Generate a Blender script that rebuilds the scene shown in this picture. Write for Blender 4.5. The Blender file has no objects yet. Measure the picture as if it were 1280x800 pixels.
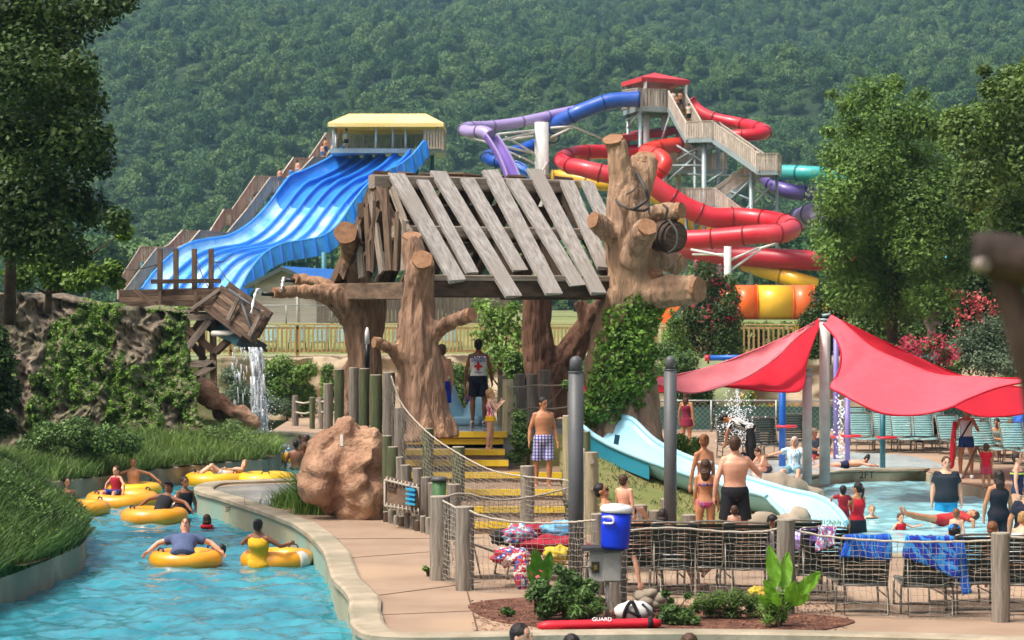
import bpy, bmesh, math, random
import numpy as np
from mathutils import Vector, Matrix, noise
from mathutils.geometry import tessellate_polygon
random.seed(7)
RNG = np.random.default_rng(11)
R = math.radians
scene = bpy.context.scene
COL = scene.collection
FPX, CAMH, HOR = 3200.0, 4.0, 380.0

def P(px, py, d):
    """world point seen at photo pixel (px, py) at distance d"""
    return Vector(((px - 640) / FPX * d, d, CAMH - (py - HOR) / FPX * d))
def G(px, py, z=0.0):
    """world point at height z seen at photo pixel (px, py)"""
    return P(px, py, (CAMH - z) * FPX / (py - HOR))
def V(*a): return Vector(a)

# ------------------------------------------------------------------ materials
MATS = {}
def srgb(h):
    h = h.lstrip('#'); c = [int(h[i:i+2], 16) / 255 for i in (0, 2, 4)]
    return tuple((x / 12.92 if x <= .04045 else ((x + .055) / 1.055) ** 2.4) for x in c)
def mat(name, col, col2=None, scale=3.0, rough=.6, bump=0.0, bscale=None, spec=.4, metal=0.0, coat=0.0,
        uv=None, col3=None, isl=0.0, rnd=0.0, trans=0.0, detail=5, lo=.35, hi=.65, alpha=1.0, sub=0.0):
    """procedural surface: noise between col and col2 (and blotches of col3), noise bump; uv=(su,sv) stretches along the grain"""
    if name in MATS: return MATS[name]
    m = bpy.data.materials.new(name); m.use_nodes = True; MATS[name] = m
    nt = m.node_tree; N = nt.nodes; L = nt.links; bs = N['Principled BSDF']
    if isinstance(col, str): col = srgb(col)
    if col2 is None: col2 = tuple(c * .8 for c in col)
    if isinstance(col2, str): col2 = srgb(col2)
    tc = N.new('ShaderNodeTexCoord'); mp = N.new('ShaderNodeMapping')
    if uv:
        L.new(tc.outputs['UV'], mp.inputs['Vector']); mp.inputs['Scale'].default_value = (uv[0], uv[1], 1)
    else:
        L.new(tc.outputs['Object'], mp.inputs['Vector'])
    nz = N.new('ShaderNodeTexNoise'); nz.inputs['Scale'].default_value = scale; nz.inputs['Detail'].default_value = detail
    nz.inputs['Roughness'].default_value = .62
    L.new(mp.outputs[0], nz.inputs['Vector'])
    rp = N.new('ShaderNodeValToRGB'); e = rp.color_ramp.elements
    e[0].position = lo; e[1].position = hi; e[0].color = (*col2, 1); e[1].color = (*col, 1)
    L.new(nz.outputs['Fac'], rp.inputs[0]); out = rp.outputs[0]
    if col3 is not None:
        if isinstance(col3, str): col3 = srgb(col3)
        n2 = N.new('ShaderNodeTexNoise'); n2.inputs['Scale'].default_value = scale * .27; n2.inputs['Detail'].default_value = 4
        L.new(tc.outputs['Object'], n2.inputs['Vector'])
        r2 = N.new('ShaderNodeValToRGB'); r2.color_ramp.elements[0].position = .48; r2.color_ramp.elements[1].position = .66
        L.new(n2.outputs['Fac'], r2.inputs[0])
        mx = N.new('ShaderNodeMix'); mx.data_type = 'RGBA'; L.new(r2.outputs[0], mx.inputs[0])
        L.new(out, mx.inputs[6]); mx.inputs[7].default_value = (*col3, 1); out = mx.outputs[2]
    if isl and rnd:
        g0 = N.new('ShaderNodeObjectInfo'); m0 = N.new('ShaderNodeMapRange'); L.new(g0.outputs['Random'], m0.inputs[0]); m0.inputs[3].default_value = 1-rnd; m0.inputs[4].default_value = 1+rnd
        m1 = N.new('ShaderNodeMapRange'); L.new(g0.outputs['Random'], m1.inputs[0]); m1.inputs[3].default_value = .53; m1.inputs[4].default_value = .475
        h0 = N.new('ShaderNodeHueSaturation'); L.new(out, h0.inputs['Color']); L.new(m0.outputs[0], h0.inputs['Value']); L.new(m1.outputs[0], h0.inputs['Hue']); out = h0.outputs[0]
    if isl or rnd:
        src = None
        if isl:
            g = N.new('ShaderNodeNewGeometry'); src = g.outputs['Random Per Island']; amt = isl
        else:
            g = N.new('ShaderNodeObjectInfo'); src = g.outputs['Random']; amt = rnd
        mr = N.new('ShaderNodeMapRange'); L.new(src, mr.inputs[0]); mr.inputs[3].default_value = 1 - amt; mr.inputs[4].default_value = 1 + amt
        hs = N.new('ShaderNodeHueSaturation'); L.new(out, hs.inputs['Color']); L.new(mr.outputs[0], hs.inputs['Value']); out = hs.outputs[0]
    L.new(out, bs.inputs['Base Color'])
    bs.inputs['Roughness'].default_value = rough; bs.inputs['Metallic'].default_value = metal
    bs.inputs['Specular IOR Level'].default_value = spec
    if coat: bs.inputs['Coat Weight'].default_value = coat; bs.inputs['Coat Roughness'].default_value = .12
    if sub: bs.inputs['Subsurface Weight'].default_value = sub; bs.inputs['Subsurface Radius'].default_value = (.02, .008, .004)
    if bump:
        nb = nz
        if bscale:
            nb = N.new('ShaderNodeTexNoise'); nb.inputs['Scale'].default_value = bscale; nb.inputs['Detail'].default_value = 6
            L.new(mp.outputs[0], nb.inputs['Vector'])
        b = N.new('ShaderNodeBump'); b.inputs['Strength'].default_value = min(1, bump); b.inputs['Distance'].default_value = .03 * max(1, bump)
        L.new(nb.outputs['Fac'], b.inputs['Height']); L.new(b.outputs[0], bs.inputs['Normal'])
    if trans:   # thin leaves let some light through
        t = N.new('ShaderNodeBsdfTranslucent'); L.new(out, t.inputs['Color']); ms = N.new('ShaderNodeMixShader'); ms.inputs[0].default_value = trans
        L.new(bs.outputs[0], ms.inputs[1]); L.new(t.outputs[0], ms.inputs[2]); L.new(ms.outputs[0], N['Material Output'].inputs[0])
    return m

# ------------------------------------------------------------------ scene graph
def tag(o, label=None, cat=None, group=None, kind=None):
    if label: o['label'] = label
    if cat: o['category'] = cat
    if group: o['group'] = group
    if kind: o['kind'] = kind
    return o
def thing(name, label, cat, loc=(0, 0, 0), group=None):
    o = bpy.data.objects.new(name, None); COL.objects.link(o); o.location = loc; o.empty_display_size = .2
    return tag(o, label, cat, group)
def root_loc(o):
    while o.parent: o = o.parent
    return o.location.copy()
def dup(root, loc=None, rotz=None, label=None, group=None, parent=None):
    r = root.copy(); COL.objects.link(r)
    if parent: r.parent = parent
    if loc is not None: r.location = loc
    if rotz is not None: r.rotation_euler = (0, 0, rotz)
    if label: r['label'] = label
    if group: r['group'] = group
    for ch in root.children: dup(ch, parent=r)
    return r

class MB:
    def __init__(s): s.v = []; s.f = []; s.uv = []; s.sm = []
    def face(s, idx, uvs=None, sm=False):
        s.f.append(tuple(idx)); s.sm.append(sm)
        s.uv.append(uvs if uvs else [(s.v[i][0] + s.v[i][1] * .37, s.v[i][2] + s.v[i][1] * .61) for i in idx])
    def quad(s, a, b, c, d):
        n = len(s.v); s.v += [tuple(a), tuple(b), tuple(c), tuple(d)]; s.face((n, n+1, n+2, n+3)); return s
    def box(s, lo, hi):
        x0, y0, z0 = lo; x1, y1, z1 = hi; n = len(s.v)
        s.v += [(x0,y0,z0),(x1,y0,z0),(x1,y1,z0),(x0,y1,z0),(x0,y0,z1),(x1,y0,z1),(x1,y1,z1),(x0,y1,z1)]
        for q in ((0,3,2,1),(4,5,6,7),(0,1,5,4),(1,2,6,5),(2,3,7,6),(3,0,4,7)): s.face([n+i for i in q])
        return s
    def beam(s, p, q, w, h=None, up=(0, 0, 1), ch=0.0, jit=0.0):
        """a straight plank or bar from p to q, w wide and h high (h along up); ch chamfers; jit roughens the ends"""
        p = Vector(p); q = Vector(q); h = h or w; d = q - p; ln = d.length
        if ln < 1e-6: return s
        d.normalize(); up = Vector(up)
        if abs(d.dot(up.normalized())) > .98: up = Vector((0, 1, 0)) if abs(d.y) < .9 else Vector((1, 0, 0))
        sd = d.cross(up).normalized(); u = sd.cross(d).normalized(); u0 = random.random() * 50
        n = len(s.v); ring = [(-1,-1),(1,-1),(1,1),(-1,1)]
        if ch:
            c = ch; ring = [(-1+c,-1),(1-c,-1),(1,-1+c),(1,1-c),(1-c,1),(-1+c,1),(-1,1-c),(-1,-1+c)]
        k = len(ring)
        for e, base in enumerate((p, q)):
            for (a, b) in ring:
                j = d * random.uniform(-jit, jit) if jit else Vector()
                s.v.append(tuple(base + sd * (a * w / 2) + u * (b * h / 2) + j))
        for i in range(k):
            j = (i + 1) % k; v0 = i * .12 + u0; v1 = v0 + .12
            s.face((n+i, n+j, n+k+j, n+k+i), [(u0, v0), (u0, v1), (u0+ln, v1), (u0+ln, v0)])
        s.face([n+i for i in reversed(range(k))]); s.face([n+k+i for i in range(k)])
        return s
    def tube(s, pts, r, seg=8, cap=True, sm=True, closed=False, flat=None, fn=None, ref=None):
        """round bar through pts, radius r (one number or one per point); flat=(a,b) squashes the section"""
        pts = [Vector(p) for p in pts]; n = len(pts)
        if not hasattr(r, '__len__'): r = [r] * n
        T = []
        for i in range(n):
            a = pts[(i-1) % n] if (closed or i > 0) else pts[i]; b = pts[(i+1) % n] if (closed or i < n-1) else pts[i]
            t = (b - a); T.append(t.normalized() if t.length > 1e-9 else Vector((0, 0, 1)))
        rf = Vector(ref) if ref else (Vector((0, 0, 1)) if abs(T[0].z) < .9 else Vector((0, 1, 0)))
        base = len(s.v); u = rf; L = 0; u0 = random.random() * 30; us = []
        for i in range(n):
            t = T[i]; u = (u - t * u.dot(t))
            if u.length < 1e-5: u = t.orthogonal()
            u.normalize(); w = t.cross(u)
            if i: L += (pts[i] - pts[i-1]).length
            us.append(L + u0)
            for k in range(seg):
                a = 2 * math.pi * k / seg; ca, sa = math.cos(a), math.sin(a)
                if flat: ca *= flat[0]; sa *= flat[1]
                rr = r[i] * (fn(i, k, pts[i]) if fn else 1)
                s.v.append(tuple(pts[i] + (u * ca + w * sa) * rr))
        m = n if closed else n - 1
        for i in range(m):
            j = (i + 1) % n; ua, ub = us[i], (us[j] if j else us[i] + .1)
            for k in range(seg):
                l = (k + 1) % seg; va = k / seg * 6.28 * max(.02, r[i]) ; vb = (k+1) / seg * 6.28 * max(.02, r[i])
                s.face((base+i*seg+k, base+i*seg+l, base+j*seg+l, base+j*seg+k), [(ua,va),(ua,vb),(ub,vb),(ub,va)], sm)
        if cap and not closed:
            s.face([base+k for k in reversed(range(seg))]); s.face([base+(n-1)*seg+k for k in range(seg)])
        return s
    def ell(s, c, r, seg=10, rings=7, rot=None, fn=None):
        c = Vector(c); n = len(s.v); r = r if hasattr(r, '__len__') else (r, r, r)
        pts = [Vector((0, 0, -1))]
        for i in range(1, rings):
            ph = -math.pi/2 + math.pi * i / rings
            for k in range(seg):
                a = 2 * math.pi * k / seg; pts.append(Vector((math.cos(a)*math.cos(ph), math.sin(a)*math.cos(ph), math.sin(ph))))
        pts.append(Vector((0, 0, 1)))
        for p in pts:
            f = fn(p) if fn else 1.0
            q = Vector((p.x*r[0], p.y*r[1], p.z*r[2])) * f
            if rot is not None: q = rot @ q
            s.v.append(tuple(c + q))
        for k in range(seg): s.face((n, n+1+(k+1) % seg, n+1+k), None, True)
        for i in range(rings-2):
            for k in range(seg):
                a = n+1+i*seg+k; b = n+1+i*seg+(k+1) % seg
                s.face((a, b, b+seg, a+seg), None, True)
        l = n+1+(rings-2)*seg; e = len(s.v)-1
        for k in range(seg): s.face((l+k, l+(k+1) % seg, e), None, True)
        return s
    def grid(s, fn, nu, nv, sm=True):
        """surface fn(u, v) -> point, u and v in 0..1"""
        n = len(s.v)
        for j in range(nv+1):
            for i in range(nu+1): s.v.append(tuple(fn(i/nu, j/nv)))
        for j in range(nv):
            for i in range(nu):
                a = n + j*(nu+1) + i
                s.face((a, a+1, a+nu+2, a+nu+1), [(i/nu, j/nv), ((i+1)/nu, j/nv), ((i+1)/nu, (j+1)/nv), (i/nu, (j+1)/nv)], sm)
        return s
    def poly(s, loops, z, depth=0.0):
        """flat polygon with holes at height z, with walls going depth down"""
        L = [[Vector((p[0], p[1], 0)) for p in lp] for lp in loops]; n = len(s.v)
        flat = [p for lp in L for p in lp]; s.v += [(p.x, p.y, z) for p in flat]
        for t in tessellate_polygon(L):
            a, b, c = [flat[i] for i in t]
            if (b-a).cross(c-a).z < 0: t = (t[0], t[2], t[1])
            s.face([n+i for i in t])
        if depth:
            m = len(s.v); s.v += [(p.x, p.y, z-depth) for p in flat]; k = 0
            for lp in L:
                for i in range(len(lp)):
                    j = (i+1) % len(lp); s.face((n+k+i, n+k+j, m+k+j, m+k+i))
                k += len(lp)
        return s
    def build(s, name, m, parent=None, label=None, cat=None, group=None, kind=None, remesh=0, smooth=0, thick=0, bevel=0, rec=True):
        me = bpy.data.meshes.new(name); me.from_pydata(s.v, [], s.f)
        me.polygons.foreach_set('use_smooth', s.sm)
        uvl = me.uv_layers.new(name='UVMap'); uvl.data.foreach_set('uv', [c for f in s.uv for p in f for c in p])
        if isinstance(m, (list, tuple)): [me.materials.append(x) for x in m]
        elif m: me.materials.append(m)
        me.update()
        if remesh or thick or bevel:
            o = bpy.data.objects.new('temp', me); COL.objects.link(o)
            if thick: md = o.modifiers.new('s', 'SOLIDIFY'); md.thickness = thick; md.offset = 0
            if bevel: md = o.modifiers.new('b', 'BEVEL'); md.width = bevel; md.segments = 2; md.limit_method = 'ANGLE'
            if remesh: md = o.modifiers.new('r', 'REMESH'); md.mode = 'VOXEL'; md.voxel_size = remesh; md.use_smooth_shade = True
            if smooth: md = o.modifiers.new('m', 'SMOOTH'); md.factor = .5; md.iterations = smooth
            dg = bpy.context.evaluated_depsgraph_get(); m2 = bpy.data.meshes.new_from_object(o.evaluated_get(dg)); m2.name = name
            bpy.data.objects.remove(o); bpy.data.meshes.remove(me); me = m2
        if parent is not None: org = root_loc(parent)
        else:
            n = len(me.vertices); co = np.empty(n*3); me.vertices.foreach_get('co', co); co = co.reshape(-1, 3)
            org = Vector(((co[:,0].min()+co[:,0].max())/2, (co[:,1].min()+co[:,1].max())/2, co[:,2].min())) if rec and n else Vector()
        if rec: me.transform(Matrix.Translation(-org))
        o = bpy.data.objects.new(name, me); COL.objects.link(o)
        if parent is not None: o.parent = parent
        elif rec: o.location = org
        return tag(o, label, cat, group, kind)

def fast_mesh(name, verts, quads, m, smooth=False):
    me = bpy.data.meshes.new(name); nv, nq = len(verts), len(quads); k = quads.shape[1]
    me.vertices.add(nv); me.vertices.foreach_set('co', verts.astype(np.float32).ravel())
    me.loops.add(nq*k); me.loops.foreach_set('vertex_index', quads.astype(np.int32).ravel())
    me.polygons.add(nq); me.polygons.foreach_set('loop_start', np.arange(0, nq*k, k, dtype=np.int32))
    me.update(calc_edges=True); me.materials.append(m)
    if smooth: me.polygons.foreach_set('use_smooth', np.ones(nq, dtype=bool))
    return me

def leaf_arrays(c, size, up=.5, out=None, asp=.55):
    """diamond leaves at centres c; each its own small face"""
    n = len(c); d = RNG.normal(size=(n, 3)); d /= np.linalg.norm(d, axis=1)[:, None]
    nr = RNG.normal(size=(n, 3)) + np.array([0, 0, up*2])
    if out is not None: nr = nr + out * 1.2
    a = np.cross(nr, d); a /= np.linalg.norm(a, axis=1)[:, None] + 1e-9
    b = np.cross(nr, a); b /= np.linalg.norm(b, axis=1)[:, None] + 1e-9
    s = (np.asarray(size) * RNG.uniform(.6, 1.3, n))[:, None]
    v = np.stack([c - a*s*.5, c + b*s*.5*asp, c + a*s*.5, c - b*s*.5*asp], 1).reshape(-1, 3)
    return v, np.arange(n*4).reshape(-1, 4)
def leaves(name, c, size, m, parent=None, up=.5, out=None, asp=.55, **kw):
    v, q = leaf_arrays(np.asarray(c), size, up, out, asp)
    org = np.array(root_loc(parent)) if parent is not None else np.array([c[:,0].mean(), c[:,1].mean(), c[:,2].min()])
    me = fast_mesh(name, v - org, q, m); o = bpy.data.objects.new(name, me); COL.objects.link(o)
    if parent is not None: o.parent = parent
    else: o.location = org
    return tag(o, **kw)
def blob_points(centers, radii, n, fill=.35):
    """points near the shells of many clumps, sparser inside"""
    centers = np.asarray(centers, float); radii = np.asarray(radii, float)
    if radii.ndim == 1: radii = np.repeat(radii[:, None], 3, 1)
    w = radii.prod(1) ** (2/3); idx = RNG.choice(len(centers), n, p=w/w.sum())
    d = RNG.normal(size=(n, 3)); d /= np.linalg.norm(d, axis=1)[:, None]
    rr = 1 - fill * RNG.random(n) ** 1.5 * 2; rr = np.clip(rr + RNG.normal(size=n)*.07, .1, 1.3)
    return centers[idx] + d * radii[idx] * rr[:, None], d

def fbm(x, y, z=0, o=4): return noise.fractal(Vector((x, y, z)), 1.0, 2.0, o)
# ------------------------------------------------------------------ camera, light, sky
cam = bpy.data.cameras.new('camera'); camo = bpy.data.objects.new('camera', cam); COL.objects.link(camo)
camo.location = (0, 0, CAMH); camo.rotation_euler = (R(90) - math.atan(20 / FPX), 0, 0)
cam.lens = 90; cam.sensor_width = 36; cam.clip_start = .5; cam.clip_end = 6000
cam.dof.use_dof = True; cam.dof.focus_distance = 46; cam.dof.aperture_fstop = 4.0
scene.camera = camo
SUN_EL, SUN_AZ = R(60), R(240)     # azimuth clockwise from +Y: behind the camera and to the left
wd = bpy.data.worlds.new('World'); scene.world = wd; wd.use_nodes = True
sk = wd.node_tree.nodes.new('ShaderNodeTexSky'); sk.sky_type = 'NISHITA'; sk.sun_disc = False
sk.sun_elevation = SUN_EL; sk.sun_rotation = SUN_AZ; sk.air_density = .75; sk.dust_density = 10; sk.ozone_density = .4
bg = wd.node_tree.nodes['Background']; bg.inputs[1].default_value = .15
wd.node_tree.links.new(sk.outputs[0], bg.inputs[0])
sl = bpy.data.lights.new('sun', 'SUN'); sl.energy = 2.3; sl.angle = R(8); sl.color = (1, .965, .91)
so = bpy.data.objects.new('sun', sl); COL.objects.link(so)
sd = Vector((math.sin(SUN_AZ)*math.cos(SUN_EL), math.cos(SUN_AZ)*math.cos(SUN_EL), math.sin(SUN_EL)))
so.rotation_euler = (-sd).to_track_quat('-Z', 'Y').to_euler(); so.location = sd * 60
scene.view_settings.view_transform = 'Standard'; scene.view_settings.look = 'None'
scene.view_settings.exposure = .44; scene.view_settings.gamma = 1
scene.render.engine = 'CYCLES'; scene.cycles.use_denoising = True
scene.cycles.max_bounces = 6; scene.cycles.transparent_max_bounces = 8; scene.cycles.diffuse_bounces = 3
scene.cycles.volume_bounces = 0; scene.cycles.caustics_reflective = False; scene.cycles.caustics_refractive = False

# ------------------------------------------------------------------ terrain
def sstep(a, b, x):
    t = min(1, max(0, (x-a)/(b-a))); return t*t*(3-2*t)
def hill_z(x, y):
    r = math.hypot(x, y); b = 3 + max(0, r-430) * .03
    s = max(0, r-560); b += s * .155 + 20 * sstep(600, 1300, r) * 1.2
    b += sstep(540, 800, r) * (26 * fbm(x/260, y/330, 3.1, 3) + 9 * fbm(x/90, y/120, 8.3, 2))
    return b
gm = mat('grass_ground', '#5d7340', '#7d8350', scale=.6, rough=.95, bump=.5, bscale=14, col3='#8f8a62')
def ground_z(x, y):
    if y < 96: return -1.4
    if y < 97.2: return -1.4 + (2.05+1.4) * (y-96)/1.2
    return 2.05 + .95 * sstep(97, 118, y)
b = MB(); ys = [-60, 0, 10, 40, 80, 95.9, 97.2, 100, 104, 110, 118, 130, 160, 220, 300, 400, 431]
xs = [-2500, -1200, -500, -200, -100, -50, -20, 0, 20, 50, 100, 200, 500, 1200, 2500]
for y in ys:
    for x in xs: b.v.append((x, y, ground_z(x, y) if y > 80 or abs(x) < 60 else -1.4))
nx = len(xs)
for j in range(len(ys)-1):
    for i in range(nx-1): a = j*nx+i; b.face((a, a+1, a+nx+1, a+nx), None, True)
b.build('ground', gm, kind='structure', rec=False)
b = MB(); hy = [425 + 18*i for i in range(62)] + [1600, 1800, 2200]; hx = [-900 + 20*i for i in range(91)]
for y in hy:
    for x in hx: b.v.append((x, y, hill_z(x, y) - (1 if y < 430 else 0)))
nx = len(hx)
for j in range(len(hy)-1):
    for i in range(nx-1): a = j*nx+i; b.face((a, a+1, a+nx+1, a+nx), None, True)
b.build('hill', mat('forest_floor', '#2b4220', '#1d3016', scale=.05, rough=1), kind='structure', rec=False)

# ------------------------------------------------------------------ deck, river and pools
deck_m = mat('pink_concrete', '#9c8570', '#8b7561', scale=.9, rough=.85, bump=.15, bscale=60, col3='#a78e74')
cope_m = mat('pale_coping', '#a99d88', '#8d826e', scale=2.3, rough=.8, bump=.3, bscale=25, col3='#7f7b67')
wall_m = mat('river_wall_plaster', '#a5967a', '#87907a', scale=1.6, rough=.75, bump=.2, bscale=20, col3='#87a597')
def smooth_line(pts, n=6, closed=False):
    pts = [Vector(p) for p in pts]; out = []; m = len(pts)
    for i in range(m if closed else m-1):
        p0 = pts[(i-1) % m] if (closed or i) else pts[0]; p1 = pts[i]; p2 = pts[(i+1) % m]
        p3 = pts[(i+2) % m] if (closed or i+2 < m) else pts[-1]
        for k in range(n):
            t = k/n; out.append(.5*((2*p1)+(p2-p0)*t+(2*p0-5*p1+4*p2-p3)*t*t+(3*p1-3*p2+p3-p0)*t**3))
    if not closed: out.append(pts[-1])
    return out
river_edge = smooth_line([G(*p) for p in [(335,541),(372,543),(398,549),(408,565),(398,588),(378,600),(330,603),(266,606),(250,615),(285,626),(352,649),(385,665),(412,692),(424,725),(446,750),(448,776),(466,797),(540,801),(700,798),(900,797),(1150,802),(1420,812)]], 5)
pool_edge = smooth_line([G(*p) for p in [(985,694),(972,660),(978,625),(1000,602),(1050,590),(1110,589),(1158,588),(1180,600),(1230,608),(1300,625),(1420,650),(1460,672),(1420,694),(1200,695)]], 4, True)
outer = list(river_edge) + [G(1700, 812), G(1900, 700), V(45, 95.5, 0), V(-7.8, 95.5, 0), V(-7.6, 82, 0)]
b = MB(); b.poly([[(p.x, p.y) for p in outer], [(p.x, p.y) for p in pool_edge]], 0.0, 1.35)
b.build('deck_floor', deck_m, kind='structure', rec=False)
def strip(line, w, z0, z1, off=0.0, closed=False):
    """a low kerb that follows line: w wide to its left, from z0 to z1"""
    s = MB(); n = len(line); L = []
    for i in range(n):
        a = line[(i-1) % n] if (closed or i) else line[0]; c = line[(i+1) % n] if (closed or i < n-1) else line[-1]
        t = (c-a); t.z = 0; t.normalize(); nn = Vector((-t.y, t.x, 0)); wob = .007*math.sin(i*1.7)
        L.append((line[i]+nn*(off+wob), line[i]+nn*(off+w+wob)))
    pts = []
    for p, q in L: pts += [(p.x,p.y,z0),(p.x,p.y,z1-.02),(p.x+(q.x-p.x)*.12,p.y+(q.y-p.y)*.12,z1),(q.x-(q.x-p.x)*.1,q.y-(q.y-p.y)*.1,z1),(q.x,q.y,z1-.02),(q.x,q.y,z0)]
    s.v += pts; m = n if closed else n-1
    for i in range(m):
        j = (i+1) % n
        for k in range(5): s.face((i*6+k, j*6+k, j*6+k+1, i*6+k+1))
    return s
strip(river_edge, .42, -.02, .07, -.12).build('river_kerb', cope_m, kind='structure', rec=False)
strip(river_edge, .05, -1.3, -.025, -.06).build('river_wall', wall_m, kind='structure', rec=False)
strip([G(p[0], p[1]) for p in [(1440,672),(1420,694),(1300,695),(1200,695),(1000,695),(985,694)]][::-1], .4, -.02, .05, -.4).build('pool_kerb', cope_m, kind='structure', rec=False)
strip(pool_edge, .05, -1.3, -.03, -.055, True).build('pool_wall', mat('pool_wall_plaster', '#b9a78b', '#a59378', scale=1.5, rough=.8), kind='structure', rec=False)
# expansion joints in the concrete, thin dark grooves 4 mm proud of nothing: narrow strips
j = MB()
for a, c in (((412,674),(560,673)),((470,745),(600,728)),((640,757),(700,733)),((880,795),(1010,778)),((330,632),(375,640))):
    pa, pc = G(*a), G(*c); j.beam(pa+V(0,0,.002), pc+V(0,0,.002), .03, .008)
j.build('path_joint', mat('joint_dark', '#5f4a3a', rough=.9), kind='structure', rec=False)

def water_mesh(name, loop, z, step, amp, m, seed=0.0, sx=1.0):
    xs_ = [p.x for p in loop]; ys_ = [p.y for p in loop]
    x0, x1, y0, y1 = min(xs_), max(xs_), min(ys_), max(ys_)
    nx = int((x1-x0)/step)+1; ny = int((y1-y0)/(step*1.6))+1
    X, Y = np.meshgrid(np.linspace(x0, x1, nx), np.linspace(y0, y1, ny))
    Z = np.zeros_like(X); rg = np.random.default_rng(int(seed*10)+3)
    for i in range(44):
        lam = .17 * 1.05 ** i; th = rg.normal(0, .95) + (math.pi/2); k = 2*math.pi/lam; ph = rg.uniform(0, 6.28)
        Z += amp * lam / 6.28 * np.sin(k*(X*math.cos(th)*sx+Y*math.sin(th)) + ph + 2.2*np.sin(X*.9+i)+2.0*np.sin(Y*.8+2*i)) * (1+.6*np.sin(X*.35+i*.7+Y*.23))
    v = np.stack([X.ravel(), Y.ravel(), z+Z.ravel()], 1)
    idx = np.arange(nx*ny).reshape(ny, nx); q = np.stack([idx[:-1,:-1].ravel(), idx[:-1,1:].ravel(), idx[1:,1:].ravel(), idx[1:,:-1].ravel()], 1)
    me = fast_mesh(name, v, q, m, True); o = bpy.data.objects.new(name, me); COL.objects.link(o); return tag(o, kind='structure')
def water_mat(name, c1, c2, scale, rough=.06, bump=.35):
    m = mat(name, c1, c2, scale=scale, rough=rough, bump=bump, bscale=5.0, spec=.5, lo=.3, hi=.7)
    m.node_tree.nodes['Principled BSDF'].inputs['IOR'].default_value = 1.45
    return m
rw = water_mat('river_water', '#4598a6', '#226b7a', 1.1)
pw = water_mat('pool_water', '#a6dbe4', '#84c4d0', .7, rough=.09, bump=.25)
bx = lambda x0, x1, y0, y1: [V(x0, y0, 0), V(x1, y1, 0)]
water_mesh('river_water', bx(-14.5, 3.5, 14, 86), -.45, .06, .043, rw, 1)
water_mesh('pool_water', bx(3.4, 17, 38.5, 64), -.25, .06, .022, pw, 2)

wt = MB(); wt.poly([[(p.x, p.y) for p in smooth_line([G(*p) for p in [(262,612),(300,606),(350,605),(376,608),(352,622),(330,634),(300,626),(275,620)]], 3, True)]], .004)
wt.build('wet_path', mat('wet_concrete', '#8f8d88', '#77746e', scale=2.2, rough=.22, spec=.6, col3='#a29c92'), kind='structure', rec=False)

j = MB()
for a, c in (((352,640),(470,640)),((405,700),(540,690)),((455,770),(640,762)),((700,795),(760,770)),((560,650),(600,800))):
    pa, pc = G(*a), G(*c); j.beam(pa+V(0,0,.002), pc+V(0,0,.002), .018, .008)
j.build('path_joint', MATS['joint_dark'], kind='structure', rec=False)
# ------------------------------------------------------------------ foliage materials
LM = lambda n, a, b, sc=.25, tr=.25, isl=.45, rnd=0: mat(n, a, b, scale=sc, rough=.55, isl=isl, trans=tr, rnd=rnd, spec=.35, detail=2)
leaf_far = LM('forest_leaf', (.100,.200,.040), (.045,.110,.030), .02, .12, .3, .38)
leaf_dark = LM('dark_leaf', (0.054,0.102,0.017), (0.026,0.058,0.012), .6)
leaf_mid = LM('green_leaf', (0.137,0.240,0.058), (0.072,0.143,0.036), .5)
leaf_light = LM('bright_leaf', (0.187,0.319,0.055), (0.099,0.198,0.033), .9)
leaf_ivy = LM('ivy_leaf', (0.169,0.312,0.046), (0.078,0.169,0.026), 1.5)
leaf_grey = LM('grey_leaf', (0.138,0.196,0.115), (0.081,0.127,0.069), 1.0)
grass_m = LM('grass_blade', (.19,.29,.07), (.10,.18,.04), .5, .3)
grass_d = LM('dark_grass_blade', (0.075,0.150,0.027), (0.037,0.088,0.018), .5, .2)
bark_m = mat('tree_bark', '#5a4a3a', '#3c3128', scale=6, rough=.9, bump=.6)
flower_pink = LM('pink_petal', (.62,.07,.14), (.45,.04,.09), 2); flower_yel = LM('yellow_petal', (.75,.5,.03), (.6,.36,.03), 2)

def tree(name, label, base, blobs, n, size, m, tr=.15, group=None, cat='tree', up=.5, asp=.55, fill=.35, limbs=True, root=None, cname='crown'):
    base = Vector(base); t = root or thing(name, label, cat, base, group)
    c = np.array([b[0] for b in blobs], float); r = np.array([b[1] if hasattr(b[1], '__len__') else (b[1],)*3 for b in blobs], float)
    pts, d = blob_points(c, r, n, fill); k = pts[:,2] > base.z + .02; pts = pts[k]; d = d[k]
    # clusters: leaves gather on twigs so light and dark patches form
    leaves(cname, pts, size, m, t, up=up, asp=asp, out=d)
    b = MB(); top = max(blobs, key=lambda q: q[0][2])[0]; zt = base.z + (top[2]-base.z)*.75
    b.tube([base - V(0,0,.2), base + V(tr*.3, 0, (zt-base.z)*.35), base + V(-tr*.4, 0, (zt-base.z)*.7), V((base.x+top[0])/2, base.y, zt)], [tr*1.25, tr, tr*.75, tr*.3], 8)
    if limbs:
        for q in blobs:
            s = base.z + (q[0][2]-base.z)*random.uniform(.35, .6); mid = V((base.x+q[0][0])/2, (base.y+q[0][1])/2, (s+q[0][2])/2-.05)
            b.tube([V(base.x, base.y, s), mid, V(*q[0])], [tr*.45, tr*.3, tr*.1], 5)
    b.build('trunk' if cat == 'tree' else 'stem', bark_m, t)
    return t
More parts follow.
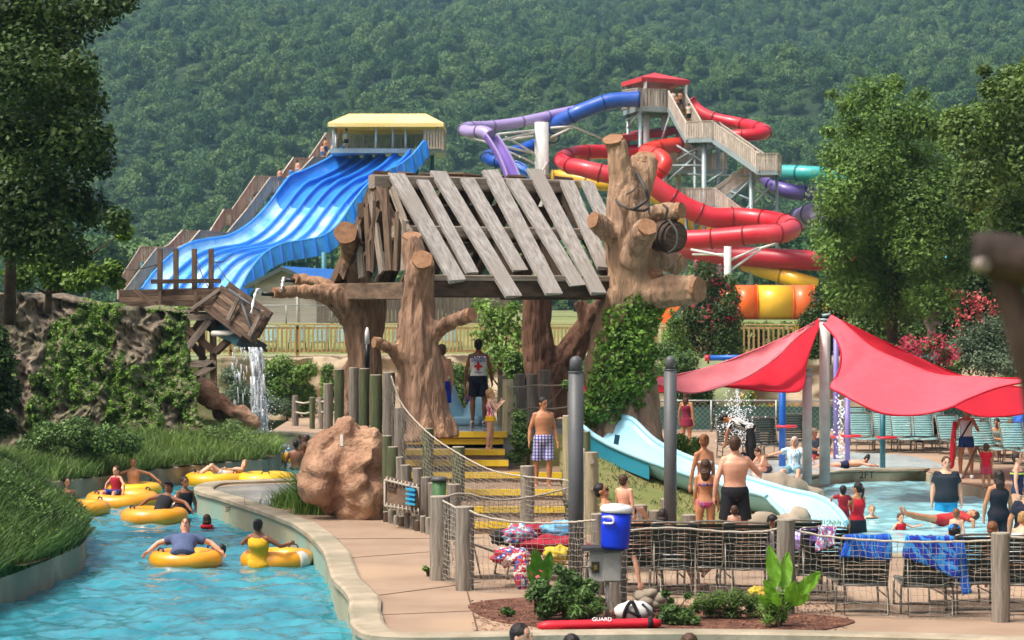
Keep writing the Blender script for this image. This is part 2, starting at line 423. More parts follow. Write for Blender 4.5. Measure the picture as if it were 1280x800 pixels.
def crown_blobs(c, rx, rz, n, rb, seed, squash=.8):
    rg = random.Random(seed); out = []
    for i in range(n):
        a = rg.uniform(0, 6.28); ph = math.asin(rg.uniform(-.55, 1)); k = rg.uniform(.5, .95)
        out.append(((c[0]+math.cos(a)*math.cos(ph)*rx*k, c[1]+math.sin(a)*math.cos(ph)*rx*k, c[2]+math.sin(ph)*rz*k), (rb*rg.uniform(.7, 1.25),)*2 + (rb*squash*rg.uniform(.7, 1.2),)))
    return out

# prototypes: real trees that stand behind the slides; the far wood instances their crowns
far_spots = [(150, 300, 292), (235, 330, 300), (330, 295, 310), (395, 370, 288), (560, 275, 300), (600, 340, 290), (655, 290, 305), (500, 320, 290), (1010, 300, 300), (985, 265, 318), (950, 335, 300), (200, 262, 325), (880, 300, 322), (720, 330, 300), (280, 350, 296), (455, 300, 305), (110, 290, 320), (1230, 300, 300)]
far_lab = ['rounded tree on the flat ground behind the foot of the blue slide stair', 'bushy tree under the lowest stair flights of the blue slide', 'yellowish green tree beside the middle of the blue slide stair', 'round tree seen below the blue slide near the grey shed roof',
 'tall tree just behind the open purple chute', 'mid green tree between the blue slide tower and the purple tube', 'spreading tree behind the big white steel column', 'dark round tree directly behind the supports of the blue slide tower',
 'bushy tree seen under the teal tube slide', 'broad tree behind the end of the upper red tube bend', 'round tree behind the lower landing of the red slide tower', 'pale tree near the hill foot left of the blue slide stair', 'tree seen through the braces of the red slide tower', 'tree behind the leftmost red tube loop',
 'dark tree behind the slide stair rail at mid height', 'tree rising behind the yellow canopy deck posts', 'tree behind the big dark shade tree at the frame edge', 'tall tree behind the trees at the far edge of the pool garden']
protos = []
for i, (px, d, yt) in enumerate(far_spots):
    base = P(px, 380, d); base.z = 3
    if i < 5:
        h = [11, 9.5, 12, 10, 11.5][i]; rx = [4.6, 5.2, 4.2, 5.0, 4.5][i]
        bl = crown_blobs((base.x, base.y, 3+h*.48), rx*.62, h*.38, 13, 2.0, 40+i, .85)
        t = tree('broadleaf_tree', far_lab[i], base, bl, 3600, .66, leaf_far, .28, 'trees on the flat behind the slides', limbs=False, fill=.16)
        protos.append(t)
    else:
        t = dup(protos[i % 5], base, random.uniform(0, 6.28), far_lab[i])
    s = random.uniform(.85, 1.15); t.scale = (s, s, s)

def forest():
    rg = np.random.default_rng(5); pts = []
    for _ in range(34000):
        d = math.sqrt(rg.uniform(385**2, 1420**2)); x = rg.uniform(-.29, .29) * d
        pts.append((x, d, 0))
    # thin out to a minimum spacing
    cell = {}; keep = []
    for (x, y, _) in pts:
        k = (int(x//5.4), int(y//5.4))
        if any((k[0]+a, k[1]+b_) in cell and (cell[(k[0]+a, k[1]+b_)][0]-x)**2+(cell[(k[0]+a, k[1]+b_)][1]-y)**2 < 33 for a in (-1,0,1) for b_ in (-1,0,1)): continue
        cell[k] = (x, y); keep.append((x, y, hill_z(x, y)-1.5))
    me = bpy.data.meshes.new('forest'); me.from_pydata(keep, [], []); o = bpy.data.objects.new('forest', me); COL.objects.link(o)
    tag(o, kind='stuff')
    ng = bpy.data.node_groups.new('forest', 'GeometryNodeTree'); ng.interface.new_socket('Geometry', in_out='INPUT', socket_type='NodeSocketGeometry')
    ng.interface.new_socket('Geometry', in_out='OUTPUT', socket_type='NodeSocketGeometry'); N = ng.nodes; L = ng.links
    gi = N.new('NodeGroupInput'); go = N.new('NodeGroupOutput'); ip = N.new('GeometryNodeInstanceOnPoints')
    mp = N.new('GeometryNodeMeshToPoints'); L.new(gi.outputs[0], mp.inputs['Mesh']); L.new(mp.outputs[0], ip.inputs['Points'])
    gj = N.new('GeometryNodeJoinGeometry')
    for t in protos:
        oi = N.new('GeometryNodeObjectInfo'); oi.inputs['Object'].default_value = [c for c in t.children if c.name.startswith('crown')][0]
        oi.inputs['As Instance'].default_value = True; L.new(oi.outputs['Geometry'], gj.inputs[0])
    L.new(gj.outputs[0], ip.inputs['Instance']); ip.inputs['Pick Instance'].default_value = True
    rr = N.new('FunctionNodeRandomValue'); rr.data_type = 'FLOAT_VECTOR'; rr.inputs[0].default_value = (0,0,0); rr.inputs[1].default_value = (0,0,6.28)
    L.new(rr.outputs[0], ip.inputs['Rotation'])
    rs = N.new('FunctionNodeRandomValue'); rs.data_type = 'FLOAT_VECTOR'; rs.inputs[0].default_value = (.5,.5,.5); rs.inputs[1].default_value = (1.32,1.32,1.4); rs.inputs['Seed'].default_value = 4
    L.new(rs.outputs[0], ip.inputs['Scale'])
    L.new(ip.outputs[0], go.inputs[0]); md = o.modifiers.new('wood', 'NODES'); md.node_group = ng
forest()

# ------------------------------------------------------------------ near and middle trees
rg = random.Random(3)
def px_blobs(lst, d, dj=1.2, seed=1):
    """clumps given where they stand: (pixel x, pixel y, pixel radius)"""
    g = random.Random(seed); out = []
    for (x, y, r) in lst:
        dd = d + g.uniform(-dj, dj); q = P(x, y, dd); rr = r/FPX*dd; out.append((tuple(q), (rr*1.05, rr*1.05, rr*.9)))
    return out
bl = px_blobs([(-30,20,70),(30,15,55),(60,60,45),(95,20,40),(130,8,28),(158,3,16),(20,90,60),(70,110,45),(105,130,32),(-20,170,70),(40,170,55),(85,175,45),(118,200,28),(20,240,60),(75,240,40),(110,262,30),(145,275,20),(60,290,38),(20,300,40),(90,315,26),(-40,260,50),(128,170,18),(150,282,14),(100,85,26),(110,100,18)], 47, 1.6, 5)
tree('shade_tree', 'big dark tree overhanging the ivy cliff at the frame edge', P(12, 380, 49) + V(0,0,-.2), bl, 56000, .118, leaf_dark, .10, fill=.8, asp=.6, limbs=False)  # the backlit crown's shade is put into the dark leaf colour
bl = px_blobs([(58,325,24),(70,343,22),(112,345,20),(25,345,20),(155,290,12),(140,335,13),(95,352,16),(145,352,11)], 60, 1, 6)
tree('leafy_bush', 'bright green bush on top of the ivy cliff', P(60, 382, 61), bl, 9000, .14, LM('cliff_bush_leaf', (.12,.22,.02), (.055,.11,.012), .8), .08, cat='shrub', fill=.7, cname='foliage')
bl = px_blobs([(1090,120,32),(1115,150,40),(1070,160,34),(1150,150,30),(1060,130,16),(1045,195,26),(1090,205,45),(1140,200,45),(1050,240,38),(1100,250,50),(1150,250,50),(1185,225,30),(1048,290,40),(1095,300,48),(1150,300,50),(1190,285,30),(1060,335,36),(1110,345,42),(1165,345,38),(1195,330,22),(1205,215,32),(1215,262,34),(1212,310,32),(1040,262,24),(1042,315,26),(1180,160,22),(1060,365,34),(1110,375,40),(1165,370,36),(1118,104,14),(1150,118,13),(1035,165,10),(1182,180,16),(1040,118,9)], 74, 1.8, 7)
tree('shade_tree', 'tall light green tree behind the shade sail and flower shrubs', P(1115, 420, 75), bl, 76000, .135, LM('poolside_leaf', (.15,.27,.05), (.08,.155,.03), .6, .3), .14, fill=.7, asp=.5, limbs=False)
bl = px_blobs([(1215,165,40),(1255,150,45),(1290,120,50),(1262,100,22),(1235,110,14),(1290,200,50),(1240,215,42),(1215,240,28),(1270,265,45),(1300,300,50),(1250,310,26),(1300,90,28),(1195,150,20),(1230,88,10)], 58, 1.6, 8)
tree('shade_tree', 'dark green tree with loose boughs beyond the blurry post', P(1300, 430, 58), bl, 44000, .12, LM('edge_leaf', (.11,.19,.035), (.055,.10,.02), .6), .14, fill=.8, limbs=False)
tree('shade_tree', 'bright young tree growing behind the gatehouse platform', P(625, 500, 66)+V(0,0,-.3), px_blobs([(612,392,20),(630,405,24),(650,420,18),(605,420,18),(622,440,22),(645,455,14),(600,380,12),(640,385,14),(610,460,14)], 66, .5, 9), 3600, .13, leaf_light, .07, fill=.8)
# dark shrub mass under the pool side tree and beyond the sails
def shrub(label, lst, d, n, size, m, base=None, seed=1, dj=.6, group=None, name='leafy_shrub', flowers=None, asp=.55, up=.5, parent_z=None):
    bl = px_blobs(lst, d, dj, seed); lo = min(b[0][2]-b[1][2] for b in bl); cx = sum(b[0][0] for b in bl)/len(bl)
    z = parent_z if parent_z is not None else lo
    if lo > z + .25:      # let the foliage reach its ground
        more = []
        for (q, r) in sorted(bl, key=lambda b: b[0][2])[:max(3, len(bl)//2)]:
            h = q[2]-.6*r[2]
            while h > z+.1: more.append(((q[0]+random.uniform(-.1,.1), q[1], h), (r[0]*1.05, r[1]*1.05, r[2]))); h -= r[2]*1.1
        n = int(n*(len(bl)+len(more))/len(bl)); bl = bl+more
    t = tree(name, label, V(cx, d, z), bl, int(n*1.7), size, m, .03, group, 'shrub', cname='foliage', limbs=True, up=up, asp=asp)
    if flowers:
        fm, k, fs = flowers; c = np.array([b[0] for b in bl], float); r = np.array([b[1] for b in bl], float)*1.03
        cl, _ = blob_points(c, r, max(4, k//14), .05); cl = cl[cl[:,2] > np.median(c[:,2])-.3]
        pts = cl[RNG.integers(0, len(cl), k)] + RNG.normal(size=(k, 3))*fs*1.1
        leaves('blossom', pts, fs, fm, t, up=.2, asp=.8)
    return t
GZ = 2.05
shrub('tall dark green shrub beside the foot of the light green tree', [(1085,385,24),(1110,375,26),(1135,390,24),(1075,410,20),(1105,415,24),(1135,420,22),(1090,435,18)], 78, 4200, .13, leaf_mid, seed=11)
shrub('grey green bush at the far end behind the red sail', [(1215,425,26),(1240,415,28),(1262,430,26),(1225,450,24),(1255,455,24),(1195,440,20),(1272,460,18)], 72, 4800, .10, leaf_grey, seed=12)
shrub('low bush between the crape myrtles and the carved post', [(1150,440,16),(1170,448,16),(1130,448,14),(1190,462,14),(1100,455,16),(1075,448,14)], 74, 2000, .1, leaf_mid, seed=13)
shrub('pink flowering crape myrtle behind the red sail', [(1140,432,10),(1155,437,9),(1170,428,9),(1183,445,10),(1195,455,8),(1128,442,8)], 70, 900, .1, leaf_mid, seed=14, flowers=(flower_pink, 1500, .075))
shrub('pink blossoming tree top seen over the bushes near the blurry post', [(1185,368,9),(1205,372,12),(1222,376,10),(1235,385,8)], 80, 350, .12, leaf_dark, seed=15, flowers=(LM('salmon_petal', (.75,.2,.2), (.6,.08,.1), 3), 900, .12), parent_z=2)
shrub('dark evergreen mass filling the gap under the far trees', [(1195,395,24),(1225,365,28),(1255,370,26),(1190,360,20),(1160,375,20),(1210,340,24),(1245,345,24),(1275,400,30)], 84, 4600, .15, leaf_dark, seed=16, parent_z=2)
shrub('red flowering shrub beside the big broken branch', [(880,340,16),(892,365,18),(870,372,14),(905,385,16),(885,395,18),(862,392,12),(900,350,10)], 92, 2200, .12, leaf_dark, seed=17, flowers=(flower_pink, 420, .11), parent_z=GZ)
shrub('shrub with yellow and red blossoms before the orange tunnel end', [(1045,350,18),(1030,372,18),(1058,380,20),(1020,392,14),(1045,398,14),(1065,360,14),(1008,398,10)], 90, 2600, .12, leaf_dark, seed=18, flowers=(flower_yel, 260, .11), parent_z=GZ)
shrub('climbing shrub with pink blossoms left of the striped tunnel', [(912,350,10),(918,372,10),(906,388,12)], 94, 500, .12, leaf_mid, seed=19, flowers=(flower_pink, 300, .1), parent_z=GZ)
# clipped hedge on top of the planted wall
hb = MB(); hl = []
for i in range(26): hl.append((846+i*7.4, 409+ (i % 3), 8.5))
shrub('long clipped hedge above the timber rail under the tunnel slide', hl, 99, 6500, .11, leaf_mid, seed=20, dj=.4, name='clipped_hedge', parent_z=GZ)
# shrubs and creepers in front of the rock wall, left part
shrub('leafy vine shrub on the rock wall right of the waterfall', [(335,462,14),(352,458,16),(372,470,16),(386,462,12),(345,480,16),(368,490,14),(384,488,10),(328,478,12)], 90, 3600, .12, leaf_light, seed=21, parent_z=0)
shrub('low bushy grass clump at the foot of the waterfall', [(290,470,14),(300,490,16),(318,495,14),(285,500,12),(335,505,14),(352,508,12),(305,508,12)], 88, 3000, .11, leaf_grey, seed=22, parent_z=0)
shrub('creeper hanging down the rock wall behind the twin spray trees', [(410,460,7),(408,475,7),(412,490,6)], 92, 420, .11, leaf_light, seed=23, parent_z=0)
shrub('yellow flowering bush behind the lifeguard on the deck', [(570,465,14),(585,470,14),(560,480,12),(600,475,10),(575,490,12)], 76, 1700, .1, leaf_mid, seed=24, flowers=(flower_yel, 160, .06), parent_z=0)
shrub('creeper covered bank behind the grey trunk gap', [(556,455,10),(548,470,10),(640,470,14),(655,455,12),(735,455,14),(722,470,14)], 84, 1700, .11, leaf_mid, seed=25, parent_z=0)
shrub('dark shrub right of the ivy clad trunk', [(832,440,16),(850,455,18),(826,465,16),(868,470,14),(845,480,16),(862,448,12),(885,478,10)], 82, 3600, .11, leaf_mid, seed=26, parent_z=0)
shrub('young pine like shrub standing before the timber rail', [(845,400,9),(842,415,12),(850,430,12),(840,390,5)], 90, 900, .1, leaf_light, seed=27, parent_z=GZ-.3)
shrub('yellow flowered perennial bed behind the pool fence', [(920,515,9),(935,505,8),(955,512,8),(975,508,7),(990,514,8),(905,520,8),(1010,516,7),(1060,518,8),(1085,520,8)], 84, 1900, .09, leaf_light, seed=28, flowers=(flower_yel, 520, .07), parent_z=0)
shrub('flower tuft with yellow heads on a tall stem', [(930,500,5),(938,492,5)], 83, 200, .07, leaf_light, seed=29, flowers=(flower_yel, 260, .06), parent_z=0)

# ------------------------------------------------------------------ ivy cliff and grassy banks on the left
def cliff():
    t = thing('rock_cliff', 'brown fissured rock cliff overgrown with ivy above the grass bank', 'cliff', P(120, 560, 64))
    rock = mat('cliff_rock', '#8b7e6c', '#43392e', scale=1.6, rough=.95, bump=1.6, bscale=7, col3='#6c6a50', lo=.36, hi=.6)
    rock.node_tree.nodes['Mapping'].inputs['Scale'].default_value = (3.2, 3.2, .8)
    topy = [( -90,372),(0,371),(40,366),(75,369),(100,377),(130,383),(165,385),(200,386),(214,388)]
    def top(px):
        for (a, ya), (c, yc) in zip(topy, topy[1:]):
            if a <= px <= c: return ya + (yc-ya)*(px-a)/(c-a)
        return 372
    def fn(u, v):
        u2 = min(u/.8, 1); r = max(0, (u-.8)/.2)
        px = -90 + (304)*u2 + 44*u2**6*(1-v)**.8; py = top(-90+304*u2); d = 62.6 + 4*u2 + v*3.4
        z0 = .2; p = P(px, py, d); q = Vector((p.x, p.y, z0 + (p.z-z0)*min(1, v*1.08)))
        q.y += r*5; q.x *= q.y/(q.y-r*5)*1.0; q.x -= r*.35
        if v > .93: q.y += (v-.93)/.07*4.5*(1-r)
        f = fbm(q.x*.6, q.y*.6, q.z*.55+3, 6); g = abs(fbm(q.x*2.3+5, q.y*1.5, q.z*.6, 4))
        g2 = abs(fbm(q.x*5+2, q.y*3, q.z*.9, 3)); q.y -= f*.75 - g*.7 - g2*.35 if v < .93 else f*.3; q.x += .25*fbm(q.z, q.x, 2); q.z += .18*f
        return q
    b = MB(); b.grid(fn, 300, 110); b.build('rock_face', rock, t)
    pts = []
    for _ in range(95000):
        u, v = random.random()*.98, random.random()*.97
        q = fn(u, v); n1 = fbm(q.x*.75+9, q.z*.33, 4, 3) + .22*v + .45*max(0, u-.42) - .02
        if n1 > .11: q.y -= random.uniform(.0, .10); pts.append(q[:])
        if len(pts) > 26000: break
    leaves('ivy', np.array(pts), .10, leaf_ivy, t, up=.3)
cliff()
far_wall = smooth_line([G(*p) for p in [(-120,608),(0,606),(85,600),(200,586),(300,576),(338,572),(352,560),(338,546),(300,532)]], 5)
near_wall = smooth_line([G(*p) for p in [(-120,764),(0,722),(60,699),(98,682),(107,668),(100,650),(70,636),(-10,628),(-120,624)]], 5)
strip(far_wall, .3, -1.3, .0, 0).build('far_bank_wall', cope_m, kind='structure', rec=False)
strip(near_wall, .3, -1.3, .0, 0).build('near_bank_wall', mat('near_coping', '#a89c86', '#8b8270', scale=2, rough=.8, bump=.2, bscale=20, col3='#7d8472'), kind='structure', rec=False)  # near wall has its own coping tone with greener blotches
soil = mat('bank_soil', '#4a4a2a', '#35371f', scale=3, rough=1)
def inside(poly, x, y):
    c = False; n = len(poly)
    for i in range(n):
        a, b = poly[i], poly[i-1]
        if (a[1] > y) != (b[1] > y) and x < (b[0]-a[0])*(y-a[1])/(b[1]-a[1])+a[0]: c = not c
    return c
def edge_dist(poly, x, y):
    m = 1e9
    for i in range(len(poly)):
        a, b = poly[i-1], poly[i]; dx, dy = b[0]-a[0], b[1]-a[1]; L = dx*dx+dy*dy
        t = max(0, min(1, ((x-a[0])*dx+(y-a[1])*dy)/L)) if L else 0
        m = min(m, math.hypot(x-a[0]-t*dx, y-a[1]-t*dy))
    return m
def blades(name, pts, h, w, m, lean=.25, **kw):
    p = np.asarray(pts, float); n = len(p); hh = h*RNG.uniform(.5, 1.25, n)[:, None]; a = RNG.uniform(0, 6.28, n)
    sd = np.stack([np.cos(a), np.sin(a), np.zeros(n)], 1)*w/2; l = RNG.normal(size=(n, 3))*lean; l[:,2] = 1
    mid = p + l*hh*.55; l2 = l*1.0; l2[:,:2] *= 1.5; l2[:,2] *= .95; tip = p + l2*hh
    v = np.stack([p-sd, p+sd, mid+sd*.8, mid-sd*.8, tip], 1).reshape(-1, 3); k = np.arange(n)[:, None]*5
    tri = np.concatenate([k+[0,1,2], k+[0,2,3], k+[3,2,4]], 0)
    par = kw.pop('parent', None)
    org = np.array(root_loc(par)) if par is not None else np.zeros(3)
    me = fast_mesh(name, v-org, tri, m); o = bpy.data.objects.new(name, me); COL.objects.link(o)
    if par is not None: o.parent = par
    return tag(o, **kw)
far_poly = [(p.x, p.y) for p in far_wall] + [(-8, 80), (-30, 80), (-30, far_wall[0].y)]
def far_h(x, y):
    e = edge_dist([(p.x, p.y) for p in far_wall], x, y); return .0 + min(e*.2, 1.0) + .12*fbm(x, y, 1)*min(1, e)
near_poly = [(p.x, p.y) for p in near_wall] + [(-26, near_wall[-1].y), (-26, near_wall[0].y)]
def near_h(x, y):
    e = edge_dist([(p.x, p.y) for p in near_wall], x, y); return min(e*.62, 1.9) + .15*fbm(x, y, 2)*min(1, e)
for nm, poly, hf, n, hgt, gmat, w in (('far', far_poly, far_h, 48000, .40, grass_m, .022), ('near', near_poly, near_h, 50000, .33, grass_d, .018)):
    xs_ = [p[0] for p in poly]; ys_ = [p[1] for p in poly]; b = MB(); st = .35; ids = {}
    def vid(i, j):
        if (i, j) not in ids:
            x, y = -30+i*st, 30+j*st; ids[(i, j)] = len(b.v); b.v.append((x, y, hf(x, y)))
        return ids[(i, j)]
    for i in range(int((max(xs_)+30)/st)+1):
        for j_ in range(int((max(ys_)-30)/st)+1):
            if inside(poly, -30+(i+.5)*st, 30+(j_+.5)*st) : b.face([vid(i,j_), vid(i+1,j_), vid(i+1,j_+1), vid(i,j_+1)], None, True)
    b.build(nm+'_bank_ground', soil, kind='structure', rec=False)
    pts = []; g = random.Random(5)
    while len(pts) < n:
        y = g.uniform(min(ys_), min(max(ys_), 72)); x = g.uniform(-.235*y, max(xs_))
        if inside(poly, x, y) and fbm(x*.8, y*.8, 5, 3) > -.35: pts.append((x, y, hf(x, y)-.02))
    blades('tall_grass' if nm == 'far' else 'dark_tall_grass', pts, hgt, w*1.15, gmat, .34, kind='stuff')  # near bank blades are a darker green
g = random.Random(12); wp = []
while len(wp) < 9000:
    y = g.uniform(33, 46); x = g.uniform(-.235*y, -7)
    if inside(near_poly, x, y) and fbm(x*1.3, y*1.3, 9, 3) > -.05: wp.append((x, y, near_h(x, y)+g.uniform(.05, .42)))
leaves('bank_weeds_foliage', np.array(wp), .065, LM('weed_leaf', (.10,.18,.035), (.045,.09,.018), 1.2), up=.6, kind='stuff')
shrub('dark vine shrub at the frame edge above the near bank', [(-15,450,34),(0,490,26),(-20,530,30),(8,530,14),(-5,420,16)], 47, 3000, .12, leaf_dark, seed=31, parent_z=1.2)
shrub('feathery green bush on the bank below the cliff', [(60,545,22),(95,540,24),(130,548,22),(160,555,18),(40,560,20),(110,560,22)], 60, 3600, .10, leaf_mid, seed=32, dj=.4, parent_z=.3)
shrub('wispy light green bush on the bank corner beside the water', [(225,555,18),(250,560,20),(280,560,22),(305,555,20),(322,562,12),(265,545,16),(290,535,14)], 66.5, 4200, .10, LM('wispy_leaf', (.17,.27,.08), (.09,.16,.04), 1), seed=33, dj=.4, asp=.25, up=1.2, parent_z=.1)

def tuft(label, px, py, n, h, spread, m, name='grass_tuft'):
    c = G(px, py); t = thing(name, label, 'plant', c); g = random.Random(px); pts = [(c.x+g.gauss(0, spread), c.y+g.gauss(0, spread*.8), 0) for _ in range(n)]
    blades('blades', pts, h, .02, m, .35, parent=t); lp = [(p[0], p[1], abs(g.gauss(0, h*.4))) for p in pts[:n//2]]; leaves('foliage', np.array(lp), .05, m, t, up=.8); return t
tuft('bright grass tuft at the left foot of the peach boulder', 372, 634, 900, .38, .26, leaf_light)
tuft('taller bright weed clump in front of the peach boulder', 400, 642, 1500, .85, .20, leaf_light)
# ------------------------------------------------------------------ haze
def haze():
    b = MB(); b.box((-560, -30, -3), (560, 1440, 262)); m = bpy.data.materials.new('haze_air'); m.use_nodes = True
    nt = m.node_tree; nt.nodes.remove(nt.nodes['Principled BSDF']); pv = nt.nodes.new('ShaderNodeVolumePrincipled')
    pv.inputs['Color'].default_value = (.40, .72, .95, 1); pv.inputs['Density'].default_value = .00018; pv.inputs['Anisotropy'].default_value = .2
    nt.links.new(pv.outputs[0], nt.nodes['Material Output'].inputs['Volume'])
    b.build('haze', m, kind='stuff', rec=False)
haze()
# ------------------------------------------------------------------ far water slides
def glossy(name, c, c2=None, **k): return mat(name, c, c2 or tuple(x*.86 for x in (srgb(c) if isinstance(c, str) else c)), scale=.8, rough=.38, coat=.22, col3=tuple(x*.82+.05 for x in (srgb(c) if isinstance(c, str) else c)), **k)
blue_m = glossy('blue_fibreglass', (.012,.16,.62)); blue_wet = mat('wet_blue_lane', (.45,.72,.93), (.10,.42,.82), scale=.5, rough=.2, coat=.4, lo=.38, hi=.6)
blue_lane = mat('blue_lane', (.03,.25,.75), (.02,.18,.62), scale=.6, rough=.25, coat=.4)
red_m = glossy('red_fibreglass', (.62,.012,.03)); red2_m = glossy('faded_red_fibreglass', (.72,.035,.02)); purple_m = glossy('lilac_fibreglass', (.36,.28,.58))
purple_d = glossy('purple_fibreglass', (.14,.10,.38)); purple_b = glossy('violet_lane', (.22,.12,.55)); teal_m = glossy('teal_fibreglass', (.02,.42,.42)); yellow_m = glossy('yellow_fibreglass', (.80,.45,.01))
orange_m = glossy('orange_fibreglass', (.80,.13,.01)); tube_blue = glossy('deep_blue_fibreglass', (.01,.09,.48)); cyan_m = glossy('cyan_fibreglass', (.03,.5,.6))
steel_b = mat('blue_grey_steel', '#9fb0b4', '#8a9ca1', scale=.6, rough=.45, metal=.2); white_p = mat('white_painted_steel', '#dcdcd8', '#c6c6c2', scale=.8, rough=.4)
teal_col = mat('teal_painted_steel', '#3f7f8c', '#356e7a', scale=.8, rough=.45)
board = mat('weathered_board', '#c6bdb2', '#a0968a', scale=2.2, uv=(.7, 3), rough=.9, isl=.18); board_l = mat('pale_weathered_board', '#c0b3a5', '#a39688', scale=2.2, uv=(.7, 3), rough=.9, isl=.12)
tread_m = mat('rust_tread', '#9a5a3a', '#7d4a34', scale=1, rough=.9)

def lerp_pts(pts, n):
    P_ = [Vector(p) for p in pts]; L = [0]
    for a, c in zip(P_, P_[1:]): L.append(L[-1]+(c-a).length)
    out = []
    for i in range(n+1):
        s = L[-1]*i/n; k = 0
        while k < len(L)-2 and L[k+1] < s: k += 1
        t = (s-L[k])/max(1e-9, L[k+1]-L[k]); out.append(P_[k].lerp(P_[k+1], min(1, t)))
    return out
def rail_panels(parent, line, h, name='railing', m=None, sp=.2, w=.15, posts=True, base=0.0, closed=False):
    """upright boards under a top line, with rails"""
    b = MB(); 
    for a, c in zip(line, line[1:]):
        L = (c-a).length; n = max(1, int(L/sp)); dr = (c-a).normalized(); pl = Vector((dr.x, dr.y, 0)); pl = pl.normalized() if pl.length > .01 else Vector((1,0,0))
        nrm = Vector((-pl.y, pl.x, 0))
        for i in range(n):
            p = a.lerp(c, (i+.5)/n); b.beam(p-V(0,0,h)+V(0,0,base), p-V(0,0,.03), w, .03, up=nrm)
        b.beam(a, c, .12, .06); b.beam(a-V(0,0,h-.1)+nrm*.04, c-V(0,0,h-.1)+nrm*.04, .05, .09); b.beam(a-V(0,0,.2)+nrm*.04, c-V(0,0,.2)+nrm*.04, .05, .09)
        if posts: b.beam(a-V(0,0,h+.1)+nrm*.09, a+V(0,0,.04)+nrm*.09, .12, .12)
    return b.build(name, m or board, parent)

def blue_slide():
    t = thing('water_slide', 'wide six lane blue water slide with two humps running down left of the gatehouse', 'water slide', P(240, 383, 192))
    Lp = [(432,182),(410,199),(380,214),(364,220),(351,235),(335,257),(312,280),(286,295),(257,300),(234,306),(211,322),(192,342),(177,362)]
    Rp = [(530,177),(515,195),(498,208),(484,214),(460,231),(441,254),(424,280),(403,296),(375,302),(352,306),(330,318),(312,340),(297,368)]
    n = len(Lp); L = [P(x, y, 206-16*i/(n-1)) for i, (x, y) in enumerate(Lp)]; Rr = [P(x, y, 199-16*i/(n-1)) for i, (x, y) in enumerate(Rp)]
    L = smooth_line(L, 6); Rr = smooth_line(Rr, 6); m = len(L)-1
    def sec(u, v, ridge=True):
        f = u*m; i = min(m-1, int(f)); k = f-i; a = L[i].lerp(L[i+1], k); c = Rr[i].lerp(Rr[i+1], k)
        p = a.lerp(c, v); dz = -.95
        e = min(v, 1-v)
        if e < .06: dz = -.95*(e/.06)**.6
        x = (v*6) % 1; rz = .30*max(0, 1-abs(min(x, 1-x))/.13) if e > .1 else 0
        return p + V(0, 0, dz+rz - .12*(1-(2*x-1)**2))
    # lower part starts where the water film whitens
    us = .37
    b = MB(); b.grid(lambda u, v: sec(v*us, u), 96, 26); b.build('upper_lanes', blue_lane, t)
    b = MB(); b.grid(lambda u, v: sec(us+v*(1-us), u), 96, 44); b.build('lower_lanes', blue_wet, t)
    for j in range(1, 6):
        b = MB(); b.tube([sec(i/40, j/6)+V(0,0,.05) for i in range(41)], .15, 6); b.build('lane_divider', blue_lane, t)  # strip colour strengthens the faint light and shade of the ridges
    for nm, S, s, sd in (('side_wall', L, -1, 0), ('side_wall', Rr, 1, 1)):
        b = MB(); top = [sec(i/60, sd)+V(0,0,.0) for i in range(61)]
        cross = (Rr[0]-L[0]).normalized()*s
        b.tube([p+V(0,0,.04) for p in top], .11, 6)
        b.grid(lambda u, v: sec(u, sd)+cross*(.1+.35*v)+V(0,0,-1.25*v), 60, 3)
        w = b.build(nm, mat('slide_side_blue', (.05,.33,.78), (.03,.22,.66), scale=.7, rough=.3, coat=.4), t)
        b = MB()
        for i in range(0, 22):
            p = sec(i/21, sd)+cross*.2; b.beam(p+V(0,0,.06), p+cross*.3+V(0,0,-1.25), .12, .2, up=cross)
        b.build('side_rib', blue_m, w)
    for (px, y0, d, r) in ((378,318,190,.33),(368,318,193,.25),(345,330,178,.28),(450,250,200,.2),(440,262,196,.2),(405,305,188,.2)):
        b = MB(); p = P(px, y0, d); b.tube([V(p.x, p.y, 2.8), V(p.x, p.y, p.z-.6)], r, 10); b.tube([V(p.x,p.y,2.8),V(p.x,p.y,3.1)], r*1.6, 10); b.build('support_column', teal_col, t)
    for a, c in (((420,270,194),(450,318,196)),((445,255,197),(452,285,197)),((460,235,199),(445,275,198)),((403,300,190),(420,325,190))):
        b = MB(); b.tube([P(*a), P(*c)], .09, 6); b.build('brace', teal_col, t)
blue_slide()

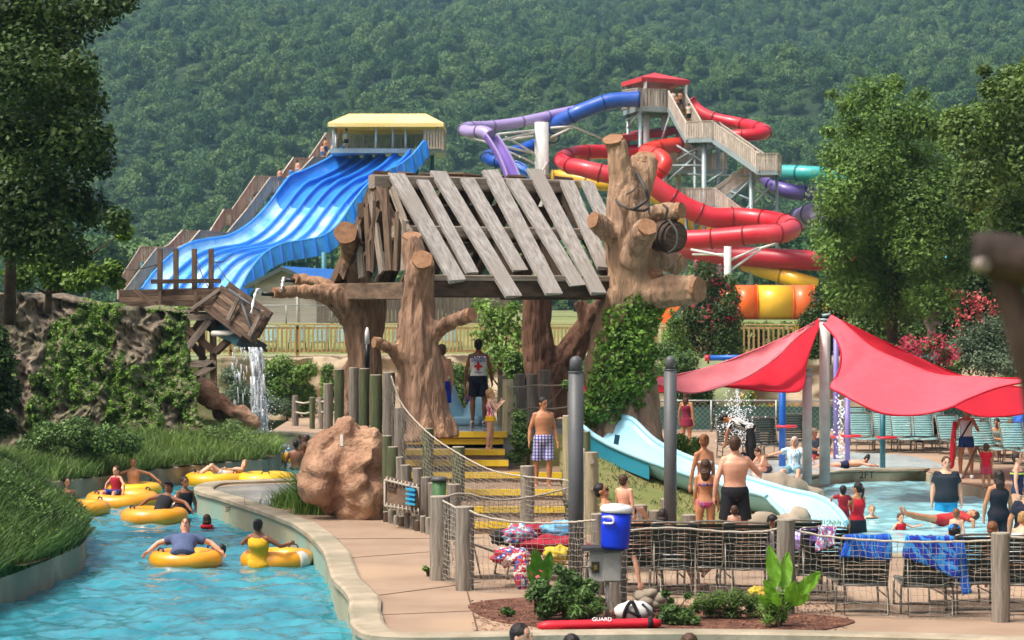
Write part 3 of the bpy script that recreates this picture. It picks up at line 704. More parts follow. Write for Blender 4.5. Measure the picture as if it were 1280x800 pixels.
def slide_stair():
    t = thing('stair_tower', 'long weathered board stair climbing beside the blue slide to a yellow roofed deck', 'stair', P(150, 383, 195))
    far = [(148,352),(176,308),(205,309),(211,306),(228,288),(262,290),(265,285),(280,262),(290,262),(319,220),(350,221),(354,215),(367,197),(386,198),(408,166),(418,166)]
    near = [(156,362),(196,310),(221,310),(237,303),(250,288),(284,291),(309,261),(338,222),(358,222),(377,212),(392,196),(407,197),(428,163)]
    F = [P(x, y, 195.5+15*i/(len(far)-1)) for i, (x, y) in enumerate(far)]; N_ = [P(x, y, 191.5+16.5*i/(len(near)-1)) for i, (x, y) in enumerate(near)]
    rail_panels(t, F, 1.25, m=board); rail_panels(t, N_, 1.25, m=board_l)
    b = MB(); A = lerp_pts(F, 110); B = lerp_pts(N_, 110)
    for p, q in zip(A, B): 
        z = min(p.z, q.z)-1.2; b.beam(V(p.x, p.y, z), V(q.x, q.y, z), .34, .06)
    b.build('tread', tread_m, t)
    b = MB()
    for i in range(4, 110, 9):
        for p in (A[i], B[i]): b.tube([V(p.x, p.y, 2.8), V(p.x, p.y, p.z-1.2)], .13, 6)
    b.build('stair_post', teal_col, t)
    dz = P(0, 188, 203).z
    b = MB(); x0, x1 = P(415,0,203).x, P(556,0,203).x; b.box((x0, 200.5, dz-.35), (x1, 207.5, dz)); b.build('deck', steel_b, t)
    rail_panels(t, [V(x0+.9, 207.2, dz+1.5), V(x1-1.7, 207.2, dz+1.5)], 1.5, m=board); rail_panels(t, [V(x1-1.7, 207.2, dz+1.5), V(x1-1.55, 200.3, dz+1.45), V(x1-.0, 200.2, dz+1.45), V(x1, 207, dz+1.45)], 1.5, m=board_l)
    for px, d in ((417,200.8),(433,206),(470,201),(491,201),(507,201),(547,201),(420,207),(545,207)):
        b = MB(); p = P(px, 0, d); b.tube([V(p.x, d, dz), V(p.x, d, dz+2)], .09, 8); b.build('roof_post', white_p, t)
    yz = dz+1.95; e = V(0,0,0); b = MB(); a = [V(x0-.1,199.8,yz),V(x1,199.8,yz),V(x1,208.4,yz),V(x0-.1,208.4,yz)]; tp = [V(x0+1.35,203,yz+.95),V(x1-1.5,203,yz+.95),V(x1-1.5,205,yz+.95),V(x0+1.35,205,yz+.95)]
    for i in range(4): k = (i+1) % 4; b.quad(a[i], a[k], tp[k], tp[i]); b.quad(a[i]-V(0,0,.3), a[k]-V(0,0,.3), a[k], a[i])
    b.quad(*tp); b.build('canopy_roof', mat('yellow_awning', (.88,.70,.30), (.85,.62,.20), scale=.4, rough=.7), t)
    for px in (515, 520.5, 540, 470):
        b = MB(); p = P(px, 0, 203); b.tube([V(p.x, 204, 2.8), V(p.x, 204, dz-.3)], .16, 8); b.build('support_column', teal_col, t)
    for q1, q2 in (((515,215,204),(540,195,204)),((520,225,204),(500,200,204))): b = MB(); b.tube([P(*q1), P(*q2)], .08, 6); b.build('brace', steel_b, t)
slide_stair()

def tube_slide(label, pts, r, m, ring=2.6, name='tube_slide', open_at=None, open_m=None, open_r=None, cat='water slide', group=None, rings=True, seg=14):
    rad = None
    W = [P(x, y, d) for (x, y, d) in pts]; S = smooth_line(W, 7)
    t = thing(name, label, cat, W[0], group)
    n = len(S)
    if hasattr(r, '__len__'): rr = [float(np.interp(i/(n-1)*(len(r)-1), range(len(r)), r)) for i in range(n)]
    else: rr = [r]*n
    k = n if open_at is None else open_at*7+1
    b = MB(); b.tube(S[:k], rr[:k], seg); b.build('tube', m, t)
    if rings:
        acc = 0; dark = mat(m.name+'_flange', tuple(c*.45 for c in MATCOL[m.name]), rough=.4)
        for i in range(1, k):
            acc += (S[i]-S[i-1]).length
            if acc > ring or i == 1:
                acc = 0; d = (S[i]-S[i-1]).normalized(); b = MB(); b.tube([S[i]-d*.06, S[i]+d*.06], rr[i]*1.1, seg); b.build('flange', dark, t)
    if open_at is not None:
        Q = S[k-1:]; ro = open_r or rr[-1]; b = MB()
        def fn(u, v):
            f = v*(len(Q)-1); i = min(len(Q)-2, int(f)); p = Q[i].lerp(Q[i+1], f-i); tg = (Q[i+1]-Q[i]).normalized(); sd = tg.cross(V(0,0,1)).normalized(); up = sd.cross(tg)
            a = math.pi*(1+u); return p + sd*math.cos(a)*ro + up*(math.sin(a)*ro+ro*.3)
        b.grid(fn, 10, 40); c = b.build('open_chute', open_m or m, t, thick=.06)
        b = MB(); b.tube([fn(0, v/40) for v in range(41)], .1, 6); b.tube([fn(1, v/40) for v in range(41)], .1, 6); b.build('chute_rim', m, c)
    return t
MATCOL = {'red_fibreglass': (.62,.012,.03), 'faded_red_fibreglass': (.72,.035,.02), 'lilac_fibreglass': (.36,.28,.58), 'purple_fibreglass': (.14,.10,.38), 'teal_fibreglass': (.02,.42,.42), 'yellow_fibreglass': (.80,.45,.01), 'deep_blue_fibreglass': (.01,.09,.48), 'orange_fibreglass': (.8,.13,.01), 'cyan_fibreglass': (.03,.5,.6)}
tube_slide('red tube slide leaving the tower top and bending back beyond the stair', [(862,124,213),(868,134,213),(882,144,212.5),(900,150,212),(926,155,211),(944,159,209),(957,164,206.5),(949,168,204.5),(917,170,204.5),(884,175,206),(854,179,207),(830,182,207),(809,186,207),(785,190,208),(760,190,208),(739,190,207.5),(715,193,206),(702,199,203),(709,206,200),(730,211,198.5),(754,217,198),(780,221,198),(800,224,199)], [.5,.5,.5,.5,.5,.52,.55,.6,.6,.7,.75], red_m)
tube_slide('short orange red tube loop just right of the forked grey trunk top', [(850,181,204),(825,184,203),(806,190,201.5),(822,194,199.5),(831,204,198.5),(824,215,198.5),(812,224,199)], .6, red2_m, 1.8)
tube_slide('thick red tube slide with an open trough making the big loop below the stair landing', [(806,222,197),(822,236,197),(847,253,197),(868,264,197),(892,272,197),(925,272,197),(958,275,196),(982,280,194),(990,286,191.5),(975,292,189.5),(948,293,189.5),(915,296,190),(880,299,190.5),(852,300,191)], [.72,.8,.8,.75,.72,.72,.72,.72], red_m, 2.4)
b = None
tube_slide('lowest dark red tube slide running behind the flower shrubs', [(835,308,200),(865,313,199),(900,318,198),(952,322,197),(1002,325,196),(1045,327,196),(1070,330,197)], .78, glossy('dark_red_fibreglass', (.45,.01,.03)), 3.0, rings=False)
tube_slide('lilac tube slide that turns and opens into a violet chute by the white column', [(795,123,206),(765,130,206),(732,136,206),(700,142,205),(674,148,204),(644,154,203),(612,158,202),(590,159,200.5),(580,162,198.5),(588,165,196.5),(602,165,195.5),(612,170,195),(622,184,194.5),(632,202,194),(641,224,193.5),(648,245,193)], [.42,.42,.44,.48,.55,.6], purple_m, 2.4, open_at=11, open_m=purple_b, open_r=.66)
tube_slide('deep blue tube slide that coils behind the white column into an open chute', [(800,124,203),(778,125,203),(760,127,203),(740,134,203),(718,143,203),(699,153,204),(690,162,206),(690,172,208),(680,179,209),(666,182,209),(650,188,208),(625,192,206),(609,195,203),(612,201,200),(630,203,199),(644,206,198.5),(655,216,198),(664,232,198),(670,250,198)], [.62,.62,.6,.5,.45,.5,.5], tube_blue, 2.6, open_at=14, open_m=blue_lane, open_r=.6)
tube_slide('teal tube slide coming out right of the lower stair landing', [(968,216,204),(985,216,203),(1008,217,202),(1030,219,202),(1052,226,203),(1060,240,205)], .62, teal_m, 2.2)
tube_slide('purple tube slide sagging under the lower stair landing', [(940,214,207),(955,222,205.5),(968,232,204),(985,239,203),(1005,241,203),(1030,242,203),(1055,246,204)], .62, purple_d, 3)
tube_slide('pale lilac tube bend seen below the purple tube', [(1000,274,206),(1015,268,204),(1030,270,203),(1045,276,203),(1060,282,204)], .85, purple_m, 1.6)
tube_slide('yellow tube slide crossing behind the forked trunk', [(690,222,212),(704,222,212),(740,228,211),(775,232,209),(808,240,207),(835,256,206),(852,274,205),(880,289,205),(905,300,205)], .6, yellow_m, 3)
tube_slide('yellow tube slide dropping behind the striped tunnel', [(930,328,199),(948,335,198),(975,343,197),(1000,352,196),(1020,358,196)], .66, yellow_m, 3.4)
tube_slide('cyan slide piece glimpsed through the trees near the blurry post', [(1180,327,150),(1200,329,150),(1235,331,150)], .5, cyan_m, 2.2)
# the wide tunnel in coloured bands
t = thing('tunnel_slide', 'huge tunnel slide banded in red, yellow and orange above the hedge', 'water slide', P(955, 402, 165))
for (a, c, m) in ((902,918,red2_m),(918,945,orange_m),(945,990,yellow_m),(990,1016,orange_m)):
    b = MB(); b.tube([P(a+.2,380,165), P(c,380,165)], 1.22, 28); b.build('band', m, t)
for a in (902,918,945,990,1016): b = MB(); b.tube([P(a-.6,380,165), P(a+.6,380,165)], 1.28, 28); b.build('flange', orange_m, t)
b = MB()
for a in (925,960,1000): p = P(a,402,165); b.beam(V(p.x,165,2.5), V(p.x,165,p.z+.2), .3, .3)
b.build('cradle', steel_b, t)
t = thing('small_slide', 'small orange and blue slide glimpsed above the timber rail by the broken branch', 'slide', P(838, 402, 120))
b = MB(); b.beam(P(826,402,120), P(846,378,120), .5, .12, up=(0,-1,.3)); b.build('chute', orange_m, t)
b = MB(); b.beam(P(834,404,120), P(846,393,120), .3, .1, up=(0,-1,.3)); b.build('support', tube_blue, t)

t = thing('steel_column', 'big white cylindrical column carrying the purple and blue slides', 'column', P(677, 383, 203))
b = MB(); p = P(677, 153, 203); b.tube([V(p.x,203,2.8), V(p.x,203,p.z)], .56, 18); b.build('shaft', white_p, t)
b = MB()
for a, c in (((668,163,203),(622,168,197)),((668,165,203),(625,176,197)),((668,170,203),(636,175,200)),((668,192,203),(632,171,198)),((668,204,203),(636,190,200)),((688,160,203),(716,158,203)),((688,172,203),(714,160,203)),((668,205,203),(650,196,200)),((686,200,203),(668,230,200)),((584,172,199),(668,192,203)),((716,158,203),(760,177,205))): b.tube([P(*a), P(*c)], .09, 6)
b.build('strut', white_p, t)

def slide_tower():
    t = thing('slide_tower', 'tall slide tower with red hip roofs and zigzag board stairs', 'tower', P(850, 383, 208))
    b = MB(); c = [P(777,103,208), P(802,103.5,203), P(862,102,206), P(838,103,211)]; z = c[0].z
    for p in c: p.z = z
    ap = P(818, 91, 207)
    for i in range(4):
        k = (i+1) % 4; n = len(b.v); b.v += [tuple(c[i]), tuple(c[k]), tuple(ap)]; b.face((n,n+1,n+2)); b.quad(c[i]-V(0,0,.35), c[k]-V(0,0,.35), c[k], c[i])
    b.quad(*[p-V(0,0,.3) for p in c]); rf = mat('red_roof', (.60,.05,.06), (.52,.035,.05), scale=.5, rough=.5); b.build('roof', rf, t)
    b = MB(); b.beam(P(780,171,209), P(846,163,206), 3.4, .5, up=(0,-.25,1)); b.build('roof', mat('dark_red_roof', (.33,.02,.03), rough=.6), t)
    dz = P(0,135,205).z
    for px, d in ((784,208),(806.5,203.4),(857,206),(835,210.5)):
        b = MB(); p = P(px,0,d); b.tube([V(p.x,d,dz), V(p.x,d,z-.1)], .14, 8); b.build('roof_post', white_p, t)
    b = MB(); b.v = []; b.poly([[ (P(779,0,208).x,208),(P(797,0,203).x,203),(P(836,0,204).x,204),(P(858,0,206.5).x,206.5),(P(830,0,211).x,211)]], dz, .4); b.build('deck', steel_b, t)
    top = dz+1.6
    def L(*a): return [V(P(x,0,d).x, d, P(0,y,d).z) for (x, y, d) in a]
    rail_panels(t, L((779,113,208),(797,110.5,203)), 1.5, m=board_l, sp=.22); rail_panels(t, L((797,110.5,203),(833,112,204)), 1.5, m=board, sp=.26); rail_panels(t, L((779,113,208),(815,112,211),(857,112,207)), 1.5, m=board, sp=.26)
    def flight(A, B, rail=1.3, w=None, sm=steel_b, tr=True, treadm=None):
        a0, a1 = L(*A); b0, b1 = L(*B)
        s = MB()
        for p, q in ((a0, a1), (b0, b1)): s.beam(p-V(0,0,.15), q-V(0,0,.15), .1, .38)
        s.build('stringer', sm, t)
        rail_panels(t, [a0+V(0,0,rail), a1+V(0,0,rail)], rail-.05, m=board, sp=.22); rail_panels(t, [b0+V(0,0,rail), b1+V(0,0,rail)], rail-.05, m=board, sp=.22)
        s = MB(); n = max(6, int(abs(a0.z-a1.z)/.18))
        for i in range(n+1): p = a0.lerp(a1, i/n); q = b0.lerp(b1, i/n); s.beam(p, q, .28, .05)
        s.build('tread', treadm or mat('yellow_edged_tread', '#b39a3a', '#8d7a3a', rough=.9), t)
    flight(((835,134,203.5),(858,175,200)), ((855,135,206),(878,175,202.5)))
    def landing(pts, z, h=1.3, m=board):
        b = MB(); q = [(P(x,0,d).x, d) for x, d in pts]; b.poly([q], z, .35); b.build('landing', steel_b, t)
        rail_panels(t, [V(x, y, z+h) for x, y in q[:]], h, m=m, sp=.2)
    z1 = P(0,173,200).z; landing([(858,200),(892,199),(900,202.5),(866,203.5)], z1)
    flight(((892,174,199),(948,213,196)), ((899,174,202),(955,213,199)))
    z2 = P(0,213,196).z; landing([(946,196),(972,196),(976,200),(950,200)], z2)
    flight(((950,214,199.5),(893,256,199.5)), ((954,214,202),(897,256,202)))
    z3 = P(0,256,199).z; landing([(852,199.5),(893,199),(897,202.5),(856,203)], z3)
    flight(((893,256,199),(930,284,197)), ((897,256,201.5),(934,284,200)))
    flight(((835,213,205),(890,180,204)), ((838,213,207),(893,180,206)), treadm=board)
    z4 = P(0,213,206).z; landing([(828,205),(905,204.6),(908,208),(831,208.5)], z4)
    for (px, y0, d, m, r) in ((800,136,203.2,steel_b,.14),(785,136,208,steel_b,.14),(808,144,204.5,white_p,.24),(830,144,205.5,white_p,.24),(848,150,207,white_p,.22),(880,177,200,steel_b,.2),(939,215,198,steel_b,.18),(869,177,203,steel_b,.16),(898,177,203,steel_b,.14),(900,258,201,steel_b,.14),(858,258,201,steel_b,.14),(971,216,199,steel_b,.12),(916,215,206,steel_b,.12),(835,215,207,steel_b,.14)):
        b = MB(); x = P(px,0,d).x; b.tube([V(x,d,2.8), V(x,d,P(0,y0,d).z)], r, 8); b.build('column', m, t)
    for a, c in (((785,160,207),(800,140,203)),((783,150,207),(812,137,204)),((822,190,204),(838,141,204)),((846,200,201),(880,180,200)),((846,182,201),(880,203,200)),((838,207,201),(880,207,200)),((836,225,202),(870,195,202)),((900,262,200),(938,225,198)),((905,236,200),(939,250,198)),((860,218,202),(939,220,199)),((870,285,202),(900,258,201)),((880,230,200),(905,215,200)),((915,285,198),(938,255,198)),((939,232,198),(968,250,198)),((939,258,198),(965,230,198))): b = MB(); b.tube([P(*a), P(*c)], .085, 6); b.build('brace', steel_b, t)
slide_tower()
t = thing('steel_column', 'slim white column with slanting struts in front of the lowest red tube', 'column', P(909, 405, 185))
b = MB(); p = P(909.5,308,185); b.tube([V(p.x,185,2.8), V(p.x,185,p.z)], .26, 12); b.build('shaft', white_p, t)
b = MB()
for a, c in (((905,318,185),(866,318,188)),((913,325,185),(948,310,188)),((913,338,185),(950,312,188)),((905,320,185),(864,312,188)),((948,311,188),(972,304,189))): b.tube([P(*a), P(*c)], .09, 6)
b.build('strut', white_p, t)

# ------------------------------------------------------------------ shed, blue awning, chain link fence
def shed():
    t = thing('shed', 'pale grey gabled shed with board siding behind the chain link fence', 'shed', P(360, 403, 138))
    d = 138; wl = mat('grey_siding', '#b3aea6', '#9d988f', scale=2, rough=.85, uv=(.2, 2)); b = MB()
    x0, x1, xa = P(318,0,d).x, P(396,0,d).x, P(353,0,d).x; z0, z1, za = 2.9, P(0,356,d).z, P(0,337,d).z
    n = len(b.v); b.v += [(x0,d,z0),(x1,d,z0),(x1,d,z1),(xa,d,za),(x0,d,z1)]; b.face((n,n+1,n+2,n+3,n+4)); b.quad((x0,d,z0),(x0,d,z1),(x0,d+7,z1),(x0,d+7,z0)); b.quad((x1,d,z0),(x1,d+7,z0),(x1,d+7,z1),(x1,d,z1))
    for i in range(9): zz = z1+.1+i*.085; f = (zz-z1)/(za-z1); b.beam((x0+(xa-x0)*f+.1, d-.03, zz), (x1+(xa-x1)*f-.1, d-.03, zz), .03, .05)
    b.build('wall', wl, t)
    b = MB(); rm = mat('dark_roof_edge', '#4d5a58', rough=.6)
    for a, c in ((x0-.5, xa), (x1+.5, xa)): b.quad((a,d-.35,z1-.12),(c,d-.35,za+.08),(c,d+7.4,za+.08),(a,d+7.4,z1-.12)); b.beam((a,d-.36,z1-.15),(c,d-.36,za+.05),.06,.16)
    b.build('roof', rm, t, thick=.08)
shed()
t = thing('shade_roof', 'blue fabric awning stretched beside the grey shed', 'awning', P(390, 357, 136))
b = MB(); b.quad(P(356,338,140), P(351,333,144), P(421,337,144), P(421,357,136)); b.quad(P(356,338,140), P(421,357,136), P(421,359,136), P(372,352,138)); b.build('canopy_cloth', mat('blue_awning', (.01,.12,.42), rough=.6), t, thick=.04)
b = MB()
for px, d in ((372,138),(420,136),(420,144)): x = P(px,0,d).x; b.tube([V(x,d,2.8),V(x,d,P(0,352,d).z)], .07, 6)
b.build('post', white_p, t)
def chain_fence(label, pts, h, sp, name='chain_link_fence', mesh=True, m=None, wind=None, gz=None):
    W = pts; t = thing(name, label, 'fence', W[0]); L = lerp_pts(W, max(2, int(sum((c-a).length for a, c in zip(W, W[1:]))/sp)))
    pm = m or mat('galvanised_steel', '#a5a8a6', '#8c8f8d', scale=3, rough=.45, metal=.5)
    for p in L: b = MB(); b.tube([p-V(0,0,.1), p+V(0,0,h)], .035, 6); b.build('fence_post', pm, t)
    b = MB(); b.tube([p+V(0,0,h-.02) for p in L], .025, 6); b.tube([p+V(0,0,.06) for p in L], .012, 4); b.build('top_rail', pm, t)
    if mesh:
        b = MB(); S = .16
        for a, c in zip(L, L[1:]):
            ln = (c-a).length; k = int(ln/S); dr = (c-a)/ln; hh = int(h/S)
            for i in range(-hh, k):
                for sg in (1, -1):
                    s0 = i*S if sg > 0 else (i+hh)*S; s1 = s0 + sg*hh*S; z0, z1 = 0, hh*S
                    lo, hi = 0, 1
                    if s1 != s0:
                        ta, tb = (0-s0)/(s1-s0), (ln-s0)/(s1-s0); lo = max(0, min(ta, tb)); hi = min(1, max(ta, tb))
                    if hi > lo: b.beam(a+dr*(s0+(s1-s0)*lo)+V(0,0,z1*lo), a+dr*(s0+(s1-s0)*hi)+V(0,0,z1*hi), .009)
        b.build('wire_mesh', pm, t)
    if wind:
        b = MB()
        for a, c in zip(L, L[1:]):
            b.grid(lambda u, v: a.lerp(c, u)+V(0, .05+.03*math.sin(u*9+a.x)*math.sin(v*3.1), .05+v*(h*wind)), 8, 4)
        b.build('windscreen_cloth', mat('green_windscreen', (.045,.16,.13), (.035,.125,.105), scale=1.5, rough=.85), t)
    return t
chain_fence('chain link fence in front of the grey shed', [V(P(x,0,d).x, d, 2.95) for x, d in ((300,126),(400,126),(470,127))], 1.0, 1.8)
t = thing('board_fence', 'brown upright board fence beside the grey shed behind the twin spray trees', 'fence', P(410,403,134)); rail_panels(t, [V(P(x,0,d).x, d, 2.95+2.1) for x, d in ((397,134),(480,134),(640,134))], 2.1, name='board_panel', m=mat('brown_fence_board','#6f6258','#574c44',scale=2,uv=(.5,3),rough=.9,isl=.15), sp=.2, w=.18)

def timber_rail():
    tm = mat('yellow_timber', '#b09a68', '#957f50', scale=2, uv=(.5, 3), rough=.8, isl=.12)
    for k, (lab, pts) in enumerate((('new yellow timber rail on top of the rock wall left of the trees', [(205,95.6),(330,95.6),(455,95.6)]), ('yellow timber rail seen behind the gatehouse between the two trunks', [(460,95.6),(650,95.6),(812,95.8)]), ('yellow timber rail under the clipped hedge', [(818,96.2),(860,96.6),(1000,95.0)]))):
        W = [V(P(x,0,d).x, d, 2.13) for x, d in pts]; t = thing('timber_rail', lab, 'railing', W[0], 'yellow timber rails on the rock wall')
        L = lerp_pts(W, max(2, int((W[-1]-W[0]).length/1.9)))
        for p in L: b = MB(); b.beam(p-V(0,0,.1), p+V(0,0,1.08), .13, .13); b.build('rail_post', tm, t)
        b = MB()
        for a, c in zip(L, L[1:]):
            b.beam(a+V(0,0,1.1), c+V(0,0,1.1), .16, .05); b.beam(a+V(0,-.04,.98), c+V(0,-.04,.98), .05, .09); b.beam(a+V(0,-.04,.12), c+V(0,-.04,.12), .05, .09)
        b.build('hand_rail', tm, t)
        b = MB()
        for a, c in zip(L, L[1:]):
            n = 15
            for i in range(n): p = a.lerp(c, (i+.6)/n); b.beam(p+V(0,-.09,.04), p+V(0,-.09,1.02), .07, .035, up=(0,1,0))
        b.build('baluster', tm, t)
timber_rail()
# rock retaining wall below the rail
g = random.Random(21)
def rock_wall():
    t = thing('rock_wall', 'tan artificial rock retaining wall under the yellow timber rail', 'wall', V(0, 95.4, 0)); rk = mat('tan_rock', '#b5a488', '#8c7d68', scale=.8, rough=.9, bump=.8, bscale=3, col3='#7f8b66')
    b = MB()
    def fn(u, v):
        x = -16+u*46; z = -.3+v*2.4; f = fbm(x*.5, z*.7, 3, 4); return V(x, 95.5-.8*f-.5*(1-v), z + (.12*fbm(x*.8, 3, 1) if v > .95 else 0)) if v < .99 else V(x, 96.6, 2.1)
    b.grid(fn, 240, 24); b.build('rock_face', rk, t)
rock_wall()
# people-sized clutter beyond the rail: parked loungers read as specks; built as a far deck
# ------------------------------------------------------------------ mound, platform, stairs
SLIDE_PTS = [P(*p) for p in [(744,546,51.6),(762,558,51.3),(792,576,50.7),(845,598,49.7),(900,617,48.8),(950,632,48.1),(990,643,47.6)]]
def mound_z(x, y):
    z = mound_base(x, y)
    if 1.2 < x < 6.2:
        for a, c in zip(SLIDE_PTS, SLIDE_PTS[1:]):
            dx, dy = c.x-a.x, c.y-a.y; t = max(0, min(1, ((x-a.x)*dx+(y-a.y)*dy)/(dx*dx+dy*dy))); dd = math.hypot(x-a.x-t*dx, y-a.y-t*dy)
            z = max(z, a.z+(c.z-a.z)*t-.24-max(0, dd-.75)*.42)
    return z
def mound_base(x, y):
    f = sstep(45.3, 53.2, y) * (1-sstep(57.5, 61, y)) * (1-sstep(1.0, 5.9, x)) * sstep(-3.6, -2.6, x)
    if x < 1.0 and y < 52.4: f *= sstep(.88, 1.0, x)
    return 1.33*f + .05*fbm(x, y, 0)*f
b = MB(); nx, ny = 110, 60
def mfn(u, v):
    x, y = -3.6+u*9.9, 45.2+v*16; e = min(u, v, 1-u, 1-v); return V(x, y, (mound_z(x, y) if e > .001 else 0) + (.008 if e > .001 else -.05))
b.grid(mfn, nx, ny); kp = [k for k, f in enumerate(b.f) if max(b.v[i][2] for i in f) > .02]; b.f = [b.f[k] for k in kp]; b.uv = [b.uv[k] for k in kp]; b.sm = [b.sm[k] for k in kp]; b.build('lawn_mound_ground', mat('dry_lawn', '#7d7a4c', '#8a7a55', scale=1.2, rough=.95, bump=.5, bscale=18, col3='#5c6b34'), kind='structure', rec=False)
g = random.Random(8); pts = []
while len(pts) < 9000:
    x, y = g.uniform(.9, 6.1), g.uniform(45.6, 58)
    if fbm(x*1.1, y*1.1, 7, 3) > -.08: pts.append((x, y, mound_z(x, y)))
blades('lawn_grass', pts, .075, .02, LM('lawn_blade', (.20,.23,.07), (.11,.15,.04), 1, .2), .5, kind='stuff')

step_m = mat('stair_concrete', '#8f765f', '#75604e', scale=3, rough=.85, bump=.3, bscale=30); nose_m = mat('yellow_step_paint', (.78,.54,.03), (.62,.42,.03), scale=5, rough=.6, lo=.2, hi=.5)
plank_m = mat('grey_plank', '#aaa6a1', '#6f6963', scale=2.5, uv=(1.6, 18), rough=.9, bump=.9, isl=.1, col3='#918b84', lo=.28, hi=.62)
dark_wood = mat('dark_timber', '#5d4a3c', '#33281f', scale=2.2, uv=(1, 8), rough=.9, bump=.6, isl=.2)
brown_wood = mat('brown_timber', '#7a6451', '#4f4034', scale=2.2, uv=(1, 8), rough=.9, bump=.6, isl=.2)
grey_wood = mat('silver_timber', '#a19486', '#6b6055', scale=2.2, uv=(1, 9), rough=.9, bump=.5, isl=.15)
def stairs():
    t = thing('stairs', 'wide outdoor stairs with yellow edged steps climbing to the gatehouse platform', 'stairs', P(600, 652, 44.6))
    st = [(1.30,51.1,-2.13,-.18),(1.12,50.45,-2.1,-.15),(.94,49.9,-2.1,-.08),(.75,49.2,-2.08,.95),(.57,47.2,-1.75,.93),(.38,45.6,-1.45,.93),(.20,44.5,-1.3,.93)]
    back = 51.4
    for i, (z, d, x0, x1) in enumerate(st):
        bk = st[i-1][1] if i else 51.6
        if i == 3:
            b = MB(); b.box((x0, d, 0), (x1, 49.9, z)); b.box((-.08, 49.9, 0), (x1, 51.3, z)); b.build('step', step_m, t)
        else: b = MB(); b.box((x0, d, 0), (x1, bk, z)); b.build('step', step_m, t)
        b = MB(); b.box((x0-.01, d-.03, z-.1), (x1+.01, d+.04, z+.012)); b.build('nosing', nose_m, t)
stairs()
def platform():
    t = thing('platform', 'raised wet deck platform at the top of the yellow edged stairs', 'platform', V(-.8, 53.8, 0)); b = MB(); b.box((-2.35, 51.1, 0), (.05, 57.5, 1.44)); b.box((.05, 52.6, 0), (1.4, 57.5, 1.43))
    b.build('deck_slab', mat('wet_deck', '#8c9499', '#6d6f70', scale=.9, rough=.18, spec=.6), t)
    b = MB(); b.box((-2.36, 51.03, 1.34), (-.1, 51.09, 1.455)); b.build('deck_edge', nose_m, t)
platform()

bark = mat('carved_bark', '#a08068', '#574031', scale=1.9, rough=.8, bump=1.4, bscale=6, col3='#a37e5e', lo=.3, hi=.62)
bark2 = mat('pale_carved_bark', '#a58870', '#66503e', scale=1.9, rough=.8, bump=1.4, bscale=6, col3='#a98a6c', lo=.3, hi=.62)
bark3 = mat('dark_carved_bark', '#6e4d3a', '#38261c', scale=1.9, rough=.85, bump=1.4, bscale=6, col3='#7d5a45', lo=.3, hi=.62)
for m_ in (bark, bark2, bark3): m_.node_tree.nodes['Mapping'].inputs['Scale'].default_value = (4, 4, .75)
cut_m = mat('sawn_end', '#9a7557', '#7d5a40', scale=9, rough=.85, bump=.3)
def carved_tree(name, label, limbs, m, cuts=(), cat='tree', vox=.045, groove=.06):
    W = P(*limbs[0][0][0][:3]); t = thing(name, label, cat, V(W.x, W.y, 0 if W.z < 1 else 1.3)); b = MB()
    for pts in limbs:
        pts = pts[0]; S = smooth_line([P(x, y, d) for x, y, d, r in pts], 5); rr = [r/FPX*d for x, y, d, r in pts]; n = len(S)
        rad = [float(np.interp(i/(n-1)*(len(rr)-1), range(len(rr)), rr)) for i in range(n)]
        ph = random.random()*9
        b.tube(S, rad, 20, fn=lambda i, k, p: 1+.06*math.sin(k*3.1+ph+i*.2)+.10*fbm(p.x*1.3, p.y*1.3+k, p.z*.9))
    o = b.build('trunk', m, t, remesh=vox, smooth=4); me = o.data; me.materials.clear(); me.materials.append(m)
    n = len(me.vertices); co = np.empty(n*3); no = np.empty(n*3); me.vertices.foreach_get('co', co); me.vertex_normals.foreach_get('vector', no)
    co = co.reshape(-1, 3); no = no.reshape(-1, 3)
    for i in range(n):
        x, y, z = co[i]; g_ = abs(fbm(x*4.2+3, y*4.2, z*.7, 3)); co[i] -= no[i]*groove*(1-min(1, g_*3.2))*.8; co[i] += no[i]*.05*fbm(x*1.5, y*1.5, z*1.2+8, 2)
    me.vertices.foreach_set('co', co.ravel()); me.polygons.foreach_set('use_smooth', [True]*len(me.polygons)); me.update()
    for (x, y, d, r, nrm) in cuts:
        b = MB(); c = P(x, y, d); nn = Vector(nrm).normalized(); b.tube([c-nn*.05, c+nn*.03], r/FPX*d, 14, sm=False, fn=lambda i, k, p: 1+.05*math.sin(k*2.3)); b.build('sawn_end', cut_m, t)
    return t
ct = carved_tree('carved_tree', 'big tan sculpted trunk with sawn stubs left of the platform in front of the shack', [
    [[(536,549,49.60,40),(533,520,49.60,32),(528,470,49.60,29),(521,420,49.60,26),(522,380,49.60,22),(527,345,49.50,20),(528,326,49.30,15)]],
    [[(524,350,49.70,16),(519,322,49.80,14),(515,297,49.90,12.5)]],
    [[(530,425,49.60,16),(552,408,49.40,12),(570,400,49.20,10.5),(588,394,49.00,10)]],
    [[(515,460,49.60,15),(496,444,49.40,11),(482,432,49.20,9),(470,428,49.10,8.5)]],
    [[(560,405,49.30,7),(558,392,49.30,6)]]], bark, [(528,325,49.05,13,(0,-1,.6)),(515,296,49.85,12,(0,-.5,1)),(589,393,48.95,8.5,(1,-1,.3)),(469,428,49.00,7,(-1,-.6,.1))])
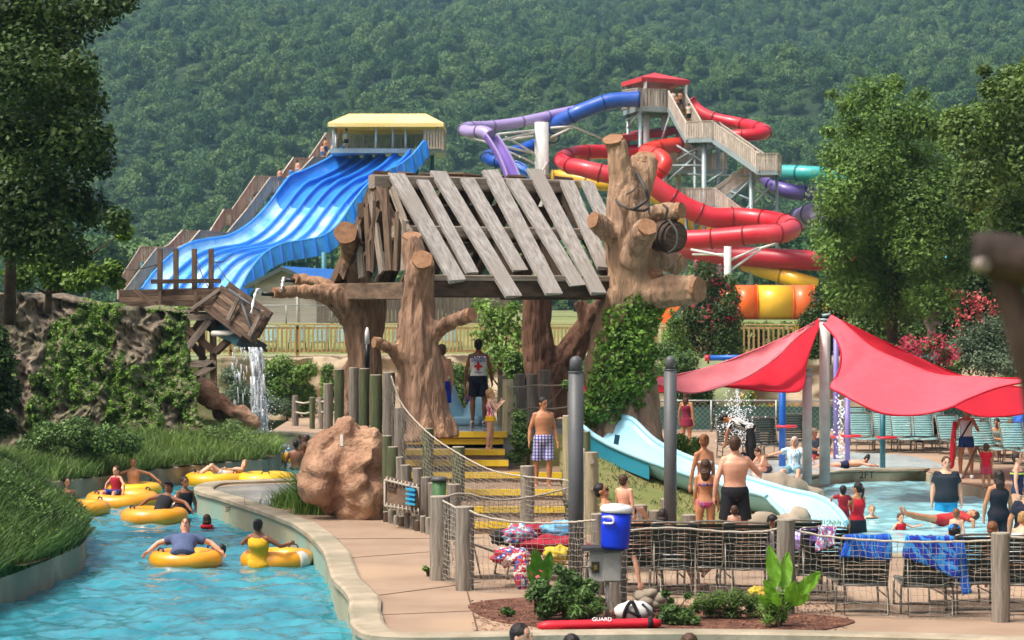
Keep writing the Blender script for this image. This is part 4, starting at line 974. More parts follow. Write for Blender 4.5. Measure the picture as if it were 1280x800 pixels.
lt = carved_tree('carved_tree', 'sculpted tree whose long left branches spout thin water jets', [
    [[(460,530,53.5,25),(458,490,53.5,21),(455,440,53.5,20),(450,405,53.5,22),(440,388,53.4,23),(425,375,53.2,20),(402,367,53,13),(372,364,52.8,8.5),(344,366,52.6,8)]],
    [[(432,378,53.2,17),(408,358,53.4,11),(390,352,53.6,9),(371,349,53.7,9)]],
    [[(455,410,53.5,18),(456,380,53.5,16),(448,345,53.2,15),(438,315,52.8,15),(433,290,52.2,14.5)]],
    [[(462,430,53.5,15),(472,395,53.6,12),(474,365,53.7,10)]],
    [[(440,520,53.2,12),(432,500,53.3,10),(436,470,53.4,10),(450,440,53.5,12)]]], bark, [(432,291,52.0,14.5,(0,-1,.25)),(343,366,52.5,6.5,(-1,-.6,0)),(370,349,53.6,7,(-1,-.6,0.2))])
rt = carved_tree('carved_tree', 'tallest sculpted tree with forked sawn top and ivy clad base right of the shack', [
    [[(782,585,52.50,52),(778,548,52.50,48),(772,500,52.50,40),(768,450,52.50,36),(780,405,52.50,35),(790,370,52.50,38),(789,335,52.50,34),(786,300,52.50,31),(784,262,52.50,27),(779,225,52.50,18),(772,195,52.50,15),(767,176,52.50,14)]],
    [[(790,280,52.50,20),(797,245,52.70,18),(803,215,52.90,18),(806,198,53.00,17)]],
    [[(775,300,52.50,16),(757,286,52.10,13),(743,276,51.80,12)]],
    [[(795,275,52.50,14),(822,267,52.30,12),(850,264,52.10,12)]],
    [[(790,330,52.10,20),(800,305,51.80,16),(808,285,51.40,14)]],
    [[(795,330,52.80,18),(822,326,53.10,14),(850,329,53.30,13)]],
    [[(790,372,52.50,28),(815,368,52.20,24),(845,364,51.90,20),(872,362,51.70,19)]],
    [[(818,362,52.20,14),(820,342,52.10,11)]],
    [[(818,585,53.10,16),(816,548,53.10,14),(812,500,53.10,12),(807,450,53.00,12),(800,410,52.80,14)]]], bark2, [(766,175,52.45,13,(-.2,-.6,1)),(806,197,52.90,14,(0,-.6,1)),(742,275,51.70,10.5,(-1,-.8,.3)),(851,263,52.00,10,(1,-.7,.1)),(809,284,51.20,12,(.2,-1,.6)),(873,362,51.60,16,(1,-.8,0)),(820,341,52.00,9,(0,-.4,1)),(851,329,53.20,10,(1,-.8,0))])
bl = px_blobs([(775,400,22),(800,395,20),(815,385,15),(785,425,26),(770,450,28),(800,440,22),(765,480,30),(795,470,24),(755,505,28),(785,500,20),(750,525,18),(805,410,18),(740,515,14),(762,425,16),(820,398,8),(795,380,16),(775,525,12)], 52.1, .15, 44)
c_ = np.array([q[0] for q in bl]); r_ = np.array([q[1] for q in bl]); p_, d_ = blob_points(c_, r_, 9500, .12); p_ = p_[p_[:,1] < 53.1]; leaves('ivy', p_, .115, leaf_ivy, rt, up=.3)
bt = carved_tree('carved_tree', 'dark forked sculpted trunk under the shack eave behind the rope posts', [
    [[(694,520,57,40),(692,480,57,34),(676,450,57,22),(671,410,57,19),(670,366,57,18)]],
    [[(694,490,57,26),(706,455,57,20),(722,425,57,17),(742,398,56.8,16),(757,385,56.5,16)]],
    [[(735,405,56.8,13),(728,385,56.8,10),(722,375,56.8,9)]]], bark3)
# water jets from the two long branches
def jet(x, y, d, x2, y2, up, lab):
    t = thing('water_spout', lab, 'water spout', P(x, y, d)); b = MB(); a = P(x, y, d); b.tube([a+V(.12,0,-.02), a+V(-.18,-.05,.0)], .045, 8); b.build('nozzle', mat('black_pipe', '#161616', rough=.4), t)
    c = P(x2, y2, d-1.2); b = MB(); pts = []
    for i in range(15): k = i/14; p = (a+V(-.18,-.05,0)).lerp(c, k); p.z += up*4*k*(1-k); pts.append(p)
    b.tube(pts, [.022+.015*math.sin(i*2.3) for i in range(15)], 6); b.build('jet', spray_m, t)
spray_m = mat('white_spray', (.86,.90,.93), (.70,.78,.84), scale=9, rough=.25)
jet(338,367,52.5, 314,392, .25, 'thin water jet from the end of the longest left branch')
jet(367,350,53.6, 352,362, .12, 'short water jet from the upper left branch stub')

# ------------------------------------------------------------------ the ramshackle roof
th = R(30); e1 = V(math.cos(th), math.sin(th), 0); e2 = V(math.sin(th), -math.cos(th), 0)
Rl = P(470, 227, 52); EVE = 2.0; DROP = Rl.z-4.42
fn_ = (e2*DROP + V(0,0,EVE)).normalized()       # outward normal of the front slope
def on_plane(px, py, pt, nn):
    o = V(0, 0, CAMH); d = P(px, py, 1.0)-o; return o + d*((pt-o).dot(nn)/d.dot(nn))
def shack():
    t = thing('shack_roof', 'ramshackle gabled roof of loose grey planks held up by the sculpted trees', 'roof', V(-.5, 52, 4.2))
    fp = Rl+fn_*.16
    front = [((495,218),(572,352),24),((528,226),(590,341),17),((547,215),(642,371),23),((584,225),(650,338),21),((612,213),(692,367),24),((640,224),(722,357),22),((667,212),(748,367),22),((708,227),(756,336),21),((733,227),(781,330),19)]
    for (a, c, w) in front:
        A = on_plane(*a, fp, fn_); C = on_plane(*c, fp, fn_); b = MB(); b.beam(A, C, w/61*.98, .07, up=fn_, jit=.03); o = b.build('plank', plank_m, t)
        n = len(o.data.vertices)
    bn = (-e2*DROP + V(0,0,EVE)).normalized()
    for i in range(9):
        A = Rl + e1*(.25+i*.53+random.uniform(-.08,.08)) + bn*.12; b = MB(); b.beam(A+V(0,0,.12), A - e2*EVE*1.1 - V(0,0,DROP*1.1) + e1*random.uniform(-.1,.1), random.uniform(.36,.46), .06, up=bn, jit=.04); b.build('plank', brown_wood if i % 2 else dark_wood, t)
    for (off, w, m, dn) in ((0, .28, grey_wood, 0),(.5, .24, grey_wood, 0),(-.25, .3, dark_wood, .05),(-.62, .22, dark_wood, 0)):
        s = 1 if off >= 0 else -1; p = Rl + e2*EVE*off - V(0,0,DROP*abs(off)+dn); b = MB(); b.beam(p-e1*.1, p+e1*4.75, w, w, ch=.2); b.build('purlin', m, t)
    for off in (1, -1):
        p = Rl + e2*EVE*off*.98 - V(0,0,DROP+.12); b = MB(); b.beam(p-e1*.35, p+e1*4.5, .26, .32, ch=.1); b.build('eave_beam', dark_wood, t)
        if off == 1: b = MB(); b.beam(p-e1*.3+V(0,-.02,.215), p+e1*4.5+V(0,-.02,.215), .3, .12, ch=.2); b.build('eave_beam', grey_wood, t)
    for k in (0, 4.3):
        b = MB(); p = Rl + e1*(k+(.05 if k == 0 else 0)) - V(0,0,DROP+.16); b.beam(p-e2*EVE*1.12, p+e2*EVE*1.0, .26, .34, ch=.1); b.build('tie_beam', brown_wood if k == 0 else dark_wood, t)
    for k in (0, 1.1, 2.2, 3.3, 4.4):
        for s in (1, -1):
            b = MB(); p = Rl + e1*k; b.beam(p-V(0,0,.1), p+e2*EVE*s-V(0,0,DROP+.05), .14, .2); b.build('rafter', dark_wood if k else brown_wood, t)
    gp = Rl - e1*.12; gn = -e1
    for (a, c, w, m) in (((446,284),(453,348),10,grey_wood),((459,260),(462,338),9,brown_wood),((464,243),(478,341),9,grey_wood),((470,250),(466,340),7,dark_wood),((481,236),(487,338),11,brown_wood),((498,264),(495,337),8,brown_wood),((490,236),(511,292),8,grey_wood),((474,262),(462,300),8,brown_wood),((507,275),(505,338),9,grey_wood),((440,310),(428,346),11,brown_wood),((452,300),(430,340),8,dark_wood),((511,288),(518,320),10,grey_wood)):
        b = MB(); b.beam(on_plane(*a, gp, gn), on_plane(*c, gp, gn), w/61*1.3, .06, up=gn, jit=.03); b.build('gable_board', m, t)
shack()
# barrel and ropes on the tall tree
t = thing('barrel', 'old wooden barrel lashed on its side to the tall sculpted tree', 'barrel', P(828,300,51.70)); b = MB()
a = P(812,292,52.70); ax = V(.62,-1,-.12).normalized(); prof = [(-.5,.26),(-.3,.31),(0,.345),(.3,.31),(.5,.26)]
b.tube([a+ax*(k+.45) for k, r in prof], [r for k, r in prof], 18, ref=(0,0,1)); b.build('staves', dark_wood, t)
b = MB()
for k, r in ((.08,.315),(.2,.335),(.7,.335),(.84,.31)): b.tube([a+ax*(k), a+ax*(k+.045)], r+.012, 18, ref=(0,0,1))
b.build('hoop', mat('rusty_iron', '#4a4440', '#39302b', rough=.6, metal=.5), t)
rope_m = mat('hemp_rope', '#a89c88', '#857a68', scale=40, rough=.95, bump=.5); rope_d = mat('dark_cable', '#4a4743', rough=.8); white_rope = mat('white_rope', '#c4bcae', '#978f80', scale=60, rough=.9, bump=.6)
t = thing('rope', 'rope and dark cable wound round the tall sculpted tree below its fork', 'rope', P(790,260,51.70)); b = MB()
b.tube(smooth_line([P(769,246,52.40),P(774,255,51.95),(P(790,262,51.80)),P(806,263,52.00),P(812,256,52.40)], 5), .028, 6); b.tube(smooth_line([P(797,218,52.50),P(806,235,52.00),P(808,250,52.05),P(790,262,51.75)], 5), .035, 6)
b.tube(smooth_line([P(783,243,52.05),P(792,238,52.10),P(798,228,52.30)], 5), .015, 6); b.tube(smooth_line([P(829,256,51.90),P(834,262,51.80),P(831,274,51.90)], 5), .03, 6); b.tube(smooth_line([P(836,275,51.70),P(846,290,51.50),P(845,308,51.50),P(834,317,51.60)], 5), .025, 6); b.build('coil', rope_d, t)

# ------------------------------------------------------------------ pile posts, ropes and nets
post_m = mat('pile_wood', '#8c8479', '#5d564c', scale=2.0, uv=(.8, 10), rough=.92, bump=.7, rnd=.15, lo=.3, hi=.62)
post_g = mat('mossy_pile_wood', '#5f6b45', '#4b4a3a', scale=2.0, uv=(.8, 7), rough=.92, bump=.7, col3='#3f5230'); top_m = mat('post_top_wood', '#a39a8b', '#857c6e', scale=8, rough=.9)
post_l = mat('pale_pile_wood', '#a59c80', '#857c62', scale=2.0, uv=(.8, 9), rough=.9, bump=.6, col3='#7e8a58', rnd=.1)
def post(px, ytop, d, w, label, m=None, z0=0.0, group=None, name='pile_post', knob=False):
    p = P(px, ytop, d); r = w/2/FPX*d; t = thing(name, label, 'post', V(p.x, d, z0), group); b = MB(); n = 6
    pts = [V(p.x+random.uniform(-.01,.01)*(0<i<n), d, z0-.3+(p.z-z0+.3)*i/n) for i in range(n+1)]; ph = random.random()*6
    b.tube(pts, [r*random.uniform(.97,1.03) for _ in pts], 18, fn=lambda i, k, q: 1+.035*math.sin(k*2.7+ph), cap=False); b.build('shaft', m or post_m, t)
    b = MB(); b.tube([V(p.x, d, p.z-.004), V(p.x, d, p.z+.012)], [r*1.0, r*.93], 18, sm=False); b.build('end_grain', top_m, t)
    if knob: b = MB(); b.tube([V(p.x, d-r, p.z-.15), V(p.x, d-r-.05, p.z-.15)], .045, 8); b.tube([V(p.x, d-r, p.z-.6), V(p.x, d-r-.05, p.z-.6)], .045, 8); b.build('bolt', top_m, t)
    return t
GP = 'pile posts around the stairs and rocks'
for (px, yt, d, w, m, z0, lab) in [
    (486,466,49.8,15,post_m,0,'tall grey post where the white net rope starts'),(500,510,49.4,14,post_m,0,'grey post just right of the tall rope post'),(535,536,48.3,14,post_g,0,'mossy post holding the net in front of the upper steps'),
    (573,559,46.9,16,post_g,0,'mossy post standing before the middle of the stairs'),(659,583,44.0,18,post_m,0,'weathered grey post holding the net before the lower right steps'),
    (424,462,50.5,12,post_g,0,'leftmost mossy post standing behind the big boulder'),(442,460,50.3,12,post_m,0,'dark grey post behind the boulder, second of its row'),(455.5,461,50.1,13,post_g,0,'green post behind the boulder under the white tipped pole'),(470,469,49.9,15,post_g,0,'dark green post with a pale cap behind the boulder'),
    (410,480,56,12,post_m,0,'short grey post between the rope rail and the boulder posts'),
    (635,475,51.5,14,post_l,.9,'pale green post at the head of the stairs with two bolts'),(628,470,54,12,post_l,1.2,'pale post behind the bolted stair post'),(665,468,53.4,14,post_m,1.2,'grey post with a rounded grey cap holding two ropes'),(681,463,54.5,15,post_m,1.2,'rough grey post in front of the forked trunk'),(650,468,55,13,post_m,1.2,'post in the shade behind the child with orange floats'),
    (711,520,47.5,16,post_l,0,'pale post with bright top left of the tall grey pole'),(739,566,44.5,18,post_l,0,'pale bolted post right of the tall grey pole'),(733,540,47,10,post_g,0,'thin mossy post at the top edge of the pale blue slide'),(712,490,52.5,6,post_l,1.0,'slim pale post above the bright topped one'),
    (484,545,47.4,12,post_g,0,'mossy stump at the left end of the little palisade'),(491,559,47.1,13,post_g,0,'green stump second in the palisade'),(500,572,46.8,11,post_m,0,'grey stump in the middle of the palisade'),(507,582,46.5,13,post_m,0,'wider grey stump in the palisade above the notice board'),(522,586,46.1,13,post_m,0,'grey stump near the right of the palisade'),(533,597,45.5,13,post_m,0,'stump beside the small green bin'),(568,606,43.5,17,post_m,0,'thick grey stump before the lower steps'),
    (540,604,45.0,10,post_m,0,'low stump partly hidden by the small green bin'),
    (378,430+248,44.0,.1,post_m,0,'')][:-1]:
    post(px, yt, d, w, lab, m, z0, GP, knob=('bolted' in lab or 'two bolts' in lab))
for (px, yt, w, lab) in ((369,495,8,'left grey post of the rope rail by the far river bend'),(390,497,7,'dark wet post in the middle of the rope rail'),(401,497,6,'thin right post of the rope rail by the river bend')):
    post(px, yt, 84 if px < 380 else 82, w, lab, post_m if px != 390 else post_g, 0, 'rope rail posts by the river bend')
# palisade and retaining wall of small piles at the foot of the stairs
for i in range(9):
    px = 483+i*6.6; post(px, 640-4*math.sin(i*1.9)+i*1.2, 47.0-i*.32, 8.5, ['first','second','third','fourth','fifth','sixth','seventh','eighth','ninth'][i]+' low stake from the boulder under the notice board', post_m if i % 3 else dark_wood, 0, 'low stakes under the notice board', 'stake')
def rope(label, pts, r, m, name='rope', group=None, n=6): 
    b = MB(); S = smooth_line([P(*p) for p in pts], n); b.tube(S, r, 7); return b.build(name, m, None, label, 'rope', group)
net_m = mat('net_cord', '#a8a296', '#7b766b', scale=9, rough=.95)
def net(name, label, top, bot, cell=.1, r=.006, m=None, edge=.015, parts=True, sag=0):
    W = [P(*p) for p in top]; B = [P(*p) for p in bot]; T = smooth_line(W, 8); Bm = smooth_line(B, 8); L = sum((c-a).length for a, c in zip(T, T[1:])); n = int(L/cell); A = lerp_pts(T, n); C = lerp_pts(Bm, n)
    H = max((a-c).length for a, c in zip(A, C)); k = max(2, int(H/cell)); t = thing(name, label, 'net', C[0])
    jig = [[V(random.uniform(-.014,.014), random.uniform(-.03,.03), random.uniform(-.014,.014)) for _ in range(k+1)] for _ in range(n+1)]
    def pt(i, j): return A[i].lerp(C[i], j/k) + (jig[i][j] if 0 < j < k else V(0,0,0)) + V(0,0,-.02*math.sin(i*.35)*(j/k))
    b = MB()
    for i in range(n+1): b.tube([pt(i, j) for j in range(k+1)], r, 3, cap=False)
    for j in range(1, k+1): b.tube([pt(i, j) for i in range(n+1)], r, 3, cap=False)
    b.build('mesh', m or net_m, t)
    b = MB(); b.tube([pt(i, 0)+V(0,0,.004*math.sin(i*1.9)) for i in range(n+1)], edge, 7); b.build('top_rope', white_rope, t)
    return t
net('rope_net', 'rope net sagging down the stairs from the tall rope post', [(489,470,49.6),(503,506,49.2),(535,541,48.0),(573,567,46.6),(615,588,45.2),(659,596,43.8),(706,600,43.2),(713,602,43)], [(489,556,49.6),(503,582,49.2),(535,612,48),(573,632,46.6),(615,652,45.2),(659,676,43.8),(706,684,43.2),(713,690,43)], .09, .004)
net('rope_net', 'front rope net fencing the towels between the two stout posts and the pole', [(584,637,35.7),(600,644,35.5),(625,650,35.4),(665,654,35.2),(712,653,35),(745,650,34)], [(584,737,35.7),(600,738,35.5),(625,739,35.4),(665,740,35.2),(712,742,35),(745,748,34)], .08, .0034)
net('rope_net', 'slack net between the corner post and the tall grey pole', [(540,622,37.6),(560,620,38),(580,617,38.2),(621,625,38.5),(665,621,39),(712,610,39.5)], [(540,640,37.6),(560,650,38),(580,655,38.2),(621,668,38.5),(665,668,39),(712,664,39.5)], .08, .0045)
net('rope_net', 'short net closing the gap between the two stout front posts', [(553,626,37.0),(565,632,36.4),(578,640,35.8)], [(553,722,37.0),(565,728,36.4),(578,735,35.8)], .07, .0045)
net('rope_net', 'chair side rope net between the utility box and the broad leaf plant', [(776,664,33.2),(837,660,33.2),(910,665,33.1),(958,664,33),(983,658,33)], [(776,764,33.2),(837,764,33.2),(910,765,33.1),(958,766,33),(983,766,33)], .08, .0034)
net('rope_net', 'rope net stretched in front of the chairs with blue towels', [(983,660,33),(1035,671,32.8),(1120,677,32.5),(1210,677,32.3),(1243,675,32.2)], [(983,767,33),(1035,768,32.8),(1120,772,32.5),(1210,774,32.3),(1243,775,32.2)], .08, .0034)
net('rope_net', 'last piece of rope net right of the front post at the frame edge', [(1260,672,32.2),(1285,672,32.1),(1310,672,32)], [(1260,776,32.2),(1285,777,32.1),(1310,778,32)], .08, .0034)
post(550, 621, 37.1, 25, 'stout weathered corner post of the front net fence', group='stout posts of the front net fence')
post(581, 634, 35.75, 23, 'stout grey post in front of the corner post of the net fence', group='stout posts of the front net fence')
post(747, 643, 35.2, 17, 'grey post behind the blue and white drink cooler', group='stout posts of the front net fence')
post(772, 668, 33.4, 24, 'stout post carrying the grey utility box', group='stout posts of the front net fence')
post(983, 650, 32.95, 23, 'stout grey post behind the broad leaf plant', group='stout posts of the front net fence')
post(1251, 667, 32.2, 23, 'stout grey post right of the chairs with blue towels', group='stout posts of the front net fence')
rope('upper rope tied between the head of the stairs and the capped post', [(641,483,51.2),(650,484,52.3),(665,482,53),(690,482,53),(715,481,52.5)], .018, rope_m)
rope('lower rope tied between the head of the stairs and the capped post', [(641,510,51.2),(652,512,52.3),(665,510,53),(690,511,53),(715,508,52.5)], .018, rope_m)
for yy, lab in ((502,'top rope of the rail by the far river bend'),(515,'lower rope of the rail by the far river bend')): rope(lab, [(369,yy,84),(380,yy+2,83),(390,yy,82),(401,yy,82),(425,yy+1,80)], .03, white_rope)
rope('vertical white cord hanging along the tall grey pole', [(730,560,35.8),(731,620,35.8),(731,700,35.8),(730,738,35.8)], .008, white_rope)
t = thing('pole', 'slim white and black pole standing behind the green post', 'pole', P(459,461,50.8)); b = MB(); a = P(459,461,50.8); c = P(459,430,50.8); b.tube([a, c], .09, 10, flat=(1,.6)); b.build('lower_shaft', mat('black_paint','#1b1b1d',rough=.4), t)
b = MB(); e_ = P(459,409,50.8); b.tube([c, c.lerp(e_,.7), e_], [.09,.08,.03], 10, flat=(1,.6)); b.build('tip', white_p, t)
pole_m = mat('grey_pole_paint', '#55585a', '#4b4e50', scale=3, rough=.5, bump=.05)
for (px, d, w, lab) in ((720,35.95,19,'tall grey dome topped pole in front of the man in plaid shorts'),(838,42.0,16,'tall grey dome topped pole left of the couple by the pale slide')):
    t = thing('pole', lab, 'pole', V(P(px,0,d).x, d, 0), 'tall grey dome topped poles'); zt = P(0,445,d).z; x = P(px,0,d).x; r = w/2/FPX*d
    b = MB(); b.tube([V(x,d,-.1), V(x,d,zt-.22)], r, 20); b.tube([V(x,d,zt-.235), V(x,d,zt-.215)], r*1.06, 20); b.build('shaft', pole_m, t)
    b = MB(); b.tube([V(x,d,zt-.22), V(x,d,zt-.06), V(x,d,zt-.02), V(x,d,zt)], [r*.84,r*.82,r*.6,r*.2], 18); b.build('dome_cap', pole_m, t)

# ------------------------------------------------------------------ boulders
rock_m = mat('peach_boulder', '#b58f73', '#82604a', scale=1.5, rough=.9, bump=1.8, bscale=13, col3='#b59578'); rock_g = mat('grey_boulder', '#a89c8a', '#837766', scale=1.2, rough=.9, bump=.8, bscale=4, col3='#8b8a74')
def boulder(label, lst, d, m, vox=.06, amp=.16, z0=0, name='boulder'):
    b = MB()
    for (x, y, rx, rz, dd) in lst:
        c = P(x, y, d+dd); s = (d+dd)/FPX; b.ell(c, (rx*s, max(rx, rz)*s*.85, rz*s), 18, 12)
    o = b.build(name, m, None, label, 'boulder', remesh=vox, smooth=2); me = o.data; me.materials.clear(); me.materials.append(m)
    n = len(me.vertices); no = np.empty(n*3); me.vertex_normals.foreach_get('vector', no); no = no.reshape(-1, 3); L = o.location
    for i, v in enumerate(me.vertices):
        q = v.co+L; f = fbm(q.x*1.1, q.y*1.1, q.z*1.1, 4); c = 1-min(1, abs(fbm(q.x*.9+4, q.y*.9, q.z*1.3, 3))*7); v.co += Vector(no[i])*(amp*f*1.6-.05*c)
    me.polygons.foreach_set('use_smooth', [True]*len(me.polygons)); return o
boulder('big peach boulder mass left of the palisade with a small white marker', [(402,580,24,32,0),(420,560,28,30,.3),(398,610,22,26,0),(430,545,18,20,.4),(455,560,22,22,.3),(448,600,26,40,.1),(425,600,30,40,.3),(466,570,14,36,.2),(462,625,18,32,0),(440,640,20,20,.1),(410,630,16,18,.2),(455,540,9,9,.5)], 47.6, rock_m)
b = MB(); b.beam(P(427,543,46.3), P(427,558,46.2), .06, .05, up=(0,-1,0), ch=.2); b.build('marker_tag', mat('chalk_white','#c4bdb2','#9d948a',scale=20,rough=.8), None, 'small chalky white marker fixed on the big peach boulder', 'marker')
boulder('tan rock ledge beside the foot of the wooden flume', [(262,490,14,12,0),(278,502,16,12,0),(296,516,18,12,0),(312,526,14,8,0),(285,520,22,12,.5)], 72, rock_m, .08)
boulder('pale boulder behind the end of the light blue slide', [(965,612,22,14,0),(990,620,26,18,0),(1015,622,18,16,0),(1000,608,20,8,.3)], 51.8, rock_g)
boulder('grey boulder under the bend of the light blue slide', [(955,657,24,14,0),(985,660,26,16,0),(1000,652,14,14,0)], 45.6, rock_g)
boulder('flat tan rock slab at the pool rim beside the slide', [(1016,634,14,10,0),(1000,640,14,8,0)], 51.5, rock_m)
for (x, y, r, lab) in ((818,655,8,'brown stump on the mound edge left of the second pole'),(862,660,10,'weathered stump right of the second pole'),(800,648,9,'short stump behind the sitting bathers'),(833,640,7,'small round stump by the second pole')):
    post(x, y-16, 44.8, r*2, lab, post_m, 0, 'stumps edging the grass mound', 'stump')
shrub('bright ground cover between the pale slide and the second grey pole', [(850,552,12),(865,570,16),(880,585,18),(850,580,14),(895,592,12),(835,560,9),(872,555,10),(822,552,7)], 55, 3400, .085, leaf_light, seed=51, dj=.4, parent_z=.7)
shrub('dark clipped shrub beside the plaid shorts man on the stairs', [(652,535,12),(648,550,12),(658,560,12),(645,570,10),(650,520,9),(708,480,6)], 50.6, 2200, .07, leaf_mid, seed=54, dj=.15, parent_z=.75)
shrub('leafy fill behind the rope posts by the forked trunk', [(640,445,10),(652,450,9),(640,465,9)], 58.5, 700, .09, leaf_light, seed=55, parent_z=1.2)
# ------------------------------------------------------------------ notice board and small bin
def letters(txt, size, m, parent, loc, rot=(R(90),0,0), ext=.002, name='lettering', align='CENTER', shear=0):
    c = bpy.data.curves.new(name, 'FONT'); c.body = txt; c.size = size; c.extrude = ext; c.align_x = align; c.align_y = 'CENTER'; c.shear = shear; c.offset = size*.012
    o = bpy.data.objects.new('temp', c); COL.objects.link(o); me = bpy.data.meshes.new_from_object(o.evaluated_get(bpy.context.evaluated_depsgraph_get())); bpy.data.objects.remove(o)
    me.materials.clear(); me.materials.append(m); o = bpy.data.objects.new(name, me); COL.objects.link(o); o.parent = parent; o.location = loc; o.rotation_euler = rot; return o
t = thing('notice_board', 'laced brown notice board with a blue pictogram fixed to the palisade', 'sign', P(502,642,45.4)); a = P(502,620,45.4)
sign_up = V(.25,-1,.0); b = MB(); b.beam(P(481,613,45.8), P(523,624,45.0), .06, .52, up=(0,0,1), ch=.1); b.build('panel', brown_wood, t)
b = MB(); b.beam(P(511,618,45.1), P(519,620,45.0), .03, .34, up=(0,0,1)); b.build('pictogram', mat('sign_blue','#1765a8',rough=.5), t)
b = MB()
for k in range(4): y = 609+k*6; b.beam(P(507,y+2,45.02), P(519,y+4,44.95), .03, .035)
b.build('pictogram', mat('sign_cyan','#3aa6c9',rough=.5), t)
b = MB(); b.beam(P(484,606,45.65), P(496,609,45.45), .02, .05); b.beam(P(484,611,45.65), P(494,613,45.45), .02, .035); b.build('carved_line', dark_wood, t)
b = MB(); rr = [P(481,600,45.7),P(523,610,44.9),P(525,640,44.9),P(481,632,45.7)]; b.tube([r for r in rr]+[rr[0]], .022, 6)
for i in range(9):
    for (u, v) in ((0,1),(3,2)): p = rr[u].lerp(rr[v], (i+.5)/9); b.tube([p+V(0,-.03,.06), p+V(.02,-.05,-.06)], .014, 5)
b.build('lacing', white_rope, t)
t = thing('waste_bin', 'small green bin with a grey lid among the stumps', 'bin', P(549,628,44.4)); p = P(549,628,44.4); tz = P(0,601,44.4).z; b = MB(); b.tube([V(p.x,p.y,0),V(p.x,p.y,tz)], [.10,.125], 14); b.build('body', mat('bin_green','#3e6b3a','#335a31',rough=.6), t)
b = MB(); b.tube([V(p.x,p.y,tz),V(p.x,p.y,tz+.05),V(p.x,p.y,tz+.07)], [.15,.145,.1], 14); b.build('lid', pole_m, t)

# ------------------------------------------------------------------ wooden flume with waterfall
def flume():
    t = thing('flume', 'old timber flume trough on a braced trestle spilling a waterfall into the river', 'flume', P(248, 490, 77)); d = 77
    def bm(a, c, w, h=None, m=dark_wood, n='beam', up=(0,0,1)): b = MB(); b.beam(P(*a), P(*c), w, h, up=up, ch=.1); return b.build(n, m, t)
    for k in range(4): y = 364+k*7; bm((150,y+4,d-.2),(273,y,d-1),.09,.155,brown_wood if k % 2 else dark_wood,'trough_board')
    for k in range(4): y = 364+k*7; bm((150,y+2,d+1.2),(283,y-2,d+.6),.09,.155,dark_wood,'trough_board')
    bm((165,391,d+.4),(272,392,d-.2),1.4,.1,dark_wood,'trough_floor')
    # inclined spout
    for k in range(5):
        x, y = k*-3.6+2, k*6.4; bm((274+x*.7,360+y,d-1.1),(331+x,400+y,d-2.6),.08,.19,brown_wood if k % 2 else dark_wood,'spout_board',(.55,0,.8))
        bm((284+x*.7,356+y,d+.5),(337+x,394+y,d-1),.08,.19,dark_wood,'spout_board',(.55,0,.8))
    bm((262,388,d-.4),(318,430,d-1.8),1.3,.09,dark_wood,'spout_floor',(.55,0,.8))
    for (a, c) in (((300,368,d-2),(285,400,d-1.9)),((328,388,d-2.7),(312,420,d-2.6))): bm(a, c, .1,.12, grey_wood,'spout_batten')
    for (a, c) in (((286,362,d-2.1),(324,388,d-2.8)),((300,372,d-2.2),(320,430,d-2.7))): b = MB(); b.tube([P(*a), P(*c)], .045, 6); b.build('pipe', pole_m, t)
    for x in (200,220,243,264): bm((x,366,d-.6),(x,311,d-.6),.15,.15,brown_wood,'upright')
    bm((189,352,d-.8),(276,351,d-.8),.12,.13,dark_wood,'cross_bar')
    for (a, c) in (((168,362,d-1),(200,388,d-1.1)),((274,362,d-1.2),(232,392,d-1.1)),((200,364,d-1),(200,392,d-1)),((245,364,d-1),(245,394,d-1))): bm(a, c,.1,.1,grey_wood if a[0]==274 else brown_wood,'batten')
    for x, dd in ((226,.9),(233,-.6),(252,1.2),(266,-.6)): bm((x,392,d+dd),(x+1,488,d+dd),.19,.19,brown_wood,'leg')
    for (a, c, m) in (((224,402,d-.7),(268,440,d-.7),brown_wood),((262,400,d-.8),(230,440,d-.8),grey_wood),((226,412,d+.9),(256,450,d+1),dark_wood),((254,396,d+1),(232,430,d+1),dark_wood),((224,455,d-.7),(270,455,d-.7),grey_wood),((222,397,d-.8),(272,396,d-.8),grey_wood),((268,456,d-.7),(240,474,d-.7),grey_wood),((238,470,d-.7),(270,482,d-.7),brown_wood),((270,440,d-.9),(302,410,d-1.6),dark_wood)): bm(a, c,.15,.2,m,'brace')
    b = MB(); b.tube([P(266,417,d-1), P(302,417,d-1.8)], .09, 8); b.build('white_pipe', white_p, t)
    for a, c, r in (((222,345,d),(206,300,d),0),): pass
    b = MB(); b.beam(P(272,410,d+.2), P(315,431,d-1.9), .9, .45, up=(.5,0,.8)); b.build('liner', mat('dark_teal_liner', '#16414a', '#0d2b33', scale=2, rough=.3), t)
flume()
t = thing('cable', 'thin stay wires running from the flume uprights', 'cable', P(243,320,76)); b = MB()
for a, c in (((245,322,76.4),(262,362,75.5)),((268,326,76.4),(298,362,75)),((200,330,76.4),(140,336,78)),((268,328,76.4),(290,318,80))): b.tube([P(*a), P(*a).lerp(P(*c), .5)-V(0,0,.1), P(*c)], .018, 4)
b.build('wire', rope_d, t)
